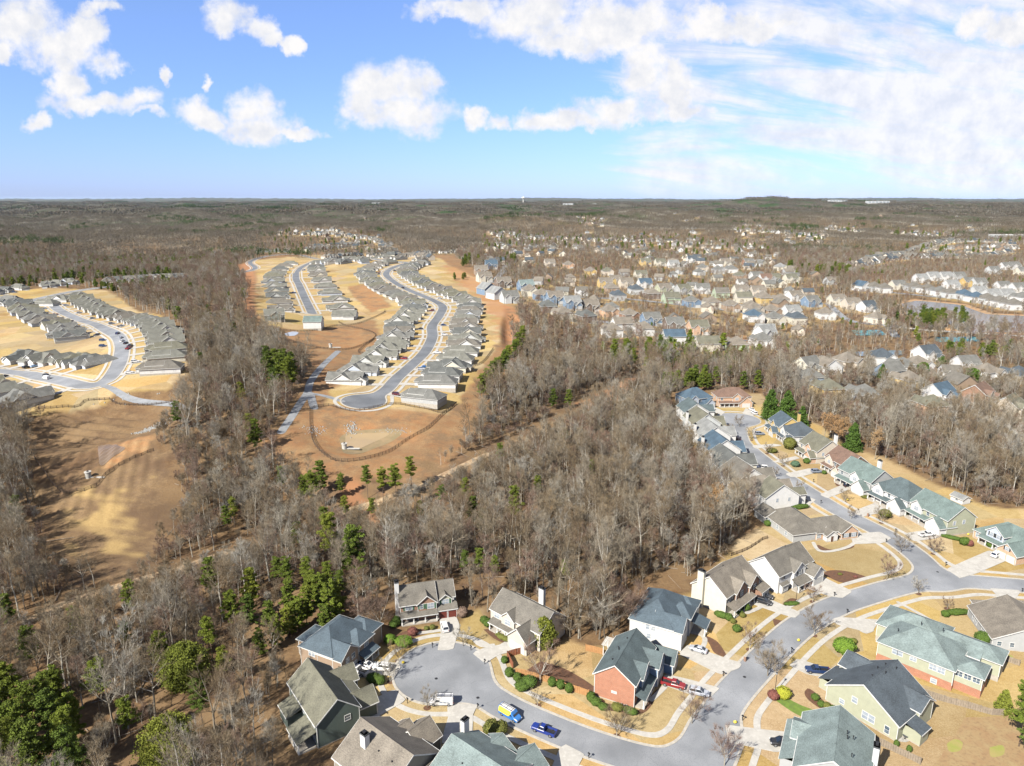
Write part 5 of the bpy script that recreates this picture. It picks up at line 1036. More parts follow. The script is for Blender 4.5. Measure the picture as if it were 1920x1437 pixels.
# ------------------------------------------------------------------ trees
def tint_mat(name, cols, scale=3.0, rough=.9, bumpy=False, trans=0.0):
    """bark, twig or leaf colour, drawn per tree from a few natural tones"""
    m = bpy.data.materials.new(name); m.use_nodes = True; nt = m.node_tree; N = nt.nodes; L = nt.links; b = N['Principled BSDF']
    b.inputs['Roughness'].default_value = rough; b.inputs['Specular IOR Level'].default_value = .15
    oi = N.new('ShaderNodeObjectInfo'); cr = N.new('ShaderNodeValToRGB'); cr.color_ramp.interpolation = 'LINEAR'
    e = cr.color_ramp.elements
    while len(e) < len(cols): e.new(.5)
    for i, c in enumerate(cols): e[i].position = i / (len(cols) - 1); e[i].color = (*al(c), 1)
    L.new(oi.outputs['Random'], cr.inputs[0])
    tc = N.new('ShaderNodeTexCoord'); nz = N.new('ShaderNodeTexNoise'); nz.inputs['Scale'].default_value = scale; nz.inputs['Detail'].default_value = 2; L.new(tc.outputs['Object'], nz.inputs['Vector'])
    mr = N.new('ShaderNodeMapRange'); L.new(nz.outputs[0], mr.inputs[0]); mr.inputs[1].default_value = .3; mr.inputs[2].default_value = .7; mr.inputs[3].default_value = .65; mr.inputs[4].default_value = 1.3
    hs = N.new('ShaderNodeHueSaturation'); L.new(cr.outputs[0], hs.inputs['Color']); L.new(mr.outputs[0], hs.inputs['Value']); L.new(hs.outputs[0], b.inputs['Base Color'])
    return m
M['bark'] = tint_mat('grey_bark', [(.14, .115, .085), (.38, .355, .30), (.21, .18, .135), (.46, .435, .38), (.115, .095, .07), (.27, .235, .18)], 1.2)
M['twig'] = tint_mat('bare_twigs', [(.19, .138, .078), (.30, .275, .22), (.15, .105, .06), (.26, .21, .14), (.13, .095, .06), (.33, .315, .275), (.21, .155, .09)], 1.0)
M['twig_red'] = tint_mat('reddish_twigs', [(.20, .13, .095), (.22, .15, .115), (.17, .12, .09)], 1.0)
M['beech'] = tint_mat('dry_orange_leaves', [(.36, .21, .09), (.31, .185, .09), (.38, .25, .12)], 1.5)
M['pine_bark'] = tint_mat('pine_bark', [(.14, .10, .07), (.19, .14, .10)], 1.2)
M['needle'] = tint_mat('pine_needles', [(.105, .145, .022), (.15, .185, .024), (.08, .12, .02), (.19, .21, .028)], .7)
M['conifer'] = tint_mat('dark_evergreen_leaves', [(.06, .11, .02), (.085, .145, .022)], .8)
M['holly'] = tint_mat('broad_evergreen_leaves', [(.155, .17, .025), (.11, .145, .025)], .9)

def segs_to_mesh(segs, r):
    """segs: (a, b, ra, rb, sides, matindex) -> vertex and face lists"""
    V, F, MI = [], [], []
    for a, b, ra, rb, n, mi in segs:
        a = np.array(a, float); b = np.array(b, float); d = b - a; l = np.linalg.norm(d) + 1e-9; d /= l
        up = np.array([0, 0, 1.]) if abs(d[2]) < .9 else np.array([1., 0, 0]); p = np.cross(d, up); p /= np.linalg.norm(p); q = np.cross(d, p)
        k = len(V); ph = r.random() * 6.28
        for j in range(n):
            t = ph + 2 * math.pi * j / n; V.append(a + (p * math.cos(t) + q * math.sin(t)) * ra)
        if rb > 0:
            for j in range(n):
                t = ph + 2 * math.pi * j / n; V.append(b + (p * math.cos(t) + q * math.sin(t)) * rb)
            for j in range(n): F.append((k + j, k + (j + 1) % n, k + n + (j + 1) % n, k + n + j)); MI.append(mi)
        else:
            V.append(b)
            for j in range(n): F.append((k + j, k + (j + 1) % n, k + n)); MI.append(mi)
    return V, F, MI
def mk(name, segs, mats, r, extra=None, smooth=False):
    V, F, MI = segs_to_mesh(segs, r)
    if extra:
        k = len(V); V += extra[0]; F += [tuple(i + k for i in f) for f in extra[1]]; MI += extra[2]
    me = bpy.data.meshes.new(name); me.from_pydata([tuple(map(float, v)) for v in V], [], F)
    for m in mats: me.materials.append(m)
    me.polygons.foreach_set('material_index', MI); me.update(); return me
def rot_dir(d, ang, az, r=None):
    d = Vector(d).normalized(); up = Vector((0, 0, 1)) if abs(d.z) < .95 else Vector((1, 0, 0)); p = d.cross(up).normalized(); q = d.cross(p)
    return (d * math.cos(ang) + (p * math.cos(az) + q * math.sin(az)) * math.sin(ang)).normalized()
def bare_tree(seed, H=22.0, form='forest', level=3, thick=1.0):
    """a leafless broadleaf tree: returns trunk segments and crown segments"""
    r = random.Random(seed); trunk = []; crown = []
    forest = form == 'forest'
    # leader(s)
    n = 7; fork = r.random() < .45 or not forest; base_r = (.0125 * H if forest else .02 * H) * thick
    leaders = []
    h0 = H * (r.uniform(.35, .5) if forest else r.uniform(.16, .24))
    p = Vector((0, 0, -.8)); d = Vector((r.uniform(-.05, .05), r.uniform(-.05, .05), 1)).normalized(); rr = base_r * 1.25; 
    steps = 4
    for i in range(steps):
        q = p + d * (h0 + .8) / steps; r2 = rr * (.80 if i == 0 else .93); trunk.append((p, q, rr, r2, 6, 0)); p, rr = q, r2
        d = (d + Vector((r.uniform(-.07, .07), r.uniform(-.07, .07), 0))).normalized()
    k = (2 if r.random() < .6 else 3) if fork else 1
    if not forest: k = r.choice([3, 4, 5])
    az0 = r.random() * 6.28
    for j in range(k):
        ang = 0.06 if k == 1 else (r.uniform(.18, .42) if forest else r.uniform(.35, .7))
        leaders.append((Vector(p), rot_dir(d, ang, az0 + j * 6.28 / k + r.uniform(-.5, .5)), rr * (1 if k == 1 else .72), H - h0))
    def twig(p, d, L, rad):
        m = p + d * L * .5 + Vector((r.uniform(-.1, .1), r.uniform(-.1, .1), r.uniform(0, .1))) * L
        crown.append((p, m, rad, rad * .7, 3, 1)); crown.append((m, p + d * L + Vector((0, 0, .1 * L)), rad * .7, 0, 3, 1))
    def branch(p, d, L, rad, lev):
        pts = []; q = Vector(p); dd = Vector(d); ns = 4 if lev == 1 else 3
        for i in range(ns):
            nq = q + dd * (L / ns); r0 = rad * (1 - i / ns * .75); r1 = rad * (1 - (i + 1) / ns * .75)
            crown.append((q, nq, r0, r1, 4 if lev == 1 else 3, 0 if lev == 1 else 1)); pts.append((q, nq, dd.copy(), r1)); q = nq
            dd = (dd + Vector((r.uniform(-.16, .16), r.uniform(-.16, .16), r.uniform(.0, .18)))).normalized()
        if lev >= level: return
        m = (8 if lev == 1 else 6)
        for i in range(m):
            t = .2 + .8 * (i + r.random()) / m; s = min(ns - 1, int(t * ns)); a, b, dv, rv = pts[s]; pos = a.lerp(b, t * ns - s)
            nd_ = rot_dir(dv, r.uniform(.45, .95), r.random() * 6.28); nd_ = (nd_ + Vector((0, 0, .25))).normalized()
            if lev + 1 < level: branch(pos, nd_, L * r.uniform(.38, .58), rad * .48, lev + 1)
            else: twig(pos, nd_, r.uniform(.9, 1.9) * (H / 22) ** .5, max(.008, .024 * thick * (H / 22) ** .5))
        for i in range(3): twig(q, rot_dir(dd, r.uniform(.1, .5), r.random() * 6.28), r.uniform(.8, 1.5) * (H / 22) ** .5, max(.008, .022 * thick * (H / 22) ** .5))
    for (p, d, rad, HL) in leaders:
        nst = 6; q = Vector(p); dd = Vector(d); rr = rad; nodes = []
        for i in range(nst):
            nq = q + dd * HL / nst; r2 = max(.02, rad * (1 - (i + 1) / nst * .9)); trunk.append((q, nq, rr, r2, 5, 0)); nodes.append((q, nq, dd.copy(), r2)); q, rr = nq, r2
            up = .15 if forest else .05
            dd = (dd + Vector((r.uniform(-.10, .10), r.uniform(-.10, .10), up))).normalized()
        nl = (13 if k == 1 else 8) if forest else 6
        if k == 3 and forest: nl = 6
        for i in range(nl):
            t = (.02 if k > 1 else .0) + .96 * (i + r.random() * .8) / nl; s = min(nst - 1, int(t * nst)); a, b, dv, rv = nodes[s]; pos = a.lerp(b, t * nst - s)
            ang = r.uniform(.55, 1.0) * (1.15 - .4 * t)
            L = H * (r.uniform(.15, .25) if forest else r.uniform(.22, .34)) * (1.1 - .6 * t) * (1.15 if k == 1 else .95)
            branch(pos, rot_dir(dv, ang, i * 2.4 + r.uniform(-.4, .4)), L, max(.03, rv * .6), 1)
    return trunk, crown, r
def leaf_tris(centers, radii, count, size, r, flat=.8):
    V, F = [], []
    for c, rad in zip(centers, radii):
        for _ in range(count):
            d = Vector((r.gauss(0, 1), r.gauss(0, 1), r.gauss(0, 1) * flat)).normalized(); t = r.random() ** .4
            p = Vector(c) + Vector((d.x * rad[0], d.y * rad[0], d.z * rad[1])) * t
            a = Vector((r.gauss(0, 1), r.gauss(0, 1), r.gauss(0, 1))).normalized(); b_ = a.cross(Vector((r.gauss(0, 1), r.gauss(0, 1), r.gauss(0, 1)))).normalized(); s = size * r.uniform(.6, 1.4)
            k = len(V); V += [p + a * s, p - a * s * .5 + b_ * s * .8, p - a * s * .5 - b_ * s * .8]; F.append((k, k + 1, k + 2))
    return V, F
def pine_tree(seed, H=22.0, dens=1.0, lo=.45, wide=.17, size=.34):
    r = random.Random(seed); trunk = []; limbs = []; cs, rs = [], []
    p = Vector((0, 0, -.8)); d = Vector((r.uniform(-.04, .04), r.uniform(-.04, .04), 1)).normalized(); n = 8; r0 = .011 * H; nodes = []
    for i in range(n):
        q = p + d * (H * .97 + .8) / n; a, b = r0 * (1 - i / n * .85), r0 * (1 - (i + 1) / n * .85); trunk.append((p, q, a, b, 6, 0)); nodes.append((p, q)); p = q
        d = (d + Vector((r.uniform(-.03, .03), r.uniform(-.03, .03), .05))).normalized()
    nb_ = int(30 * (1 - lo) / .5)
    for i in range(nb_):
        t = lo + (1 - lo) * (i + r.random()) / nb_; s = min(n - 1, int(t * n)); a, b = nodes[s]; pos = a.lerp(b, t * n - s)
        tt = (t - lo) / (1 - lo); prof = (math.sin(min(1, tt * 1.35 + .22) * math.pi * .78) ** .8) * (1 - tt * .45)
        L = H * wide * prof * r.uniform(.55, 1.2) + .5; az = i * 2.4 + r.uniform(-.6, .6)
        e = pos + Vector((math.cos(az) * L, math.sin(az) * L, L * r.uniform(-.05, .45))); limbs.append((pos, e, .05, .02, 3, 0))
        m = 3 if L > 2 else 2
        for j in range(m):
            u_ = 1 - j * .33; cs.append(pos.lerp(e, u_) + Vector((r.uniform(-.4, .4), r.uniform(-.4, .4), r.uniform(-.1, .5)))); rs.append((r.uniform(.7, 1.25) * (H / 22), r.uniform(.4, .75) * (H / 22)))
    cs.append(p + Vector((0, 0, .1))); rs.append((.8, .9))
    V, F = leaf_tris(cs, rs, int(34 * dens), size, r)
    return trunk, limbs, V, F, r
def cone_tree(seed, H=10.0, rad=2.6, dens=1.0, size=.3, top=.12, round_=False):
    r = random.Random(seed); cs, rs = [], []; n = int(46)
    for i in range(n):
        t = (i + r.random()) / n; R_ = rad * ((1 - t) ** .75 + top) if not round_ else rad * math.sin(math.pi * (.12 + .86 * t)) ** .6
        for k in range(3):
            az = r.random() * 6.28; u_ = R_ * r.uniform(.35, .85); cs.append((math.cos(az) * u_, math.sin(az) * u_, H * (.05 + .93 * t))); rs.append((max(.3, R_ * .42), max(.3, R_ * .40)))
    V, F = leaf_tris(cs, rs, int(22 * dens), size, r)
    return [(Vector((0, 0, -.5)), Vector((0, 0, H * .9)), .02 * H, .02, 5, 0)], [], V, F, r

FOREST = []   # (trunk mesh, crown mesh, joined mesh)
for i in range(9):
    tr, cr, r_ = bare_tree(100 + i, H=[22, 25, 20, 23, 18, 24, 21, 26, 17][i])
    FOREST.append((mk('bare_trunk', tr, [M['bark']], r_), mk('bare_crown', cr, [M['bark'], M['twig'] if i != 4 and i != 8 else M['twig_red']], r_)))
def joined(name, H, seed, level, thick, twigm, form='forest'):
    tr, cr, r_ = bare_tree(seed, H=H, level=level, thick=thick, form=form)
    return mk(name, tr + cr, [M['bark'], twigm], r_)
def pine_join(name, seed, H, dens, lo, wide, size, m='needle'):
    tr, lb, V, F, r_ = pine_tree(seed, H, dens, lo, wide, size)
    return mk(name, tr + lb, [M['pine_bark'], M[m]], r_, (V, F, [1] * len(F)))
PINES = []
for i in range(6):
    tr, lb, V, F, r_ = pine_tree(300 + i, H=[22, 24, 19, 16, 21, 13][i], dens=3.2, size=.2, lo=[.38, .45, .3, .25, .5, .15][i], wide=[.17, .15, .18, .2, .16, .22][i])
    PINES.append((mk('pine_trunk', tr + lb, [M['pine_bark']], r_), mk('pine_crown', [], [M['needle']], r_, (V, F, [0] * len(F)))))
LIB = {}
def libcol(name, meshes):
    c = bpy.data.collections.new(name)
    for me in meshes: c.objects.link(bpy.data.objects.new(name + '_source', me))
    LIB[name] = c; return c
def scatter(name, colname, pts, label, cat, mode='stuff'):
    """one object: every point (x,y,z,rot,scale,index) carries one instance"""
    P = np.array(pts, float); me = bpy.data.meshes.new(name); me.vertices.add(len(P)); me.vertices.foreach_set('co', P[:, :3].astype(np.float32).ravel())
    for nm, k, ty in (('rz', 3, 'FLOAT'), ('sc', 4, 'FLOAT'), ('ix', 5, 'INT')):
        a = me.attributes.new(nm, ty, 'POINT'); a.data.foreach_set('value', P[:, k].astype(np.int32 if ty == 'INT' else np.float32))
    me.update(); o = link(name, me)
    ng = bpy.data.node_groups.new(name + '_scatter', 'GeometryNodeTree'); ng.interface.new_socket('Geometry', in_out='INPUT', socket_type='NodeSocketGeometry'); ng.interface.new_socket('Geometry', in_out='OUTPUT', socket_type='NodeSocketGeometry')
    N, L = ng.nodes, ng.links; gi = N.new('NodeGroupInput'); go = N.new('NodeGroupOutput'); ip = N.new('GeometryNodeInstanceOnPoints'); ci = N.new('GeometryNodeCollectionInfo')
    ci.inputs['Collection'].default_value = LIB[colname]; ci.inputs['Separate Children'].default_value = True; ci.inputs['Reset Children'].default_value = True
    ip.inputs['Pick Instance'].default_value = True
    def na(n, t):
        q = N.new('GeometryNodeInputNamedAttribute'); q.data_type = t; q.inputs[0].default_value = n; return q.outputs[0]
    cx = N.new('ShaderNodeCombineXYZ'); L.new(na('rz', 'FLOAT'), cx.inputs[2]); er = N.new('FunctionNodeEulerToRotation'); L.new(cx.outputs[0], er.inputs[0])
    L.new(gi.outputs[0], ip.inputs['Points']); L.new(ci.outputs[0], ip.inputs['Instance']); L.new(na('ix', 'INT'), ip.inputs['Instance Index']); L.new(er.outputs[0], ip.inputs['Rotation']); L.new(na('sc', 'FLOAT'), ip.inputs['Scale'])
    L.new(ip.outputs[0], go.inputs[0]); md = o.modifiers.new('scatter', 'NODES'); md.node_group = ng
    tag(o, label, cat, kind=mode); return o

# evergreens one can tell apart: (base px, base py, height, kind)
EV = [(619, 1066, 20, 0), (665, 1090, 19, 3), (587, 962, 18, 1), (572, 950, 13, 0), (719, 944, 15, 4), (744, 947, 17, 4), (772, 922, 15, 4), (690, 935, 14, 4), (640, 937, 11, 0), (428, 1000, 11, 0), (470, 1142, 13, 3), (940, 878, 12, 1),
      (966, 992, 17, 0), (888, 992, 13, 3), (905, 1000, 10, 3), (335, 808, 14, 0), (35, 987, 12, 0), (440, 990, 13, 1), (478, 848, 15, 3), (470, 828, 13, 3), (188, 1342, 15, 1), (306, 1262, 12, 3),
      (575, 1172, 12, 3), (600, 1155, 13, 3), (622, 1172, 13, 5), (637, 1162, 12, 3), (560, 1184, 10, 5), (540, 1194, 9, 5), (612, 1190, 9, 5), (590, 1140, 12, 3), (520, 1214, 9, 5), (505, 1190, 10, 3), (490, 1232, 8, 5), (470, 1184, 11, 3), (548, 1160, 12, 3),
      (30, 1345, 15, 0), (62, 1402, 16, 0), (112, 1425, 17, 2), (90, 1380, 16, 0), (18, 1402, 16, 2), (130, 1462, 17, 0), (50, 1445, 17, 2), (2, 1350, 15, 0), (108, 1352, 14, 2), (150, 1500, 17, 0), (80, 1490, 18, 2), (20, 1490, 17, 0), (-20, 1440, 17, 2), (140, 1400, 13, 3),
      (510, 722, 19, 2), (525, 736, 21, 2), (540, 739, 20, 0), (549, 731, 18, 2), (500, 704, 17, 2), (535, 722, 20, 2), (520, 712, 18, 0), (550, 716, 17, 2), (515, 742, 15, 2),
      (1035, 768, 12, 3), (1065, 766, 11, 3), (1910, 1400, 16, 0), (1935, 1360, 17, 2), (1925, 1440, 14, 0), (1245, 733, 12, 3), (1258, 736, 13, 3), (1268, 730, 12, 3), (1341, 722, 12, 3), (1393, 732, 12, 3), (1420, 730, 12, 3), (1212, 700, 11, 3), (1365, 716, 11, 1)]
_r = random.Random(5)
for a in [(250, 1150, 11), (395, 1120, 13), (150, 1210, 12), (240, 1230, 10), (560, 1050, 14), (610, 1010, 13), (650, 985, 12), (530, 925, 12), (600, 930, 15), (700, 985, 11), (790, 985, 10), (830, 960, 11), (870, 950, 12), (1010, 940, 11), (1110, 905, 10), (520, 1110, 12), (540, 1120, 13), (440, 1180, 12), (400, 1240, 13), (420, 1290, 11), (250, 1400, 13), (380, 1360, 12), (870, 1085, 10), (900, 1090, 11), (930, 1098, 10), (1060, 1100, 9),
          (455, 760, 12), (380, 700, 12), (410, 640, 12), (620, 1120, 12), (640, 1135, 11), (580, 1120, 13), (60, 1250, 12), (20, 1180, 11), (1150, 800, 9), (1060, 840, 10)]: EV.append((a[0], a[1], a[2], _r.choice([0, 1, 3, 4])))
for q in range(22):
    t = q / 21; EV.append((985 - 80 * t + _r.uniform(-6, 6), 652 + 98 * t, _r.uniform(11, 16), 3))
for q in range(18): EV.append((1133 + _r.random() * 115, 672 + _r.random() * 18, _r.uniform(13, 18), 2))
for q in range(12): EV.append((1278 + _r.random() * 52, 722 + _r.random() * 12, _r.uniform(10, 14), 3))
for q in range(8): EV.append((1380 + _r.random() * 44, 672 + _r.random() * 14, _r.uniform(9, 13), 3))
for q in range(34): EV.append((1700 + _r.random() * 114, 600 + _r.random() * 16 + 4, _r.uniform(13, 17), 2))
for q in range(16): EV.append((1530 + _r.random() * 62, 512 + _r.random() * 12, _r.uniform(14, 19), 2))
for q in range(9): EV.append((1476 + _r.random() * 40, 505 + _r.random() * 10, _r.uniform(13, 17), 2))
for q in range(8): EV.append((1768 + _r.random() * 40, 660 + _r.random() * 14, _r.uniform(9, 13), 3))
for q in range(12): EV.append((1833 + _r.random() * 68, 662 + _r.random() * 14, _r.uniform(9, 13), 3))
for q in range(7): EV.append((867 + _r.random() * 32, 493 + _r.random() * 8, _r.uniform(12, 16), 5))
for q in range(9): EV.append((928 + _r.random() * 42, 488 + _r.random() * 8, _r.uniform(12, 16), 5))
for q in range(5): EV.append((851 + _r.random() * 28, 521 + _r.random() * 5, _r.uniform(6, 9), 5))
EVXY = []
for (px, py, h, kd) in EV:
    x, y = G(px, py)
    if y < 470: EVXY += [(x, y, (3.2 + h * .09) ** 2), (x + (-x / y) * 5, y - 5, 16)]
for (px, py) in ((350, 1285), (322, 1440), (1443, 787), (1474, 790), (1597, 846), (1020, 1212), (345, 1310), (320, 1460), (300, 1440)):
    x, y = G(px, py); EVXY += [(x, y, 64), (x + 3, y - 6, 36)]
# where trees stand ------------------------------------------------
CLEAR = [GAPB, GAPL, LAWN_NEAR, TAN_NEW, DIRT_NEW, POND3, CLEAR3, TAN_LEFT, EASE, LAKE, POND4]
HP = np.array([(h[0], h[1], h[2]) for h in HOUSE_POS]) if HOUSE_POS else np.zeros((0, 3))
_cell = {}
for h in HP: 
    _cell.setdefault((int(h[0] // 40), int(h[1] // 40)), []).append(h)
def free_of_houses(x, y):
    i, j = int(x // 40), int(y // 40)
    for a in (i - 1, i, i + 1):
        for b in (j - 1, j, j + 1):
            for h in _cell.get((a, b), ()):
                if (x - h[0]) ** 2 + (y - h[1]) ** 2 < h[2] ** 2: return False
    return True
def jgrid(y0, y1, sp, keep=None):
    ys = np.arange(y0, y1, sp); pts = []
    for y in ys:
        w = y * .80 + 25; xs = np.arange(-w, w, sp); pts.append(np.stack([xs, np.full_like(xs, y)], 1))
    P = np.concatenate(pts); P += rng.uniform(-.48, .48, P.shape) * sp; return P
def open_mask(P, soft=False):
    x, y = P[:, 0], P[:, 1]; m = np.ones(len(P), bool)
    for c in CLEAR: m &= ~inside(x, y, c)
    for t in (TR1, P1): m &= seg_dist(x, y, t) > 3.0
    m &= seg_dist(x, y, TR2) > 4
    m &= ~((x > -47) & (y < 150)) & ~((x > 40) & (y < 200))
    for q in EVXY: m &= (x - q[0]) ** 2 + (y - q[1]) ** 2 > q[2]
    return m
near = np.concatenate([jgrid(95, 270, 4.6), jgrid(270, 470, 5.7)]); near = near[open_mask(near)]
near = np.array([p for p in near if free_of_houses(p[0], p[1])])
dens = .5 + .5 * np.sin(near[:, 0] / 23 + 1) * np.cos(near[:, 1] / 31); near = near[rng.random(len(near)) < .78 + .22 * dens]
mid = jgrid(470, 1500, 7.4); mid = mid[open_mask(mid)]
intan = np.zeros(len(mid), bool)
for p in MID_TAN: intan |= inside(mid[:, 0], mid[:, 1], p)
_k = (~intan) | (rng.random(len(mid)) < .8); mid, intan = mid[_k], intan[_k]; mid = np.concatenate([mid, intan[:, None]], 1)
mid = np.array([p for p in mid if free_of_houses(p[0], p[1])])
# evergreen places: (pixel x, pixel y, spread in pixels, how many)
def vis(P, h=20):
    z = terr(P[:, 0], P[:, 1]); px, py, d = proj(P[:, 0], P[:, 1], z + h * .6); return (px > -60) & (px < 1980) & (py > 330) & (py < 1500), z
v, zn = vis(near); near, zn = near[v], zn[v]
v, zm = vis(mid, 10); mid, zm = mid[v], zm[v]
mids = np.where(mid[:, 2] > 0, rng.uniform(.30, .58, len(mid)), rng.uniform(.5, .85, len(mid)))
FEAT = []
for L_, st in ((TR1, 5), (TR2, 6), (P1, 8), (smooth_line(GP([(600, 905), (700, 925), (800, 895), (900, 855), (1000, 800), (1100, 745), (1190, 706)])), 7)): FEAT += [(q[0], q[1], 6 if L_ is TR1 else 5, 0.5, 70 if L_ is TR1 else 50) for q in along(L_, st)]
for px in range(85, 340, 22):
    for py in range(800, 1075, 25):
        q = G(px, py)
        if inside(np.array(q[0]), np.array(q[1]), CLEAR3) or inside(np.array(q[0]), np.array(q[1]), POND3): FEAT.append((q[0], q[1], 7, 1.5, 42))
for px in range(590, 860, 25): q = G(px, 868 - abs(px - 690) * .2); FEAT.append((q[0], q[1], 9, .5, 45))
for (px, py, h, kd) in EV:
    q = G(px, py)
    if q[1] < 1200 and h > 12.5: FEAT.append((q[0], q[1], 2.4, h * .45, 22))
def sightline(P, z, s, hgt):
    """trees standing right before a house are lower or absent, as in the back yards"""
    s = s.copy(); ax = P[:, 0] / P[:, 1]; dist = np.hypot(P[:, 0], P[:, 1])
    for hx, hy, hr, hh, win in [(a, b, c * .95, 2.0, 85) for a, b, c in HP if 330 < b < 1500] + FEAT:
        dh = math.hypot(hx, hy); m = (np.abs(ax - hx / hy) * P[:, 1] < hr) & (dist < dh) & (dist > dh - win); zr = CAMH + (tz(hx, hy) + hh - CAMH) * dist / dh; top = z + hgt * s; b = m & (top > zr); s[b] = np.minimum(s[b], np.maximum(.0, (zr - z)[b] / hgt)) * rng.uniform(.7, 1.25, int(b.sum()))
    return s
mids = sightline(mid, zm, mids, 19); _k = mids > .22; mid, zm, mids = mid[_k], zm[_k], mids[_k]
nears = sightline(near, zn, np.where(rng.random(len(near)) < .3, rng.uniform(.34, .6, len(near)), rng.uniform(.58, .92, len(near))), 22); _k = nears > .18; near, zn, nears = near[_k], zn[_k], nears[_k]
# individual bare trees: the nearest ones
def tint_of(i): return ['grey', 'tall pale', 'brown', 'grey-brown', 'reddish-twigged', 'tall grey', 'tan', 'tall brown', 'reddish-twigged'][i]
def tree_place(px, py):
    """where in the picture's landmarks a tree stands"""
    if py > 1200 and px < 300: return 'in the woods at the lower left, below the dirt track'
    if py > 1180 and px < 560: return 'in the woods left of the dark green two-storey house'
    if px < 110: return 'in the tree belt at the left edge beside the earth basin'
    if px < 330 and py > 1060: return 'in the woods just below the pale dirt track'
    if px < 420 and py > 800: return 'in the woods between the grassy clearing and the left track'
    if px < 720 and py > 1080: return 'behind the blue-grey roofed tan house'
    if px < 560 and py > 900: return 'in the woods around the end of the left dirt track'
    if px < 560: return 'in the wood strip between the two ranch house estates'
    if px < 760 and py > 960: return 'in the woods above the turnaround, by the two bright pines'
    if px < 900 and py > 1040: return 'behind the brown house with green shutters'
    if px < 1130 and py > 1040: return 'behind the beige house with the white chimney'
    if px < 1300 and py > 1040: return 'behind the white house with the blue-grey roof'
    if px < 1450 and py > 960: return 'in the woods behind the cream and white gabled houses'
    if px < 900: return 'below the curved rail fence of the retention pond'
    if px < 1100: return 'in the middle of the big wood, right of the retention pond'
    if px < 1350: return 'in the wood left of the row of houses with chimneys'
    if px > 1550: return 'in the tall wood behind the houses with sea-green roofs'
    return 'in the wood above the upper turnaround'
order = np.argsort(near[:, 1]); near, zn, nears = near[order], zn[order], nears[order]
NIND = 296; k = 0; seen = {}
stufft = []
hf = [22, 25, 20, 23, 18, 24, 21, 26, 17]
for j, (p, z) in enumerate(zip(near, zn)):
    i = int(rng.integers(0, 9)); s = float(nears[j]); rz = rng.uniform(0, 6.28)
    px, py, _ = proj(p[0], p[1], z); ptx, pty, _ = proj(p[0], p[1], z + 20)
    if px < 1120 and py > 1230 and px > 430: s *= .8
    vis_ = -20 < px < 1940 and pty < 1437
    if k < NIND and vis_:
        k += 1; pl = tree_place(float(px), float(py))
        t = thing('bare_tree', f'{tint_of(i)} leafless tree {pl}', 'tree', (p[0], p[1], z), rz, f'{tint_of(i)} leafless trees {pl}'); t.scale = (s, s, s)
        link('trunk', FOREST[i][0], t); link('crown', FOREST[i][1], t)
    elif py < 1600: stufft.append((p[0], p[1], z, rz, s, i))
libcol('woodland', [mk('bare_wood_tree', *(lambda tc: (tc[0] + tc[1], [M['bark'], M['twig'] if i not in (4, 8) else M['twig_red']], tc[2]))(bare_tree(100 + i, H=hf[i]))) for i in range(9)])
_u = jgrid(95, 470, 3.5); _u = _u[(seg_dist(_u[:, 0], _u[:, 1], TR1) > 8) & (seg_dist(_u[:, 0], _u[:, 1], TR2) > 8)]; _u = _u[open_mask(_u)]; _u = np.array([p for p in _u if free_of_houses(p[0], p[1])]); _v, _z = vis(_u, 5); _u, _z = _u[_v], _z[_v]
libcol('undergrowth', [mk('sapling', *(lambda tc: (tc[0] + tc[1], [M['bark'], M['twig_red'] if i == 1 else M['twig']], tc[2]))(bare_tree(960 + i, H=[7, 5, 9, 4][i], form='open' if i % 2 else 'forest', level=3, thick=.8))) for i in range(4)])
scatter('undergrowth', 'undergrowth', np.stack([_u[:, 0], _u[:, 1], _z, rng.uniform(0, 6.28, len(_u)), rng.uniform(.5, 1.15, len(_u)), rng.integers(0, 4, len(_u))], 1), 'thin leafless saplings and brush under the winter woods', 'undergrowth')
scatter('bare_woods', 'woodland', stufft, 'dense leafless winter woods between the housing estates', 'woods')
def ev_place(px, py):
    if py > 1290 and px < 200: return 'in the dense evergreen clump at the lower left corner'
    if px > 1850 and py > 1200: return 'at the right edge beyond the back lawns'
    if 460 < px < 650 and py > 1130: return 'beside and behind the tan house with the blue-grey roof'
    if px < 420: return 'standing alone among leafless trees at the left'
    if 490 < px < 560 and py < 760: return 'in the dark stand left of the forked grey path'
    if py > 1040: return 'above the turnaround, bright against the dark wood'
    if 560 < px < 800: return 'just below the retention pond fence'
    if px < 1000 and py > 800: return 'rising out of the leafless big wood'
    if 890 < px < 1000 and 640 < py < 760: return 'in the line beside the bank of the ranch estate'
    if 1120 < px < 1260 and py < 695: return 'in the green stand below the tan-roofed houses'
    if 1000 < px < 1100: return 'standing by the cleared strip in the middle wood'
    if px > 1690 and py < 630: return 'in the round pine stand on the lake shore'
    if px > 1740: return 'in the row near the tennis courts'
    if px < 1000 and py < 530: return 'beside the houses right of the ranch estate bank'
    if px > 1460 and py < 530: return 'in the dark grove in front of the lakeside estate'
    if px < 1000: return 'in the strip of wood left of the ranch houses'
    return 'in the wood above the upper turnaround'
for (px, py, h, kd) in EV:
    x, y = G(px, py); s = h / [22, 24, 19, 16, 21, 13][kd]; word = ['tall round-crowned', 'slim', 'dense', 'bright', 'high-crowned', 'short bushy'][kd]; pl = ev_place(px, py)
    t = thing('pine_tree', f'{word} green pine {pl}', 'tree', (x, y, tz(x, y)), _r.random() * 6.28, f'{word} green pines {pl}'); t.scale = (s, s, s)
    link('trunk', PINES[kd][0], t); link('crown', PINES[kd][1], t)
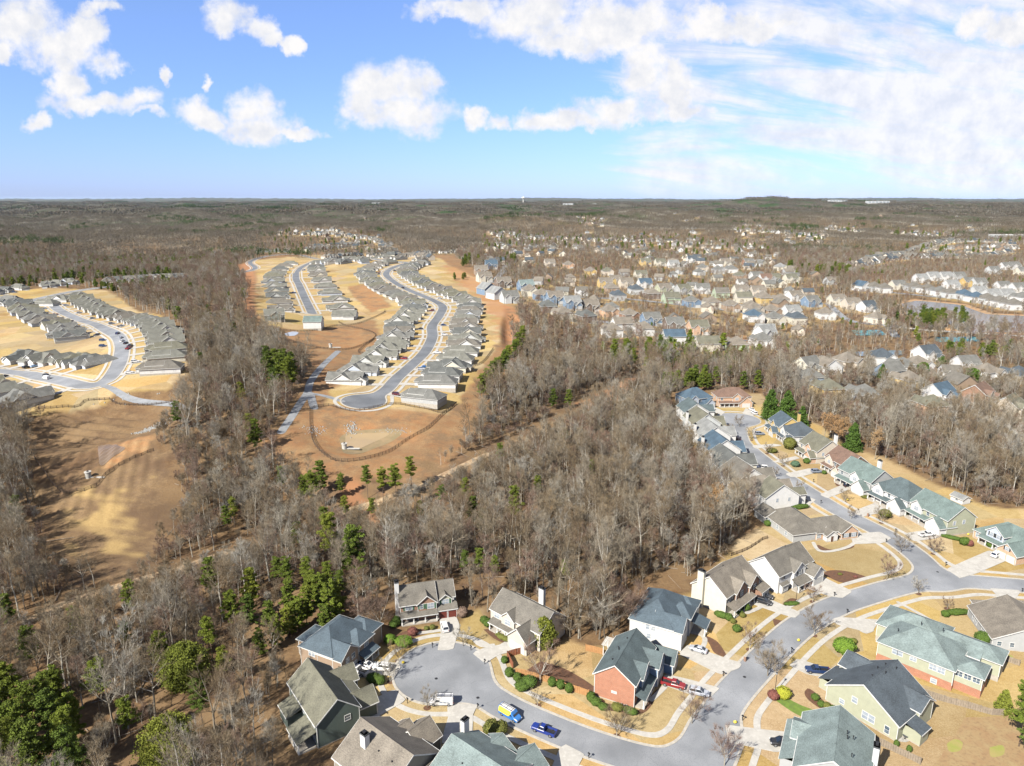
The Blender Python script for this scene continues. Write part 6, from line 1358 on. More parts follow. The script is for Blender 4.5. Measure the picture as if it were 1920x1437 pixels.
# broad and conical evergreens
def leafy(name, label, cat, px, py, H, rad, m='conifer', round_=False, dens=1.0, seed=1, size=.3, group=None, at=None):
    tr, _, V, F, r_ = cone_tree(seed, H, rad, dens, size, round_=round_); x, y = at or G(px, py); t = thing(name, label, cat, (x, y, tz(x, y)), 0, group)
    link('trunk', mk('evergreen_trunk', tr, [M['pine_bark']], r_), t); link('crown', mk('evergreen_crown', [], [M[m]], r_, (V, F, [0] * len(F))), t)
leafy('evergreen_tree', 'broad olive-green domed evergreen in the left woods, the upper of two', 'tree', 350, 1285, 11, 6.3, 'holly', True, 9, 11, .2)
leafy('evergreen_tree', 'broad bright-green domed evergreen at the bottom edge in the left woods', 'tree', 322, 1440, 12, 6.0, 'holly', True, 9, 12, .2)
leafy('cypress_tree', 'left of two big dark green conical evergreens behind the yellow house', 'tree', 1443, 787, 17, 5.2, 'conifer', False, 3, 13, .38)
leafy('cypress_tree', 'right of two big dark green conical evergreens behind the yellow house', 'tree', 1474, 790, 17, 5.4, 'conifer', False, 3, 14, .38)
leafy('cypress_tree', 'small dark green conical evergreen right of the big dark pair', 'tree', 1502, 800, 11, 3.2, 'conifer', False, 2, 15, .34)
leafy('cypress_tree', 'dark green conical evergreen behind the brown-roofed house', 'tree', 1597, 846, 14, 4.2, 'conifer', False, 3, 16, .36)
leafy('evergreen_tree', 'bright green evergreen beside the beige house with the white chimney', 'tree', 1020, 1212, 8.5, 3.2, 'holly', True, 3, 17, .26)
leafy('evergreen_tree', 'bushy green young pine in the back lawn at the right', 'tree', 1880, 1334, 5.5, 1.9, 'holly', False, 1.2, 18, .26)
leafy('cypress_tree', 'dark conical evergreen beside the dark cul-de-sac among far houses', 'tree', 1652, 714, 11, 3.2, 'conifer', False, 1.5, 19, .4)
leafy('evergreen_tree', 'round dark evergreen beside the white house with the blue roof', 'tree', 1729, 704, 9, 4.0, 'conifer', True, 2, 20, .4)
leafy('evergreen_tree', 'round dark evergreen left of the tan far-right roofs', 'tree', 1821, 716, 9, 4.6, 'conifer', True, 2, 21, .4)
leafy('evergreen_tree', 'dark green bushy evergreen between grey roofs at the right', 'tree', 1766, 692, 9, 4.0, 'conifer', True, 2, 22, .4)
leafy('evergreen_tree', 'orange-green cone evergreen beside the lake pines', 'tree', 1680, 604, 12, 3.5, 'conifer', False, 1.5, 23, .4)
# brown-leaved beeches
for q, (px, py) in enumerate([(1350, 985), (1325, 1000), (1372, 978), (1338, 972), (1560, 835), (1572, 845), (1585, 838), (1545, 828), (1640, 862)]):
    x, y = G(px, py); tr, cr, r_ = bare_tree(700 + q, H=13); cs = [c[1] for c in cr[::3]]; V, F = leaf_tris(cs, [(.5, .4)] * len(cs), 4, .16, r_)
    t = thing('beech_tree', 'beech with dry orange leaves in the wood ' + ('behind the white gabled house' if px < 1400 else 'behind the brown-roofed houses'), 'tree', (x, y, tz(x, y)), 0, 'orange-leaved beeches ' + ('behind the white gabled house' if px < 1400 else 'behind the brown-roofed houses'))
    link('trunk', mk('beech_trunk', tr, [M['bark']], r_), t); link('crown', mk('beech_crown', cr, [M['bark'], M['twig'], M['beech']], r_, (V, F, [2] * len(F))), t)

# middle distance woods
MIDT = [joined('bare_wood_tree', h, 500 + i, 3, 1.45, M['twig'] if i % 4 else M['twig_red']) for i, h in enumerate([20, 17, 22, 15, 19, 23])]
MIDP = [pine_join('wood_pine', 600 + i, h, .35, lo, .2, .8) for i, (h, lo) in enumerate([(19, .35), (16, .2), (21, .4)])]
libcol('mid_woods', MIDT); libcol('mid_pines', MIDP)
gn = np.sin(mid[:, 0] / 70 + 1.5 * np.sin(mid[:, 1] / 160)) * np.cos(mid[:, 1] / 90 + .7) + .6 * np.sin(mid[:, 0] / 31) * np.sin(mid[:, 1] / 47)
isp = rng.random(len(mid)) < np.clip((gn - .95) * 2.2, 0, .8) + .025
mpx, mpy, _ = proj(mid[:, 0], mid[:, 1], zm)
isp |= (mpx < 330) & (mpy < 545) & (rng.random(len(mid)) < .30)
rr = lambda n: rng.random(n)
def pack(P, Z, m, k, lo, hi=None): n = int(m.sum()); return np.stack([P[m, 0], P[m, 1], Z[m], rr(n) * 6.28, lo[m] if hi is None else rng.uniform(lo, hi, n), rng.integers(0, k, n)], 1)
scatter('mid_woods', 'mid_woods', pack(mid, zm, ~isp, 6, mids), 'leafless winter woods spreading around the middle-distance houses', 'woods')
scatter('mid_pines', 'mid_pines', pack(mid, zm, isp, 3, mids * .85), 'green pines mixed into the middle-distance woods', 'pines')
# far woods: patches of many crowns
def patch(name, seed, n, size, hgt, m, tri, cnt, trunk=True):
    r = random.Random(seed); V, F, MI = [], [], []
    for _ in range(n):
        x, y = r.uniform(-size, size), r.uniform(-size, size); h = hgt * r.uniform(.6, 1.1); w = h * r.uniform(.16, .26)
        a, b = leaf_tris([(x, y, h * .68)], [(w, h * .33)], cnt, tri, r); k = len(V); V += a; F += [tuple(i + k for i in f) for f in b]; MI += [0 if r.random() < .86 else 1] * len(b)
        if trunk:
            k = len(V); V += [(x - .3, y, -2), (x + .3, y, -2), (x, y + .3, -2), (x, y, h * .8)]; F += [(k, k + 1, k + 3), (k + 1, k + 2, k + 3), (k + 2, k, k + 3)]; MI += [2] * 3
    me = bpy.data.meshes.new(name); me.from_pydata([tuple(v) for v in V], [], F)
    for q in m: me.materials.append(q)
    me.polygons.foreach_set('material_index', MI); return me
M['far_twig'] = tint_mat('far_bare_crowns', [(.10, .083, .058), (.135, .118, .09), (.085, .067, .045), (.115, .098, .07)], .05)
M['far_twig2'] = tint_mat('far_bare_crowns_pale', [(.17, .16, .14), (.145, .115, .095)], .05)
M['far_green'] = tint_mat('far_pines', [(.04, .062, .02), (.055, .08, .022)], .05)
bare_m = [M['far_twig'], M['far_twig2'], M['bark']]; green_m = [M['far_green'], M['far_green'], M['pine_bark']]
libcol('far_patch', [patch('wood_patch', 1, 34, 24, 19, bare_m, .75, 16), patch('wood_patch', 2, 34, 24, 20, bare_m, .75, 16), patch('wood_patch', 3, 34, 24, 18, bare_m, .75, 16)])
libcol('far_pine_patch', [patch('pine_patch', 4, 20, 19, 20, green_m, .95, 26), patch('pine_patch', 5, 16, 17, 18, green_m, .95, 26)])
libcol('ridge_patch', [patch('ridge_patch', 6, 60, 85, 20, bare_m, 3.2, 9, False), patch('ridge_patch', 7, 60, 85, 19, bare_m, 3.2, 9, False)])
libcol('ridge_pine', [patch('ridge_pines', 8, 40, 70, 20, green_m, 3.4, 10, False)])
def far_noise(P, k): x, y = P[:, 0] / k, P[:, 1] / k; return np.sin(x * 1.7 + 2 * np.sin(y * .8 + 1)) * np.cos(y * 1.3 + 1.1 * np.sin(x * .9)) + .5 * np.sin(x * 4.1 + y * 2.3) * np.sin(y * 3.7 - x)
for nm, lib, lib2, y0, y1, sp, kk, lab in (('far_woods', 'far_patch', 'far_pine_patch', 1480, 4400, 44, 260, 'brown leafless woods rolling away to the distance'), ('ridge_woods', 'ridge_patch', 'ridge_pine', 4400, 15500, 150, 700, 'hazy brown wooded ridges along the horizon')):
    P = jgrid(y0, y1, sp); keep = np.ones(len(P), bool)
    for t in FARTOWN: keep &= ~inside(P[:, 0], P[:, 1], t)
    P = P[keep]; Z = terr(P[:, 0], P[:, 1]); g = far_noise(P, kk) > .75
    scatter(nm, lib, pack(P, Z, ~g, len(LIB[lib].objects), .8, 1.1), lab, 'woods')
    scatter(nm + '_pines', lib2, pack(P, Z, g, len(LIB[lib2].objects), .8, 1.1), 'dark green pine groves ' + ('in the distant brown woods' if sp < 100 else 'on the ridges along the horizon'), 'pines')
# loose trees among the far houses
P = jgrid(1480, 4400, 15); keep = np.zeros(len(P), bool)
for t in FARTOWN: keep |= inside(P[:, 0], P[:, 1], t)
P = P[keep & (rng.random(len(P)) < .6)]; P = np.array([p for p in P if free_of_houses(p[0], p[1])]); Z = terr(P[:, 0], P[:, 1]); g = rng.random(len(P)) < .14
scatter('town_trees', 'mid_woods', pack(P, Z, ~g, 6, .5, .9), 'leafless trees standing among the most distant houses', 'trees')
scatter('town_pines', 'mid_pines', pack(P, Z, g, 3, .5, .9), 'small green pines among the most distant houses', 'pines')

libcol('far_houses', FARM)
_F = np.array(FH); scatter('distant_houses', 'far_houses', np.stack([_F[:, 0], _F[:, 1], terr(_F[:, 0], _F[:, 1]), _F[:, 2], rng.uniform(.9, 1.1, len(_F)), rng.integers(0, 8, len(_F))], 1), 'hundreds of pale houses in the most distant estates', 'houses')

# fallen timber on the wood floor
_l = jgrid(95, 430, 7.5); _l = _l[open_mask(_l)]; _l = np.array([p for p in _l if free_of_houses(p[0], p[1])]); _v, _z = vis(_l, 1); _l, _z = _l[_v], _z[_v]; b = MB(); _q = random.Random(9)
M['log'] = mat('fallen_timber', (.30, .26, .21), (.16, .12, .09), 1.5, .95)
for p, z in zip(_l, _z):
    a = _q.uniform(0, 6.28); L_ = _q.uniform(1.5, 9); r_ = _q.uniform(.05, .17); x2, y2 = p[0] + math.cos(a) * L_, p[1] + math.sin(a) * L_; b.tube((p[0], p[1], z + r_), (x2, y2, tz(x2, y2) + r_ + _q.uniform(0, .5)), r_, r_ * .5, 5, M['log'], cap=False)
o = link('fallen_branches', b.mesh('fallen_branches')); tag(o, 'fallen logs and branches lying on the woodland leaf litter', 'logs', kind='stuff')

# ------------------------------------------------------------------ water, ponds, courts, small roads
def water_at(name, poly, z, c1, c2, label, rough=.12):
    m = bpy.data.materials.new(name + '_surface'); m.use_nodes = True; nt = m.node_tree; N, L = nt.nodes, nt.links; b = N['Principled BSDF']
    b.inputs['Roughness'].default_value = rough; b.inputs['Specular IOR Level'].default_value = .5
    g = N.new('ShaderNodeNewGeometry'); nz = N.new('ShaderNodeTexNoise'); nz.inputs['Scale'].default_value = .03; nz.inputs['Detail'].default_value = 4; L.new(g.outputs['Position'], nz.inputs['Vector'])
    mr = N.new('ShaderNodeMapRange'); L.new(nz.outputs[0], mr.inputs[0]); mr.inputs[1].default_value = .4; mr.inputs[2].default_value = .6
    mx = N.new('ShaderNodeMix'); mx.data_type = 'RGBA'; L.new(mr.outputs[0], mx.inputs[0]); mx.inputs[6].default_value = (*c1, 1); mx.inputs[7].default_value = (*c2, 1); L.new(mx.outputs[2], b.inputs['Base Color'])
    n2 = N.new('ShaderNodeTexNoise'); n2.inputs['Scale'].default_value = .8; n2.inputs['Detail'].default_value = 3; L.new(g.outputs['Position'], n2.inputs['Vector']); bp = N.new('ShaderNodeBump'); bp.inputs['Strength'].default_value = .06; L.new(n2.outputs[0], bp.inputs['Height']); L.new(bp.outputs[0], b.inputs['Normal'])
    f = rectf(poly); return sheet('water', f, -1e9, 0, z, bnd(poly), max(1.5, (bnd(poly)[1] - bnd(poly)[0]) / 60), m, label=label)
def pp(L): return smooth_line(GP(L + [L[0]]), 2.0)[:-1]
W1 = pp([(647, 817), (668, 814), (700, 812.5), (729, 812), (727, 818), (710, 826), (690, 835), (665, 845), (650, 840)])
sheet('mud', rectf(pp([(636, 822), (650, 812), (690, 806), (740, 805), (755, 812), (735, 828), (700, 842), (668, 852), (645, 850)])), -1e9, 0, .06, bnd(W1, 14), 1.5, mat('olive_pond_bank', (.19, .15, .08), (.25, .18, .10), .3, .9), label='olive damp bank round the brown retention pond')
water_at('pond', W1, .12, (.23, .17, .095), (.20, .15, .085), 'brown muddy water of the fenced retention pond', .25)
W2 = pp([(533, 626), (550, 622), (560, 624), (552, 630), (538, 630)]); water_at('pond', W2, .12, (.32, .33, .33), (.28, .28, .27), 'small pale pool inside the upper fenced basin', .2)
W3 = pp([(184, 837), (200, 834), (222, 836), (236, 841), (220, 852), (200, 868), (188, 874), (185, 856)]); water_at('pond', W3, .12, (.13, .095, .06), (.12, .08, .05), 'shallow grey-brown water in the earth basin', .35)
sheet('mud', rectf(LAKE), -1e9, 9, .12, bnd(LAKE, 14), 6.0, mat('lake_mud', (.36, .22, .11), (.30, .20, .11), .05, .95), label='orange-brown mud bank round the lake')
_lk = sheet('water', rectf(LAKE), -1e9, 0, .25, bnd(LAKE), 6.0, mat('lake_surface', (.20, .155, .10), (.12, .13, .15), .010, .22, spec=.4), label='brown and blue lake at the right edge')
water_at('pond', POND4, .3, (.07, .12, .16), (.09, .12, .12), 'small dark blue pond among trees above the right houses', .1)
for k, (poly, lab) in enumerate((([(1596, 620), (1650, 619), (1664, 629), (1606, 630)], 'blue-green tennis courts left of the clubhouse road'), ([(1752, 633), (1828, 632), (1838, 641), (1756, 642)], 'blue-green tennis courts below the lake dam'))):
    w = GP(poly); o = sheet('tennis_court', rectf(w), -1e9, 0, .3, bnd(w), 3.0, mat('court_green', (.08, .24, .25), (.07, .20, .27), .05, .8), label=lab)
ribbon('path', [(1660, 610), (1720, 618), (1790, 623), (1860, 627), (1930, 632)], 6, M['concrete'], .25, 'pale road along the lake dam', 3)
ribbon('road', [(1552, 570), (1572, 588), (1592, 601), (1620, 607), (1660, 610), (1672, 622), (1680, 632)], 7.5, M['path'], .25, 'grey loop road left of the lake', 3)
ribbon('road', [(1572, 722), (1577, 708), (1592, 701), (1628, 697)], 8, mat('dark_asphalt', (.05, .055, .065), (.07, .075, .085), .3, .85), .15, 'dark asphalt loop among the houses at the right', 2)
ribbon('road', [(1776, 782), (1800, 788), (1826, 792)], 9, M['path'], .15, 'grey road glimpsed through bare trees at the right', 2)
ribbon('road', [(956, 492), (944, 506), (930, 524), (925, 530)], 8, M['path'], .2, 'short grey street beside the houses right of the ranch estate', 3)
ribbon('road', [(1108, 606), (1128, 604), (1148, 606)], 10, M['path'], .2, 'grey turnaround at the stepped row of houses', 3)
ribbon('road', [(1225, 622), (1290, 630), (1360, 637), (1420, 640)], 7, M['path'], .2, 'grey street behind the white and mint houses', 3)
for pts in ([(1130, 470), (1250, 482), (1400, 498), (1540, 512)], [(1000, 545), (1150, 560), (1300, 575), (1420, 590)], [(1630, 545), (1740, 556), (1850, 566), (1930, 572)], [(1620, 500), (1720, 484), (1900, 470)], [(925, 470), (1000, 465), (1090, 462)]):
    ribbon('road', pts, 8, M['path'], .3, 'pale street glimpsed between the distant houses', 5)
MULCH = mat('brown_mulch', (.13, .065, .035), (.09, .048, .03), 1.2, .95)
def bed(pts, cell=.6, mt=None, label='brown mulch bed', off=.05, name='mulch_bed'):
    w = smooth_line(GP(pts + [pts[0]]), .8)[:-1]; return sheet(name, rectf(w), -1e9, 0, off, bnd(w), cell, mt or MULCH, label=label)
bed([(1541, 1077), (1556, 1070), (1590, 1072), (1628, 1084), (1612, 1090), (1598, 1094), (1575, 1092)]); bed([(1532, 1021), (1560, 1031), (1597, 1022), (1598, 1028), (1560, 1035), (1535, 1031)])
bed([(1484, 1090), (1497, 1083), (1511, 1089), (1499, 1096)]); bed([(1468, 1131), (1484, 1122), (1500, 1128), (1487, 1138), (1472, 1139)]); bed([(735, 1195), (760, 1184), (800, 1180), (805, 1187), (770, 1198), (745, 1210)])
bed([(1014, 1240), (1060, 1255), (1110, 1285), (1120, 1300), (1060, 1290), (1020, 1275), (985, 1262)], 1.0); bed([(1112, 1306), (1140, 1320), (1188, 1334), (1205, 1325), (1225, 1300), (1236, 1290), (1230, 1308), (1205, 1338), (1150, 1334), (1116, 1322)])
bed([(1318, 1190), (1340, 1200), (1352, 1212), (1362, 1232), (1340, 1225), (1330, 1208)]); bed([(1515, 1290), (1530, 1300), (1548, 1318), (1566, 1330), (1545, 1332), (1518, 1315), (1508, 1300)]); bed([(1448, 1160), (1470, 1166), (1478, 1175), (1455, 1176)])
bed([(1690, 950), (1705, 962), (1718, 968), (1700, 970)]); bed([(1565, 905), (1582, 905), (1590, 912), (1570, 912)]); bed([(1612, 925), (1634, 926), (1640, 934), (1620, 934)]); bed([(905, 1180), (925, 1182), (965, 1200), (955, 1208), (930, 1200)])
GRASS = mat('bright_grass', (.13, .20, .03), (.10, .15, .03), 1.0, .95); GRASS2 = mat('patchy_green_lawn', (.24, .25, .06), (.30, .25, .09), .5, .95)
bed([(1453, 1313), (1470, 1308), (1500, 1322), (1537, 1338), (1520, 1349), (1490, 1338)], mt=GRASS, label='strip of bright green ground cover on the tan lawn', name='grass')
for pts in ([(1775, 1395), (1790, 1386), (1805, 1393), (1800, 1408), (1780, 1410)], [(1855, 1402), (1880, 1398), (1882, 1415), (1858, 1420)], [(1862, 1228), (1895, 1228), (1898, 1238), (1870, 1236)]): bed(pts, mt=GRASS2, label='green patch in a dormant lawn', name='grass')
bed([(1690, 1366), (1712, 1372), (1702, 1392), (1680, 1388), (1672, 1374)], mt=M['gravel'], label='paved patio behind the sage-green gabled house', name='patio')
bed([(1810, 1345), (1930, 1352), (1930, 1450), (1750, 1450), (1760, 1425), (1790, 1380)], 1.5, mat('thin_grass_and_soil', (.27, .17, .085), (.30, .22, .11), .3, .95, c3=(.20, .13, .07), s3=1.5), 'patchy soil and thin grass plot at the lower right corner', .045, 'soil')
# rocks
def rocks(name, px, py, spread, n, size, label):
    x0, y0 = G(px, py); r = random.Random(int(px)); mb = MB(); m = mat('pale_rock', (.33, .33, .32), (.22, .22, .21), 1.5, .9)
    for _ in range(n):
        x, y = x0 + r.gauss(0, spread[0]), y0 + r.gauss(0, spread[1]); s = size * r.uniform(.3, .85); z = tz(x, y)
        a = [r.uniform(.7, 1.2) for _ in range(8)]
        mb.hexa([(x - s * a[0], y - s * a[1], z - .2), (x + s * a[2], y - s * a[3], z - .2), (x + s * a[4], y + s * a[5], z - .2), (x - s * a[6], y + s * a[7], z - .2), (x - s * a[1] * .6, y - s * a[2] * .6, z + s * a[0]), (x + s * a[3] * .6, y - s * a[4] * .6, z + s * a[5]), (x + s * a[6] * .6, y + s * a[7] * .6, z + s * a[2]), (x - s * a[5] * .6, y + s * .6, z + s * a[4])], m)
    o = link(name, mb.mesh(name)); tag(o, label, 'rocks', kind='stuff')
rocks('riprap', 661, 803, (1.7, 2.6), 90, .5, 'heap of pale rocks at the inlet of the retention pond'); rocks('riprap', 742, 808, (4, 1.2), 60, .35, 'thin line of pale rocks beside the brown pond')
rocks('riprap', 275, 808, (3, 1.5), 90, .55, 'pale blue-grey rocks at the outlet of the earth basin'); rocks('riprap', 296, 798, (4, 3), 90, .5, 'trail of pale rocks above the earth basin'); rocks('riprap', 590, 806, (2.6, 2.6), 90, .35, 'pale rocks crossing under the left side of the pond fence'); rocks('riprap', 255, 746, (8, 3), 14, .5, 'scattered pale boulders on the bank below the left street')
M['pipe'] = mat('concrete_riser', (.46, .45, .42), (.38, .37, .34), 1.2, .8)
def riser(px, py, label):
    x, y = G(px, py); t = thing('drain_riser', label, 'drain', (x, y, tz(x, y))); b = MB(); b.tube((0, 0, -.5), (0, 0, 2.4), 1.1, 1.1, 16, M['pipe']); link('barrel', b.mesh('riser_barrel'), t)
    b = MB(); b.tube((0, 0, 2.4), (0, 0, 2.7), 1.35, 1.35, 16, M['pipe']); b.tube((0, 0, 2.7), (0, 0, 3.1), .5, .3, 10, M['black']); link('cap', b.mesh('riser_cap'), t); b = MB(); b.box(1.1, -.5, .0, 7, .5, .35, M['pipe']); link('outlet', b.mesh('riser_outlet'), t)
riser(646, 842, 'white concrete drain riser at the corner of the brown retention pond'); riser(166, 896, 'pale concrete drain riser on the floor of the earth basin'); riser(620, 652, 'white concrete drain riser in the upper fenced basin')

# ------------------------------------------------------------------ fences
M['rail'] = mat('dark_stained_rails', (.095, .065, .045), (.07, .05, .035), 1, .9); M['picket'] = mat('weathered_pickets', (.27, .22, .165), (.20, .165, .125), 1.5, .9); M['cedar'] = mat('cedar_fence', (.40, .22, .09), (.33, .17, .07), 1.2, .85); M['redfence'] = mat('red_brown_fence', (.26, .095, .045), (.20, .075, .04), 1.2, .85)
def fence(pts, label, kind='rail', h=1.3, mt='rail', sp=2.6, world=None):
    L = smooth_line(world or GP(pts), 1.5) if kind == 'rail' else (world or GP(pts)); P = along(L, sp); x0, y0 = P[0][0], P[0][1]; z0 = tz(x0, y0); t = thing(kind + '_fence', label, 'fence', (x0, y0, z0)); V = [(p[0] - x0, p[1] - y0, tz(p[0], p[1]) - z0) for p in P]; m = M[mt]
    pb = MB(); pb.box(-.09, -.09, -.4, .09, .09, h + .12, m); pm = pb.mesh('post'); b = MB()
    for q in V[:100]: link('post', pm, t, q)
    if len(V) > 100:
        e = MB()
        for q in V[100:]: e.box(q[0] - .09, q[1] - .09, q[2] - .4, q[0] + .09, q[1] + .09, q[2] + h + .12, m)
        o = link('further_posts', e.mesh('further_posts'), t); o['kind'] = 'stuff'
    for a, c in zip(V[:-1], V[1:]):
        if kind == 'rail':
            for k in (.28, .62, .96): b.bar((a[0], a[1], a[2] + h * k), (c[0], c[1], c[2] + h * k), .06, .16, m)
        else:
            n = max(1, int(math.dist(a, c) / .42))
            for i in range(n):
                f0, f1 = (i + .04) / n, (i + .96) / n; p = [a[k] + (c[k] - a[k]) * f0 for k in range(3)]; q = [a[k] + (c[k] - a[k]) * f1 for k in range(3)]; hh = h * (1 + .05 * math.sin(i * 12.9 + a[0]))
                b.bar((p[0], p[1], p[2] + hh / 2 + .03), (q[0], q[1], q[2] + hh / 2 + .03), .05, hh, m)
    link('rails' if kind == 'rail' else 'boards', b.mesh('fence_boards'), t)
fence([(581, 767), (600, 763), (620, 761.5), (633, 766), (647, 769), (660, 772), (674, 771), (700, 766), (741, 758.5), (770, 763), (800, 768), (832, 775), (856, 758)], 'dark rail fence running along the top of the retention pond, below the turnaround')
fence([(856, 758), (830, 778), (797, 807.5), (751, 835), (696, 859.5), (634, 866), (604, 850), (587, 829), (581.5, 800), (581, 767)], 'long curved dark rail fence round the sides and bottom of the retention pond', 'rail', 1.5)
fence([(531, 620), (567, 622), (601, 619), (634, 611.5), (674, 617), (700, 625), (702, 635), (680, 648), (647, 657), (610, 654.5), (573, 648), (542, 638.5), (530, 631), (531, 620)], 'dark rail fence circling the upper basin left of the winding street')
fence([(60, 851), (70, 868), (84, 887), (96, 906), (119.6, 925), (145, 921), (175, 915), (204, 886), (242, 865), (289, 846)], 'dark rail fence along the lower rim of the earth basin')
fence([(73, 767), (140, 765), (152, 760), (165, 752), (200, 750), (205, 749), (215, 757), (240, 760), (290, 760), (322, 755)], 'dark rail fence along the upper rim of the earth basin')
fence([(702, 636), (680, 652), (672, 662), (693, 665)], 'short dark rail fence between the upper basin and the ranch back yards'); fence([(635, 605), (650, 611), (680, 605), (717, 589), (722, 583)], 'dark rail fence below the white house closing the straight street')
fence([(640, 697), (657, 682), (668, 672)], 'short dark rail fence below the left ranch houses'); fence([(860, 690), (880, 690), (905, 680), (925, 655)], 'dark rail fence behind the right ranch houses by the bank')
fence([(1371, 1043), (1388, 1037), (1404, 1030), (1420, 1020), (1436, 1010), (1452, 1014)], 'low dark rail fence behind the white gabled house', 'rail', 1.1)
fence([(1098, 1220), (1132, 1228)], 'short cedar board fence left of the white pergola', 'board', 1.8, 'cedar', 2.4); fence([(951, 1233), (967, 1265)], 'red-brown board fence panel beside the driveway of the beige house', 'board', 1.8, 'redfence', 2.4)
fence([(967, 1265), (992, 1270), (1024, 1279), (1060, 1293), (1113, 1309)], 'long cedar board fence behind the row of round green shrubs', 'board', 1.8, 'cedar', 2.4); fence([(951, 1233), (990, 1222), (1010, 1216)], 'red-brown board fence along the side of the beige house', 'board', 1.8, 'redfence', 2.4)
fence([(1727, 1301), (1750, 1311), (1780, 1319), (1806, 1326), (1858, 1341), (1900, 1343)], 'weathered grey picket fence between the two back lawns at the right', 'picket', 1.7, 'picket', 2.4); fence([(1848, 1229), (1883, 1239), (1925, 1254)], 'weathered picket fence behind the grey house at the right edge', 'picket', 1.7, 'picket', 2.4)
fence([(1634, 1390), (1655, 1400), (1682, 1413), (1719, 1430), (1735, 1440)], 'weathered picket fence at the bottom edge below the patio lawn', 'picket', 1.7, 'picket', 2.4)
fence([(1690, 1166), (1690, 1168)], 'tiny rail', 'rail') if False else None
for (a, lab) in (([(1735, 490), (1790, 480)], ''),): pass

# ------------------------------------------------------------------ vehicles
def paint(k, c, metal=.0, r=.3): M['p_' + k] = mat(k + '_car_paint', c, rough=r, metal=metal, spec=.6); return M['p_' + k]
for k, c in dict(white=(.62, .62, .62), silver=(.36, .38, .42), black=(.015, .016, .02), navy=(.015, .035, .10), blue=(.015, .035, .20), red=(.22, .015, .02), maroon=(.10, .012, .02), grey=(.18, .21, .26), yellow=(.72, .56, .06), ltblue=(.25, .40, .62), brightblue=(.03, .15, .42)).items(): paint(k, c)
M['cglass'] = mat('car_glass', (.015, .02, .028), rough=.06, spec=.9); M['tyre'] = mat('tyre_rubber', (.02, .02, .02), rough=.9); M['rim'] = mat('alloy_rim', (.35, .36, .38), rough=.35, metal=.6)
M['headlamp'] = mat('headlight_lens', (.6, .62, .65), rough=.15, spec=.8); M['taillamp'] = mat('taillight_lens', (.35, .01, .01), rough=.25)
def body_loft(st, m, top=None):
    """st: (x, halfwidth, z0, zshoulder, ztop, halfwidth at top)"""
    b = MB(); rings = []
    for (x, w, z0, zs, zt, wt) in st: rings.append([(x, -w * .94, z0), (x, -w, z0 + .15), (x, -w, zs), (x, -wt, zt), (x, wt, zt), (x, w, zs), (x, w, z0 + .15), (x, w * .94, z0)])
    for r0, r1 in zip(rings[:-1], rings[1:]):
        for k in range(8): b.poly([r0[k], r1[k], r1[(k + 1) % 8], r0[(k + 1) % 8]], m)
    b.poly(rings[0], m); b.poly(rings[-1][::-1], m); return b
def cabin(b, g, pts, w0, w1, m):
    """greenhouse: pts = base rear, roof rear, roof front, base front as (x,z)"""
    (ax, az), (bx, bz), (cx, cz), (dx, dz) = pts; L = lambda x, w, z: [(x, -w, z), (x, w, z)]
    A, B_, C_, D = L(ax, w0, az), L(bx, w1, bz), L(cx, w1, cz), L(dx, w0, dz)
    g.poly([A[0], A[1], B_[1], B_[0]], M['cglass']); g.poly([D[1], D[0], C_[0], C_[1]], M['cglass']); g.poly([A[0], B_[0], C_[0], D[0]], M['cglass']); g.poly([D[1], C_[1], B_[1], A[1]], M['cglass'])
    k = .03; b.hexa([(bx, -w1 - k, bz - .04), (cx, -w1 - k, cz - .04), (cx, w1 + k, cz - .04), (bx, w1 + k, bz - .04), (bx + .1, -w1 + .06, bz + .05), (cx - .1, -w1 + .06, cz + .05), (cx - .1, w1 - .06, cz + .05), (bx + .1, w1 - .06, bz + .05)], m)
    for s in (0, 1):
        for P_, Q in ((A[s], B_[s]), (D[s], C_[s])): b.bar(P_, Q, .09, .09, m)
        mid0 = [(A[s][i] + D[s][i]) / 2 for i in range(3)]; mid1 = [(B_[s][i] + C_[s][i]) / 2 for i in range(3)]; b.bar(mid0, mid1, .08, .06, m)
def wheels_of(t, xs, w, r=.36):
    if ('wh', r) not in M:
        b = MB(); b.tube((0, -.12, 0), (0, .12, 0), r, r, 14, M['tyre']); q = MB(); q.tube((0, -.135, 0), (0, .135, 0), r * .6, r * .6, 10, M['rim']); M[('wh', r)] = (b.mesh('tyre'), q.mesh('rim'))
    for x in xs:
        for s in (-1, 1): wo = link('wheel', M[('wh', r)][0], t, (x, s * w, r)); link('rim', M[('wh', r)][1], wo)
CARM = {}
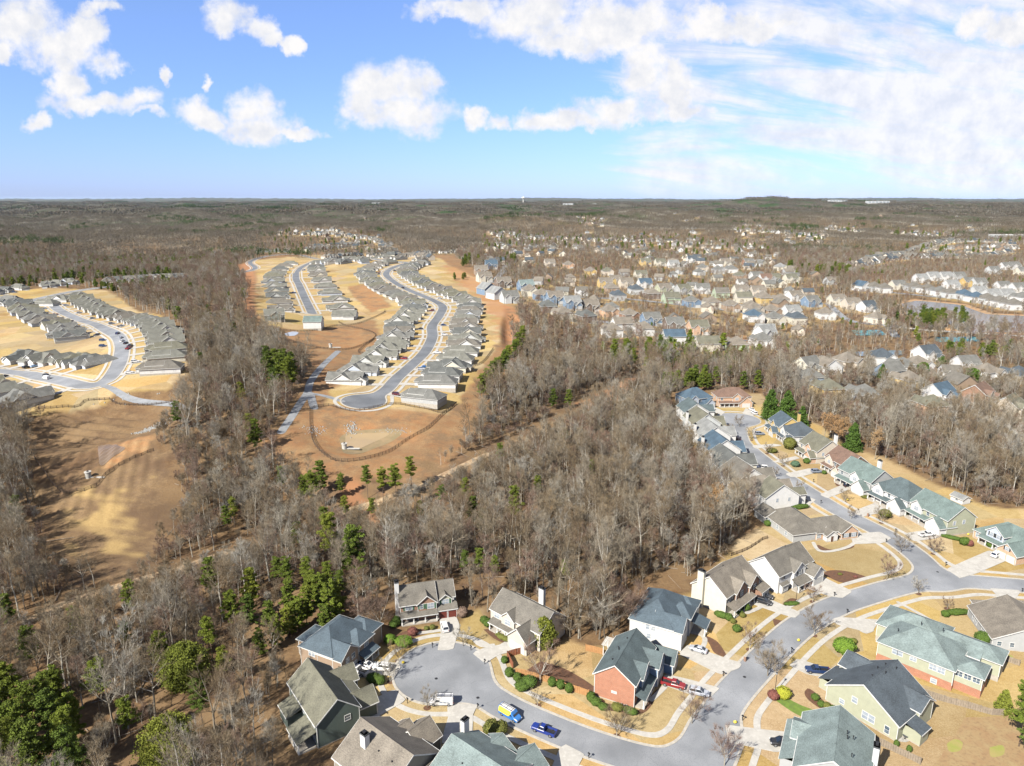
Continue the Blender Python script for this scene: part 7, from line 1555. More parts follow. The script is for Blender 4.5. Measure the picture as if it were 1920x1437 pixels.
def car(kind, col, px, py, hd, label, group='parked vehicles'):
    x, y = G(px, py); d = near_road_z(x, y); t = thing({'sedan': 'parked_car', 'suv': 'parked_car', 'pickup': 'pickup_truck', 'van': 'work_van'}[kind], label, {'sedan': 'car', 'suv': 'car', 'pickup': 'pickup truck', 'van': 'van'}[kind], (x, y, tz(x, y) + d), R(hd)); m = M['p_' + col]; key = (kind, col)
    if key not in CARM:
        g = MB()
        if kind == 'sedan': b = body_loft([(-2.35, .70, .35, .75, .86, .60), (-2.2, .86, .25, .80, .98, .74), (-1.2, .91, .22, .85, 1.0, .80), (.9, .91, .22, .84, .98, .80), (1.9, .88, .24, .74, .86, .74), (2.3, .70, .34, .60, .68, .58)], m); cabin(b, g, [(-1.85, .96), (-1.0, 1.44), (.25, 1.45), (1.15, .95)], .78, .60, m); xs, ww, r = (-1.4, 1.4), .80, .34; L_, zl, hw = 2.35, .68, .62
        elif kind == 'suv': b = body_loft([(-2.4, .78, .4, .95, 1.05, .70), (-2.3, .92, .3, 1.0, 1.1, .82), (-1, .95, .28, 1.0, 1.08, .86), (1.0, .95, .28, .98, 1.08, .84), (2.05, .92, .3, .86, 1.0, .78), (2.4, .78, .4, .70, .82, .66)], m); cabin(b, g, [(-2.32, 1.06), (-1.95, 1.70), (.35, 1.74), (1.2, 1.05)], .84, .68, m); xs, ww, r = (-1.45, 1.45), .84, .38; L_, zl, hw = 2.42, .8, .70
        elif kind == 'pickup':
            b = body_loft([(-.35, .96, .4, 1.05, 1.15, .88), (1.3, .96, .4, 1.05, 1.15, .86), (2.6, .95, .42, 1.0, 1.12, .82), (2.9, .82, .5, .85, .98, .72)], m); b.box(-2.85, -.95, .45, -.36, -.84, 1.22, m); b.box(-2.85, .84, .45, -.36, .95, 1.22, m); b.box(-2.9, -.95, .5, -2.80, .95, 1.22, m); b.box(-2.84, -.838, .5, -.37, .838, .72, M['black']); cabin(b, g, [(-.4, 1.12), (-.25, 1.80), (.75, 1.82), (1.5, 1.12)], .85, .70, m); xs, ww, r = (-1.85, 1.9), .84, .42; L_, zl, hw = 2.9, .9, .74
        else:
            b = body_loft([(-2.75, .92, .4, 1.7, 2.25, .78), (-2.6, .98, .3, 1.75, 2.35, .84), (1.2, .98, .3, 1.75, 2.32, .84), (1.9, .97, .32, 1.2, 1.38, .86), (2.65, .93, .35, .9, 1.05, .8), (2.85, .8, .45, .72, .82, .7)], m); g.poly([(1.26, -.80, 2.16), (1.26, .80, 2.16), (1.93, .84, 1.42), (1.93, -.84, 1.42)][::-1], M['cglass']); 
            for s in (-1, 1): g.poly([(.35, s * .995, 1.25), (1.45, s * .995, 1.25), (1.05, s * .99, 1.72), (.35, s * .99, 1.72)], M['cglass'])
            xs, ww, r = (-1.75, 1.85), .86, .38; L_, zl, hw = 2.86, .8, .76
        f = MB(); [f.box(L_ - .12, s * hw - .16, zl - .1, L_ + .01, s * hw + .16, zl + .08, M['headlamp']) for s in (-1,)]; f2 = MB(); f2.box(L_ - .12, hw - .16, zl - .1, L_ + .01, hw + .16, zl + .08, M['headlamp'])
        q = MB(); q.box(-L_ - .01, -hw - .12, zl, -L_ + .15, -hw + .06, zl + .18, M['taillamp']); q2 = MB(); q2.box(-L_ - .01, hw - .06, zl, -L_ + .15, hw + .12, zl + .18, M['taillamp'])
        CARM[key] = (b.mesh(kind + '_body'), g.mesh('windows'), f.mesh('headlight'), f2.mesh('headlight'), q.mesh('taillight'), q2.mesh('taillight'), xs, ww, r)
    c = CARM[key]; bo = link('body', c[0], t); link('window_glass', c[1], t); link('headlight', c[2], t); link('headlight', c[3], t); link('taillight', c[4], t); link('taillight', c[5], t); wheels_of(t, c[6], c[7], c[8]); return t
def near_road_z(x, y):
    X, Y = np.array([x]), np.array([y])
    if f_near(X, Y)[0] < 0: return .065
    if f_new(X, Y)[0] < 0 or f_left(X, Y)[0] < 0: return .075
    return .18
V = [('suv', 'white', 834, 1180, 104, 'white car parked on the driveway of the house with green shutters'), ('pickup', 'white', 672, 1262, 152, 'white pickup truck nearest the tan house, on its crowded driveway'), ('sedan', 'white', 684, 1250, 155, 'white car parked beside the white pickup, partly behind it'), ('suv', 'white', 717, 1256, 168, 'white estate car at the street end of the crowded driveway'),
     ('sedan', 'brightblue', 663, 1248, 155, 'blue car almost hidden between white cars and garage'), ('pickup', 'blue', 1020, 1374, 152, 'deep blue pickup truck parked along the kerb'), ('sedan', 'silver', 1309, 1222, 150, 'silver sedan on the driveway of the white house with blue-grey roof'), ('pickup', 'red', 1262, 1288, -24, 'dark red pickup truck beside the brick-gabled house'),
     ('suv', 'silver', 1310, 1303, -20, 'silver-white SUV behind pinkish branches at the end of the driveway'), ('suv', 'black', 1431, 1132, -35, 'black SUV in front of the cream gabled house, the nearer of two'), ('suv', 'black', 1434, 1121, -35, 'black SUV in front of the cream gabled house, the farther of two'), ('pickup', 'navy', 1532, 1262, 172, 'dark blue pickup truck before the sage-green gabled house'),
     ('suv', 'black', 1465, 1398, 172, 'black SUV with silver trim on the driveway at the bottom right'), ('suv', 'white', 1868, 1044, 32, 'white SUV on the wide driveway at the right edge'), ('pickup', 'white', 1737, 1006, 12, 'white pickup truck before the sage house with sea-green roof'), ('suv', 'black', 1592, 914, 12, 'black SUV on the drive between two sea-green-roofed houses'),
     ('suv', 'black', 1502, 941, 10, 'black SUV beside the low white wing, nearest the hedge'), ('pickup', 'black', 1498, 935, 10, 'black pickup truck beside the low white wing, behind the SUV'), ('suv', 'grey', 1531, 887, 5, 'grey-blue SUV in front of the brown-roofed house'), ('suv', 'white', 1429, 880, 165, 'white SUV near the kerb on the left side of the upper street'),
     ('suv', 'grey', 1424, 816, 0, 'grey estate car in front of the yellow house'), ('sedan', 'white', 1364, 831, 0, 'white car on the drive left of the maroon car'), ('suv', 'maroon', 1383, 826, 92, 'maroon car standing on the upper street'), ('sedan', 'white', 1333, 769, 150, 'white car before the dark blue-roofed house at the turnaround'), ('sedan', 'white', 1409, 770, 100, 'white car by the garage of the pink brick house'),
     ('suv', 'white', 1414, 777, 100, 'white car on the kerb below the pink brick house'), ('suv', 'navy', 221, 627, 95, 'dark blue car on the left street, farthest of the parked line'), ('sedan', 'silver', 227, 635, 95, 'silver car in the middle of the line on the left street'), ('sedan', 'white', 229, 641, 95, 'white car in the line parked on the left street'), ('pickup', 'red', 241, 655, 95, 'red pickup truck in the line on the left street'),
     ('pickup', 'black', 244, 651, 95, 'black pickup truck beside the red one on the left street'), ('van', 'white', 87, 712, 150, 'white van parked by the lower left street'), ('suv', 'black', 86, 706, 150, 'black car behind the white van on the lower left street'), ('sedan', 'ltblue', 65, 689, 60, 'light blue car on a driveway in the lower left row'), ('suv', 'black', 50, 691, 60, 'black car on a driveway in the lower left row'),
     ('suv', 'navy', 193, 640, 0, 'dark blue car on the drive of an inner ranch house, upper of two'), ('suv', 'navy', 193, 651, 0, 'dark blue car on the drive of an inner ranch house, lower of two'), ('sedan', 'brightblue', 797, 690, 30, 'bright blue car on a drive right of the winding street'), ('suv', 'black', 755, 541, 120, 'black car standing on the winding street near its upper bend'), ('sedan', 'black', 236, 645, 95, 'black car in the line on the left street')]
for v in V: car(*v)
_cr = random.Random(21); _n = 0; _cars = {}
for a in _cr.sample(DR, 46):
    m_ = np.mean(np.array(a), 0); e0 = np.array(a[2]) - np.array(a[1]); px, py, _ = proj(m_[0], m_[1], tz(*m_)); px, py = float(px), float(py)
    if not (0 < px < 1900) or _n > 29: continue
    _n += 1; k_ = _cr.choice(['suv', 'sedan', 'suv', 'pickup']); c_ = _cr.choice(['white', 'black', 'grey', 'silver', 'red', 'white', 'navy', 'maroon']); wh = 'winding street' if px > 690 else 'straight street' if px > 470 else 'left estate'
    o = car(k_, c_, px, py, math.degrees(math.atan2(e0[1], e0[0])), f'{c_} {"pickup truck" if k_ == "pickup" else "car"} parked on a short ranch house drive, {wh}', f'cars on the ranch house drives of the {wh}'); o.location = (m_[0], m_[1], tz(*m_) + .21); _cars.setdefault(o['label'], []).append((px, o))
for lab, l in _cars.items():
    l.sort(key=lambda q: q[0])
    if len(l) > 1:
        for i, (_, o) in enumerate(l): o['label'] = lab + ', ' + ('leftmost' if i == 0 else 'rightmost' if i == len(l) - 1 else ORD[i] + ' from left')
def van(col, px, py, hd, label, two=None):
    t = car('van', col, px, py, hd, label)
    b = MB()
    for s in (-.62, .62): b.bar((-2.5, s, 2.52), (1.1, s, 2.52), .06, .06, M['black'])
    for x in (-2.2, -.7, .8): b.bar((x, -.7, 2.46), (x, .7, 2.46), .05, .05, M['black'])
    link('roof_rack', b.mesh('roof_rack'), t); b = MB()
    for s in (.1, .5): b.bar((-2.6, s, 2.6), (1.3, s, 2.6), .06, .06, M['rim'])
    for i in range(12): x = -2.5 + i * .32; b.bar((x, .1, 2.6), (x, .5, 2.6), .04, .04, M['rim'])
    link('ladder', b.mesh('ladder'), t)
    b = MB()
    if two:
        for s in (-1, 1):
            b.poly([(-2.62, s * 1.0, .98), (.3, s * 1.0, .98), (.95, s * 1.0, 1.72), (-2.58, s * .995, 1.76)][::s], M['p_yellow']); b.poly([(-2.58, s * .992, 1.77), (1.0, s * .992, 1.76), (1.0, s * .862, 2.34), (-2.5, s * .862, 2.36)][::s], M['p_yellow'])
        b.poly([(-2.5, -.8, 2.362), (1.1, -.8, 2.345), (1.1, .8, 2.345), (-2.5, .8, 2.362)], M['p_white'])
    else:
        for s in (-1, 1):
            for k in range(3): b.poly([(-2.2 + k * .9, s * .99, .75 + k * .1), (-1.5 + k * .9, s * .99, .8 + k * .1), (-1.2 + k * .8, s * .99, 1.2 + k * .1), (-1.9 + k * .8, s * .99, 1.1 + k * .1)][::s], M['p_grey'])
    link('side_graphics', b.mesh('side_graphics'), t); return t
van('white', 828, 1321, 180, 'white work van with ladder rack parked at the turnaround kerb'); van('brightblue', 956, 1345, -40, 'yellow and blue work van with white roof and ladder rack', True)

# ------------------------------------------------------------------ street trees, shrubs
OPEN = []
for i in range(5):
    tr, cr, r_ = bare_tree(900 + i, H=7, form='open', thick=.85); OPEN.append((mk('street_trunk', tr, [M['bark']], r_), mk('street_crown', cr, [M['bark'], M['twig']], r_), mk('street_crown_pink', cr, [M['bark'], M['twig_red']], r_)))
ST = [(1297, 1357, 7.5, 1, 'in the corner lawn below the silver-white SUV'), (1156, 1381, 7, 0, 'in the verge below the brick gable wall'), (1008, 1324, 4, 0, 'on the verge above the deep blue pickup'), (1358, 1437, 8, 1, 'at the bottom edge right of the street junction'), (1405, 1219, 7, 1, 'beside the walk right of the white house'), (1526, 1192, 7.5, 0, 'on the kerb by the yellow bag'),
      (1439, 1268, 9, 0, 'leaning over the street by the driveway with the navy pickup'), (1524, 1129, 5.5, 1, 'by the lamp post lawn of the white gabled house'), (1722, 1114, 5, 0, 'on the verge above the long sea-green roof'), (1662, 1088, 7.5, 1, 'wide and reddish on the corner lawn by the junction'), (1689, 1037, 7, 0, 'on the verge of the curved ranch lawn'), (1750, 1039, 6, 1, 'round and brown before the blue-gabled house'),
      (1653, 981, 6, 0, 'behind the round dark bush by the sea-green row'), (1584, 942, 5, 0, 'with a yellow bag, before the white house with the garage gable'), (1595, 974, 5, 0, 'on the verge above the long ranch house'), (1776, 1142, 3.5, 1, 'small, at the end of the hedge by the long walk'), (747, 1240, 6, 0, 'on the kerb left of the turnaround'), (869, 1212, 5.5, 0, 'between the driveways at the top of the turnaround'),
      (732, 1279, 6, 0, 'casting a shadow on the left rim of the turnaround'), (801, 1328, 5, 0, 'on the verge left of the white work van'), (1013, 1280, 10, 1, 'tall and pinkish behind the heart-shaped hedge'), (1367, 818, 6, 0, 'beside the oval hedge on the upper street'), (1386, 801, 6, 0, 'on the island edge of the upper turnaround'), (1409, 826, 6.5, 0, 'in front of the yellow house lawn'), (1438, 851, 5, 0, 'before the slate-roofed white house'),
      (1468, 874, 5, 0, 'before the tan house on the upper street'), (1452, 895, 4.5, 0, 'on the left verge of the upper street'), (1500, 922, 4.5, 0, 'on the left verge above the black SUV'), (1134, 1198, 12, 0, 'pale, standing behind the white pergola'), (1160, 1180, 14, 1, 'large and spreading left of the blue-grey roofs'), (1069, 1196, 11, 0, 'right of the beige house yard'), (1180, 1168, 12, 1, 'behind the blue-grey hipped roof'), (715, 1180, 11, 1, 'spreading behind the blue-grey roofed tan house'), (690, 1176, 10, 1, 'twin-stemmed behind the tan house')]
for i, (px, py, h, pk, where) in enumerate(ST):
    x, y = G(px, py); q = OPEN[i % 5]; t = thing('bare_tree', f'leafless {"pinkish" if pk else "grey"} yard tree {where}', 'tree', (x, y, tz(x, y)), i * 1.3, 'yard and verge trees'); s = h / 7; t.scale = (s, s, s); link('trunk', q[0], t); link('crown', q[2] if pk else q[1], t)
    if h < 9:
        w = [(x + math.cos(a) * .95, y + math.sin(a) * .95) for a in np.linspace(0, 6.28, 9)[:-1]]; sheet('mulch_ring', rectf(w), -1e9, 0, .05 if f_near(np.array([x]), np.array([y]))[0] < 2.4 else .052, bnd(w, 1), .5, MULCH, label='round mulch ring under a yard tree')
for k, c in dict(bush=((.05, .095, .012), (.08, .13, .018)), olive=((.10, .115, .02), (.14, .14, .03)), bright=((.09, .17, .015), (.13, .21, .02)), maroonb=((.14, .05, .04), (.20, .08, .06)), gold=((.42, .33, .03), (.50, .40, .05)), chart=((.26, .28, .02), (.33, .33, .03)), brownb=((.17, .115, .085), (.22, .155, .115)), bluegr=((.06, .12, .07), (.09, .15, .09))).items(): M['b_' + k] = mat(k + '_shrub_leaves', c[0], c[1], 5, .9)
BSH = {}
def bush_mesh(col, v):
    if (col, v) in BSH: return BSH[(col, v)]
    r = random.Random(v * 7 + len(col)); V, F = [], []; n = 1500
    k0 = 0
    for i in range(9):                       # inner body
        for j in range(14):
            th, ph = math.pi * (i + .5) / 9, 2 * math.pi * j / 14; q = .86 + .06 * math.sin(ph * 3 + v) * math.sin(th * 4); V.append((math.sin(th) * math.cos(ph) * q, math.sin(th) * math.sin(ph) * q, .82 + math.cos(th) * .8 * q))
    for i in range(8):
        for j in range(14): F.append((i * 14 + j, i * 14 + (j + 1) % 14, (i + 1) * 14 + (j + 1) % 14, (i + 1) * 14 + j))
    for _ in range(n):
        d = Vector((r.gauss(0, 1), r.gauss(0, 1), r.gauss(0, 1))).normalized(); q = .86 + .10 * math.sin(d.x * 5 + v) * math.sin(d.y * 6 + d.z * 4) + r.uniform(-.03, .10); p = Vector((d.x * q, d.y * q, max(.02, .82 + d.z * q * .85)))
        a = Vector((r.gauss(0, 1), r.gauss(0, 1), r.gauss(0, 1))).normalized(); b = a.cross(d + a * .1).normalized(); s = .075; k = len(V); V += [p + a * s, p - a * s + b * s, p - a * s * .3 - b * s]; F.append((k, k + 1, k + 2))
    me = bpy.data.meshes.new('shrub'); me.from_pydata([tuple(q) for q in V], [], F); me.materials.append(M['b_' + col]); me.update(); BSH[(col, v)] = me; return me
CW = dict(bush='green', olive='olive', bright='bright green', maroonb='dark red', gold='golden yellow', chart='yellow-green', brownb='brown twiggy', bluegr='blue-green')
def bush(px, py, r, col='bush', hh=1.0, long=1.0, hd=0, where='', name='shrub'):
    x, y = G(px, py); t = link(name, bush_mesh(col, int(px) % 3)); t.location = (x, y, tz(x, y) - .1); t.scale = (r * long, r, r * hh); t.rotation_euler = (0, 0, R(hd)); tag(t, f'{CW[col]} {"clipped hedge" if long > 1.6 else "rounded shrub" if hh < 1.3 else "upright shrub"} {where}', 'hedge' if long > 1.6 else 'shrub', 'garden shrubs')
for b in [(744, 1172, 1.3, 'bush', 1.3, 1, 0, 'at the left corner of the house with green shutters'), (738, 1176, 1.2, 'bush', 1.1, 1, 0, 'beside the chimney of the house with green shutters'), (774, 1190, 1.5, 'maroonb', .9, 1, 0, 'in the bed before the porch with green shutters'), (731, 1206, 1.7, 'bright', .9, 1, 0, 'left of the pale tree by the turnaround'), (757, 1211, 2.1, 'bright', .8, 1.2, 0, 'right of the pale tree by the turnaround'), (800, 1181, .8, 'olive', .9, 1, 0, 'left of two by the porch steps'), (811, 1180, .9, 'olive', 1, 1, 0, 'right of two by the porch steps'),
          (867, 1156, 1.8, 'brownb', 1, 1, 0, 'at the corner of the dark red garage'), (908, 1168, 1.3, 'bush', 1, 1, 0, 'upper of two by the beige house corner'), (915, 1174, 1.4, 'bush', 1, 1, 0, 'lower of two by the beige house corner'), (944, 1199, 1.0, 'olive', .8, 3.0, -40, 'before the beige house garage'), (647, 1264, .9, 'bush', 1.2, 1, 0, 'at the garage corner of the tan house'), (701, 1279, 1.5, 'bush', 1, 1.3, 0, 'by the lamp post, the wider of two'), (714, 1283, 1.2, 'bush', 1.3, 1, 0, 'by the lamp post, the narrower of two'),
          (922, 1378, 1.9, 'olive', 1.2, 1.15, 50, 'left lobe of the big kidney-shaped clump at the bottom'), (938, 1376, 1.7, 'olive', 1.1, 1.25, 60, 'right lobe of the big kidney-shaped clump at the bottom'), (955, 1268, 1.25, 'bush', 1.2, 1, 0, 'by the red-brown fence, left of the blue chair'), (970, 1276, 1.2, 'bush', 1.1, 1, 0, 'below the red-brown fence, right of the blue chair'), (979, 1293, 1.8, 'bush', .8, 1.1, 0, 'left lobe of the heart-shaped clump'), (992, 1287, 1.9, 'bush', .9, 1.1, 0, 'right lobe of the heart-shaped clump'),
          (946, 1243, 1.0, 'bush', 1.2, 1, 0, 'in the verge beside the beige house driveway'), (1035, 1286, 1.15, 'bush', 1.3, 1, 0, 'first of three along the cedar fence'), (1051, 1291, 1.15, 'bush', 1.3, 1, 0, 'middle of three along the cedar fence'), (1067, 1298, 1.15, 'bush', 1.3, 1, 0, 'last of three along the cedar fence'), (1108, 1314, 1.2, 'bush', 1.2, 1, 0, 'at the left corner of the brick gable'), (1117, 1322, 1.2, 'bush', 1, 1.2, -27, 'second along the brick gable'), (1131, 1330, 1.1, 'bush', .9, 1.2, -27, 'third along the brick gable'), (1157, 1332, 1.2, 'olive', 1, 1.3, -27, 'fourth along the brick gable'), (1181, 1338, 1.1, 'bush', .9, 1.7, -27, 'at the right end of the brick gable'),
          (1352, 1158, 1.1, 'bush', 1.1, 2.0, -30, 'below the cream house wall'), (1366, 1163, 1.2, 'bush', 1.1, 1, 0, 'below the cream house porch'), (1374, 1168, .9, 'olive', 1, 1, 0, 'lowest of the cluster by the cream house porch'), (1386, 1152, 1.1, 'bush', 1, 1, 0, 'by the porch post of the cream house'), (1398, 1144, 1.3, 'bush', 1.1, 1, 0, 'right of the cream house porch'), (1392, 1157, .9, 'olive', 1, 1, 0, 'in the cluster right of the cream house porch'), (1381, 1184, 1.3, 'bush', 1, 1, 0, 'alone on the lawn above the driveway walk'), (1454, 1102, 1.1, 'bush', 1.3, 1, 0, 'by the bay window of the white gabled house'), (1484, 1134, 1.0, 'bush', .6, 2.6, 10, 'around the tall lamp post'),
          (1582, 1224, 2.6, 'bright', 1.0, 1.15, 0, 'large, before the long house with sea-green roof'), (1601, 1206, .9, 'olive', 1, 1, 0, 'small, above the large bright green one'), (1772, 1156, 1.2, 'bush', 1, 1, 0, 'at the left end of the hedge by the long walk'), (1794, 1152, 1.2, 'bush', .9, 3.2, 5, 'beside the grey house by the long walk'), (1840, 1207, 2.0, 'bush', 1.1, 1, 0, 'at the corner of the grey house at the right'), (1468, 1308, 1.9, 'chart', .9, 1, 0, 'beside the dark red shrub at the right'), (1450, 1310, 1.5, 'maroonb', .9, 1, 0, 'beside the yellow-green shrub at the right'),
          (1528, 1312, 1.0, 'bush', 1, 1, 0, 'first along the sage-green gabled wall'), (1539, 1324, .9, 'bush', 1, 1, 0, 'second along the sage-green gabled wall'), (1550, 1328, .95, 'olive', 1, 1, 0, 'third along the sage-green gabled wall'), (1562, 1333, .9, 'bush', 1, 1, 0, 'fourth along the sage-green gabled wall'), (1659, 970, 2.2, 'olive', .9, 1.1, 0, 'dark and round behind a grey tree on the sea-green row'), (1698, 966, 1.2, 'bush', 1.4, 1, 0, 'before the porch of the sage house'), (1788, 1012, .9, 'bush', 1, 5, -35, 'below the wall of the sage house'), (1808, 1022, 1.5, 'bush', 1.2, 1.3, 0, 'before the blue-gabled house'), (1818, 1024, 1.2, 'maroonb', 1.2, 1, 0, 'beside the green clump before the blue-gabled house'), (1858, 1027, 1.4, 'bush', 1, 1.2, 0, 'beside the steps of the blue-gabled house'),
          (1480, 842, 3.2, 'olive', 1.1, 1, 0, 'very large, before the tan house on the upper street'), (1447, 849, 2.0, 'olive', .7, 1.4, 0, 'wide and low on the upper street lawn'), (1491, 875, 1.9, 'bluegr', .9, 1.1, 0, 'before the tan house on the upper street'), (1513, 869, 1.6, 'bush', 1, 1.2, 0, 'under the brown-roofed house'), (1545, 889, 1.1, 'bush', 1, 1, 0, 'by the grey-blue SUV'), (1321, 778, 2.0, 'gold', .8, 1.3, 0, 'before the small teal-roofed house'), (1348, 816, 1.7, 'bush', .7, 1.9, 0, 'on the left lawn of the upper street'), (1339, 794, 1.0, 'bush', 1, 1, 0, 'below the upper turnaround'), (1439, 986, 1.4, 'bush', 1, 1, 0, 'left of the long ranch house'),
          (1439, 955, 1.0, 'bush', 2.2, 1, 0, 'leftmost of the cones by the low white wing'), (1462, 953, 1.0, 'bush', 2.2, 1, 0, 'middle of the cones by the low white wing'), (1484, 945, 1.0, 'bush', 2.4, 1, 0, 'rightmost of the cones by the low white wing'), (1500, 954, 1.2, 'bush', 1.0, 3.4, 12, 'above the long ranch house'), (1623, 934, 1.3, 'olive', .6, 1.5, 0, 'in the bed before the white garage-gabled house'), (1655, 1366, .7, 'bush', 1.6, 1, 0, 'small cone, first by the bottom picket fence'), (1680, 1400, .6, 'bush', 1.8, 1, 0, 'small cone, second by the bottom picket fence'), (1704, 1410, .6, 'bush', 1.8, 1, 0, 'small cone, third by the bottom picket fence'),
          (1471, 1420, .7, 'bush', 1, 1, 0, 'upper left of the four small balls by the black SUV'), (1480, 1420, .7, 'bush', 1, 1, 0, 'upper right of the four small balls by the black SUV'), (1469, 1432, .7, 'bush', 1, 1, 0, 'lower left of the four small balls by the black SUV'), (1479, 1432, .7, 'bush', 1, 1, 0, 'lower right of the four small balls by the black SUV'), (1500, 1052, .8, 'bush', .8, 4, -70, 'between the white house and the curved lawn'), (1575, 1078, .6, 'olive', .8, 1.3, 0, 'in the mulch bed below the curved lawn'), (1604, 1083, .6, 'maroonb', .8, 1.3, 0, 'in the mulch bed below the curved lawn')]: bush(*b)

# ------------------------------------------------------------------ kerbside things
def mailbox(px, py, label, brickp=False, hd=40):
    x, y = G(px, py); t = thing('mailbox', label, 'mailbox', (x, y, tz(x, y) + .1), R(hd)); b = MB()
    if brickp:
        b.box(-.28, -.28, -.2, .28, .28, 1.35, wallm('brickd')); b.box(-.34, -.34, 1.35, .34, .34, 1.45, M['stone'])
    else: b.box(-.06, -.06, -.3, .06, .06, 1.15, M['black']); b.box(-.3, -.04, .8, .3, .04, .88, M['black'])
    link('post', b.mesh('mailbox_post'), t); b = MB(); z = .95 if brickp else 1.15; b.box(-.12 if not brickp else -.1, -.3 if not brickp else -.33, z, .12 if not brickp else .1, .25 if not brickp else -.281, z + .2, M['black']); b.box(-.1, -.28 if not brickp else -.32, z + .2, .1, .23 if not brickp else -.285, z + .27, M['black']); link('box', b.mesh('mailbox_box'), t)
for i, (px, py, w, bp) in enumerate([(1104, 1423, 'at the bottom driveway left of the street junction', 0), (764, 1319, 'on the lower left rim of the turnaround', 0), (896, 1330, 'right of the wide bottom driveway', 0), (909, 1246, 'on the right rim of the turnaround', 0), (811, 1215, 'left of the driveway with the white car', 0), (883, 1220, 'right of the driveway with the white car', 0), (1397, 1240, 'by the walk of the white house, brick', 1), (1356, 1269, 'between the silver sedan and the red pickup driveways', 0), (1588, 1151, 'on the kerb opposite the lamp post lawn', 0), (1564, 1119, 'at the end of the white gabled house drive', 0), (1661, 1018, 'on the kerb by the curved ranch lawn', 0), (1773, 1062, 'beside the wide right driveway', 0), (1679, 999, 'before the sage house with sea-green roof', 0), (1627, 969, 'brick, before the white garage-gabled house', 1), (1539, 945, 'on the upper street kerb below the black SUV drive', 0), (1601, 1007, 'brick, above the long ranch house drive', 1), (1916, 1112, 'at the right edge of the picture', 0), (1484, 1224, 'on the kerb near the navy pickup drive', 0), (1392, 1352, 'beside the yellow bag at the lower driveway', 0), (1525, 905, 'before the brown-roofed house', 0)]): mailbox(px, py, ('brown brick mailbox pillar ' if bp else 'black mailbox on a post ') + w.replace('brick, ', '').replace(', brick', ''), bp)
def lamp(px, py, label, h=5.2):
    x, y = G(px, py); t = thing('street_lamp', label, 'lamp post', (x, y, tz(x, y))); b = MB(); b.tube((0, 0, 0), (0, 0, h), .09, .06, 8, M['black']); b.tube((0, 0, 0), (0, 0, .6), .16, .12, 8, M['black']); link('pole', b.mesh('lamp_pole'), t); b = MB(); b.tube((0, 0, h), (0, 0, h + .5), .13, .24, 8, M['glassl']); b.tube((0, 0, h + .5), (0, 0, h + .72), .30, .05, 8, M['black']); link('lantern', b.mesh('lantern'), t)
lamp(1492, 1131, 'black lamp post rising from the oval hedge of the white gabled house'); lamp(707, 1279, 'black lamp post beside the clipped shrubs left of the turnaround'); lamp(973, 1221, 'black lamp post before the garage of the beige house'); lamp(1453, 1300, 'black lamp post beside the yellow-green shrub'); lamp(1340, 797, 'black lamp post below the upper turnaround', 4.5)
def bag(px, py, label):
    x, y = G(px, py); o = link('yellow_bag', bush_mesh('gold', 1)); o.location = (x, y, tz(x, y) + .1); o.scale = (.42, .36, .42); o.data = o.data.copy(); o.data.materials[0] = M['p_yellow']; tag(o, label, 'bag')
bag(756, 1245, 'bright yellow bag on the kerb left of the turnaround'); bag(1378, 1357, 'bright yellow bag beside the lower driveway'); bag(1497, 1203, 'bright yellow bag on the kerb by a grey tree'); bag(1589, 939, 'bright yellow bag under a small tree on the upper street'); bag(1815, 1004, 'bright yellow bag before the blue-gabled house')
def disc(px, py, label, name='manhole_cover', r=.42):
    x, y = G(px, py); b = MB(); b.tube((0, 0, 0), (0, 0, .02), r, r, 14, M['greycap']); b.tube((0, 0, .02), (0, 0, .03), r * .75, r * .75, 14, M['black']); o = link(name, b.mesh(name)); o.location = (x, y, tz(x, y) + .062); tag(o, label, 'manhole cover')
disc(818, 1273, 'round iron manhole cover in the middle of the turnaround'); disc(896, 1309, 'round iron manhole cover at the mouth of the turnaround'); disc(1396, 1270, 'round iron manhole cover on the street by the brick mailbox'); disc(1758, 1073, 'round iron manhole cover at the upper junction')
# pergola
x, y = G(1131, 1228); t = thing('pergola', 'white slatted pergola behind the brick-gabled house', 'pergola', (x, y, tz(x, y)), R(-27))
for a in (0, 4.2):
    for c in (0, 3.4): b = MB(); b.box(a - .1, c - .1, -.2, a + .1, c + .1, 2.8, M['trim']); link('post', b.mesh('pergola_post'), t)
b = MB()
for a in (0, 4.2): b.bar((a, -.4, 2.9), (a, 3.8, 2.9), .12, .2, M['trim'])
link('beam', b.mesh('pergola_beams'), t); b = MB()
for i in range(9): b.bar((-.5, -.2 + i * .47, 3.07), (4.7, -.2 + i * .47, 3.07), .09, .12, M['trim'])
link('slats', b.mesh('pergola_slats'), t)
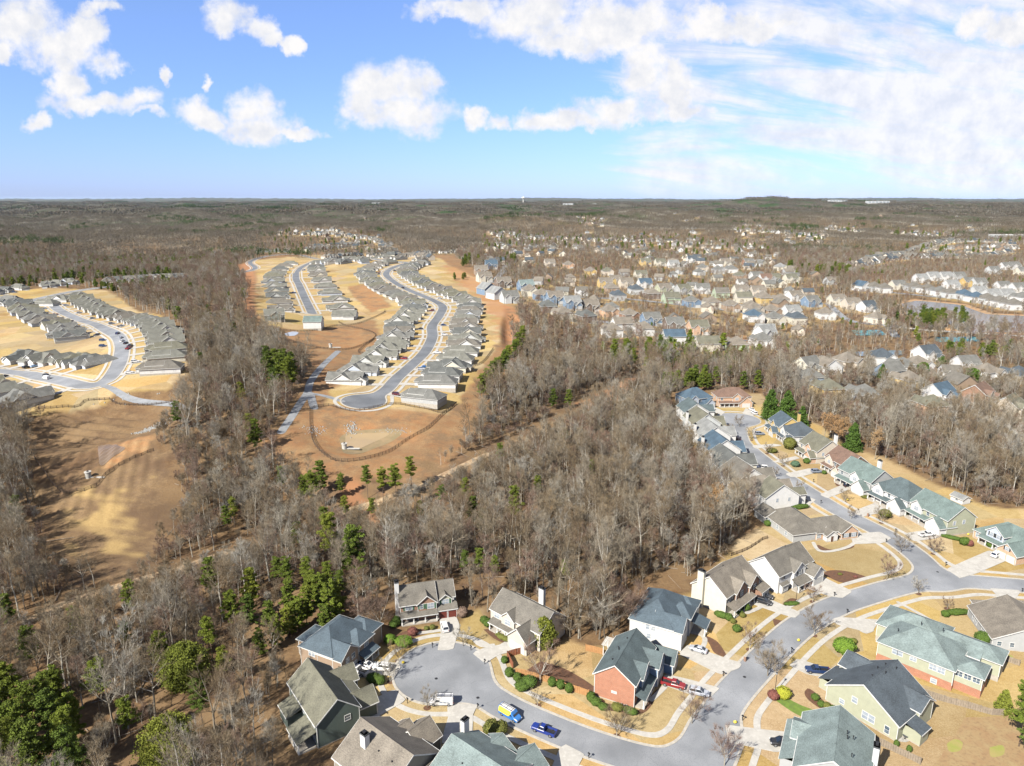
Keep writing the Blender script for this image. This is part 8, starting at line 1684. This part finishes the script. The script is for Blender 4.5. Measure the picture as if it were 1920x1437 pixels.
# patio set
M['cushion'] = mat('pale_cushions', (.55, .54, .50), (.45, .44, .41), 3, .9)
def sofa(px, py, hd, w, label):
    x, y = G(px, py); t = thing('patio_sofa', label, 'sofa', (x, y, tz(x, y) + .05), R(hd)); b = MB(); b.box(0, 0, 0, w, .9, .32, M['black']); link('frame', b.mesh('sofa_frame'), t); b = MB(); b.box(.05, .03, .322, w - .05, .85, .48, M['cushion']); link('seat', b.mesh('sofa_seat'), t); b = MB(); b.box(.05, .7, .482, w - .05, .9, .92, M['cushion']); link('backrest', b.mesh('sofa_back'), t)
sofa(1690, 1376, -50, 2.2, 'pale cushioned patio sofa, upper one on the patio'); sofa(1681, 1384, 40, 1.8, 'pale cushioned patio sofa, lower one on the patio')
x, y = G(1697, 1385); t = thing('patio_table', 'round grey table in the middle of the patio', 'table', (x, y, tz(x, y) + .05)); b = MB(); b.tube((0, 0, .68), (0, 0, .74), .6, .6, 16, M['greycap']); link('tabletop', b.mesh('tabletop'), t); b = MB(); b.tube((0, 0, 0), (0, 0, .68), .08, .06, 8, M['black']); b.tube((0, 0, 0), (0, 0, .05), .3, .28, 10, M['black']); link('leg', b.mesh('table_leg'), t)
x, y = G(1163, 1326); 
for k, (dx, w) in enumerate(((0, 'left'), (1.1, 'right'))):
    b = MB(); b.box(-.4, -.4, 0, .4, .4, .8, mat('unit_grey', (.40, .41, .40), (.32, .33, .32), 3, .6)); b.tube((0, 0, .8), (0, 0, .83), .33, .33, 14, M['black']); o = link('air_conditioner', b.mesh('air_conditioner')); o.location = (x + dx, y - .45 * dx, tz(x, y)); tag(o, f'grey air conditioner unit at the foot of the brick gable, {w} of two', 'air conditioner')
def dish(hx, label, z, r=.35):
    x, y = hx; b = MB(); b.tube((0, 0, -.5), (0, 0, 0), .03, .03, 6, M['greycap']); b.tube((0, 0, 0), (.05, -.10, .06), .06, r, 14, M['cushion']); o = link('satellite_dish', b.mesh('satellite_dish')); o.location = (x, y, z); tag(o, label, 'satellite dish')
_x, _y = G(1692, 1331, 5.0); dish((_x, _y), 'pale satellite dish on the rear roof edge of the sage-green gabled house', tz(_x, _y) + 5.0)
# small white shed behind the sea-green row
place('small white shed with grey roof between the wood and the sage house', 1782, 938, -70, dict(roof='ltgrey', wall='white', blocks=[(0, 0, 5, 4, 2.4, 'gx', .5)], win=row('S', [2.5], 0, 1.4, 1, .9)), name='garden_shed')

# ------------------------------------------------------------------ far landmarks
x, y = G(981, 381.5); z = tz(x, y); t = thing('water_tower', 'white water tower breaking the horizon in the centre', 'water tower', (x, y, z)); b = MB(); b.tube((0, 0, 0), (0, 0, 62), 7, 6, 12, M['trim']); link('shaft', b.mesh('tower_shaft'), t); b = MB(); b.tube((0, 0, 60), (0, 0, 74), 7, 26, 16, M['trim']); b.tube((0, 0, 74), (0, 0, 86), 26, 24, 16, M['trim']); b.tube((0, 0, 86), (0, 0, 96), 24, 6, 16, M['trim']); link('tank', b.mesh('tower_tank'), t)
def block_building(px, py, w, d, h, label, hd=0, wall='pale'):
    x, y = G(px, py); t = thing('industrial_building', label, 'building', (x, y, tz(x, y)), R(hd)); b = MB(); b.box(-w / 2, -d / 2, -5, w / 2, d / 2, h, wallm(wall), skip='b'); link('wall', b.mesh('building_wall'), t); b = MB(); b.box(-w / 2 - .5, -d / 2 - .5, h, w / 2 + .5, d / 2 + .5, h + 1, M['trim']); link('roof', b.mesh('building_roof'), t)
    b = MB()
    for i in range(6): u = -w / 2 + w * (i + .5) / 6; b.box(u - w / 16, -d / 2 - .1, h * .3, u + w / 16, -d / 2 - .02, h * .7, M['glass'])
    link('windows', b.mesh('building_windows'), t)
block_building(1898, 447, 110, 40, 9, 'long pale industrial building at the far right edge', 3); block_building(1570, 378.5, 190, 60, 18, 'white building on the wooded ridge, left of two'); block_building(1645, 381, 230, 60, 20, 'white building on the wooded ridge, right of two'); block_building(1065, 384, 120, 40, 14, 'tiny white building near the horizon right of the water tower'); block_building(1112, 384, 90, 40, 12, 'tiny white building near the horizon, centre'); block_building(705, 382, 130, 40, 14, 'tiny white building on the horizon left of centre')
place('large pale blue house standing alone among trees at the upper left', 190, 487, 5, dict(roof='ltgrey', wall='ltblue', blocks=[(0, 0, 26, 13, 5.5, 'gx', .5), (6, -1.5, 14, 6, 5.5, 'gy', .6)], win=row('S', [2.5, 17, 21, 24], 0, 4, 1.6, 1.4) + row('S', [8, 12], -1.5, 4, 1.4, 1.4)), name='house')
place('pale metal-roofed barn among trees below the pale blue house', 138, 513, 5, dict(roof='ltgrey', wall='taupe', blocks=[(0, 0, 20, 10, 3.5, 'gx', .4)], win=row('S', [5, 14], 0, 2, 1.4, 1)), name='barn'); place('small house with a rust-red roof in the upper left woods', 206, 456, 0, dict(roof='brown', wall='brown', blocks=[(0, 0, 18, 12, 4, 'gx', .5)], win=row('S', [5, 13], 0, 2, 1.6, 1.2)), name='house')

# ------------------------------------------------------------------ air
hz = bpy.data.materials.new('thin_blue_air'); hz.use_nodes = True; _n = hz.node_tree; _n.nodes.clear(); _v = _n.nodes.new('ShaderNodeVolumePrincipled'); _o = _n.nodes.new('ShaderNodeOutputMaterial'); _n.links.new(_v.outputs[0], _o.inputs['Volume'])
_v.inputs['Color'].default_value = (.6, .8, 1, 1); _v.inputs['Density'].default_value = 6.5e-6; _v.inputs['Anisotropy'].default_value = .2
b = MB(); b.box(-53000, -400, -90, 53000, 42500, 150, hz); o = link('haze', b.mesh('haze')); tag(o, 'thin blue haze softening the most distant woods and ridges', 'haze', kind='stuff')
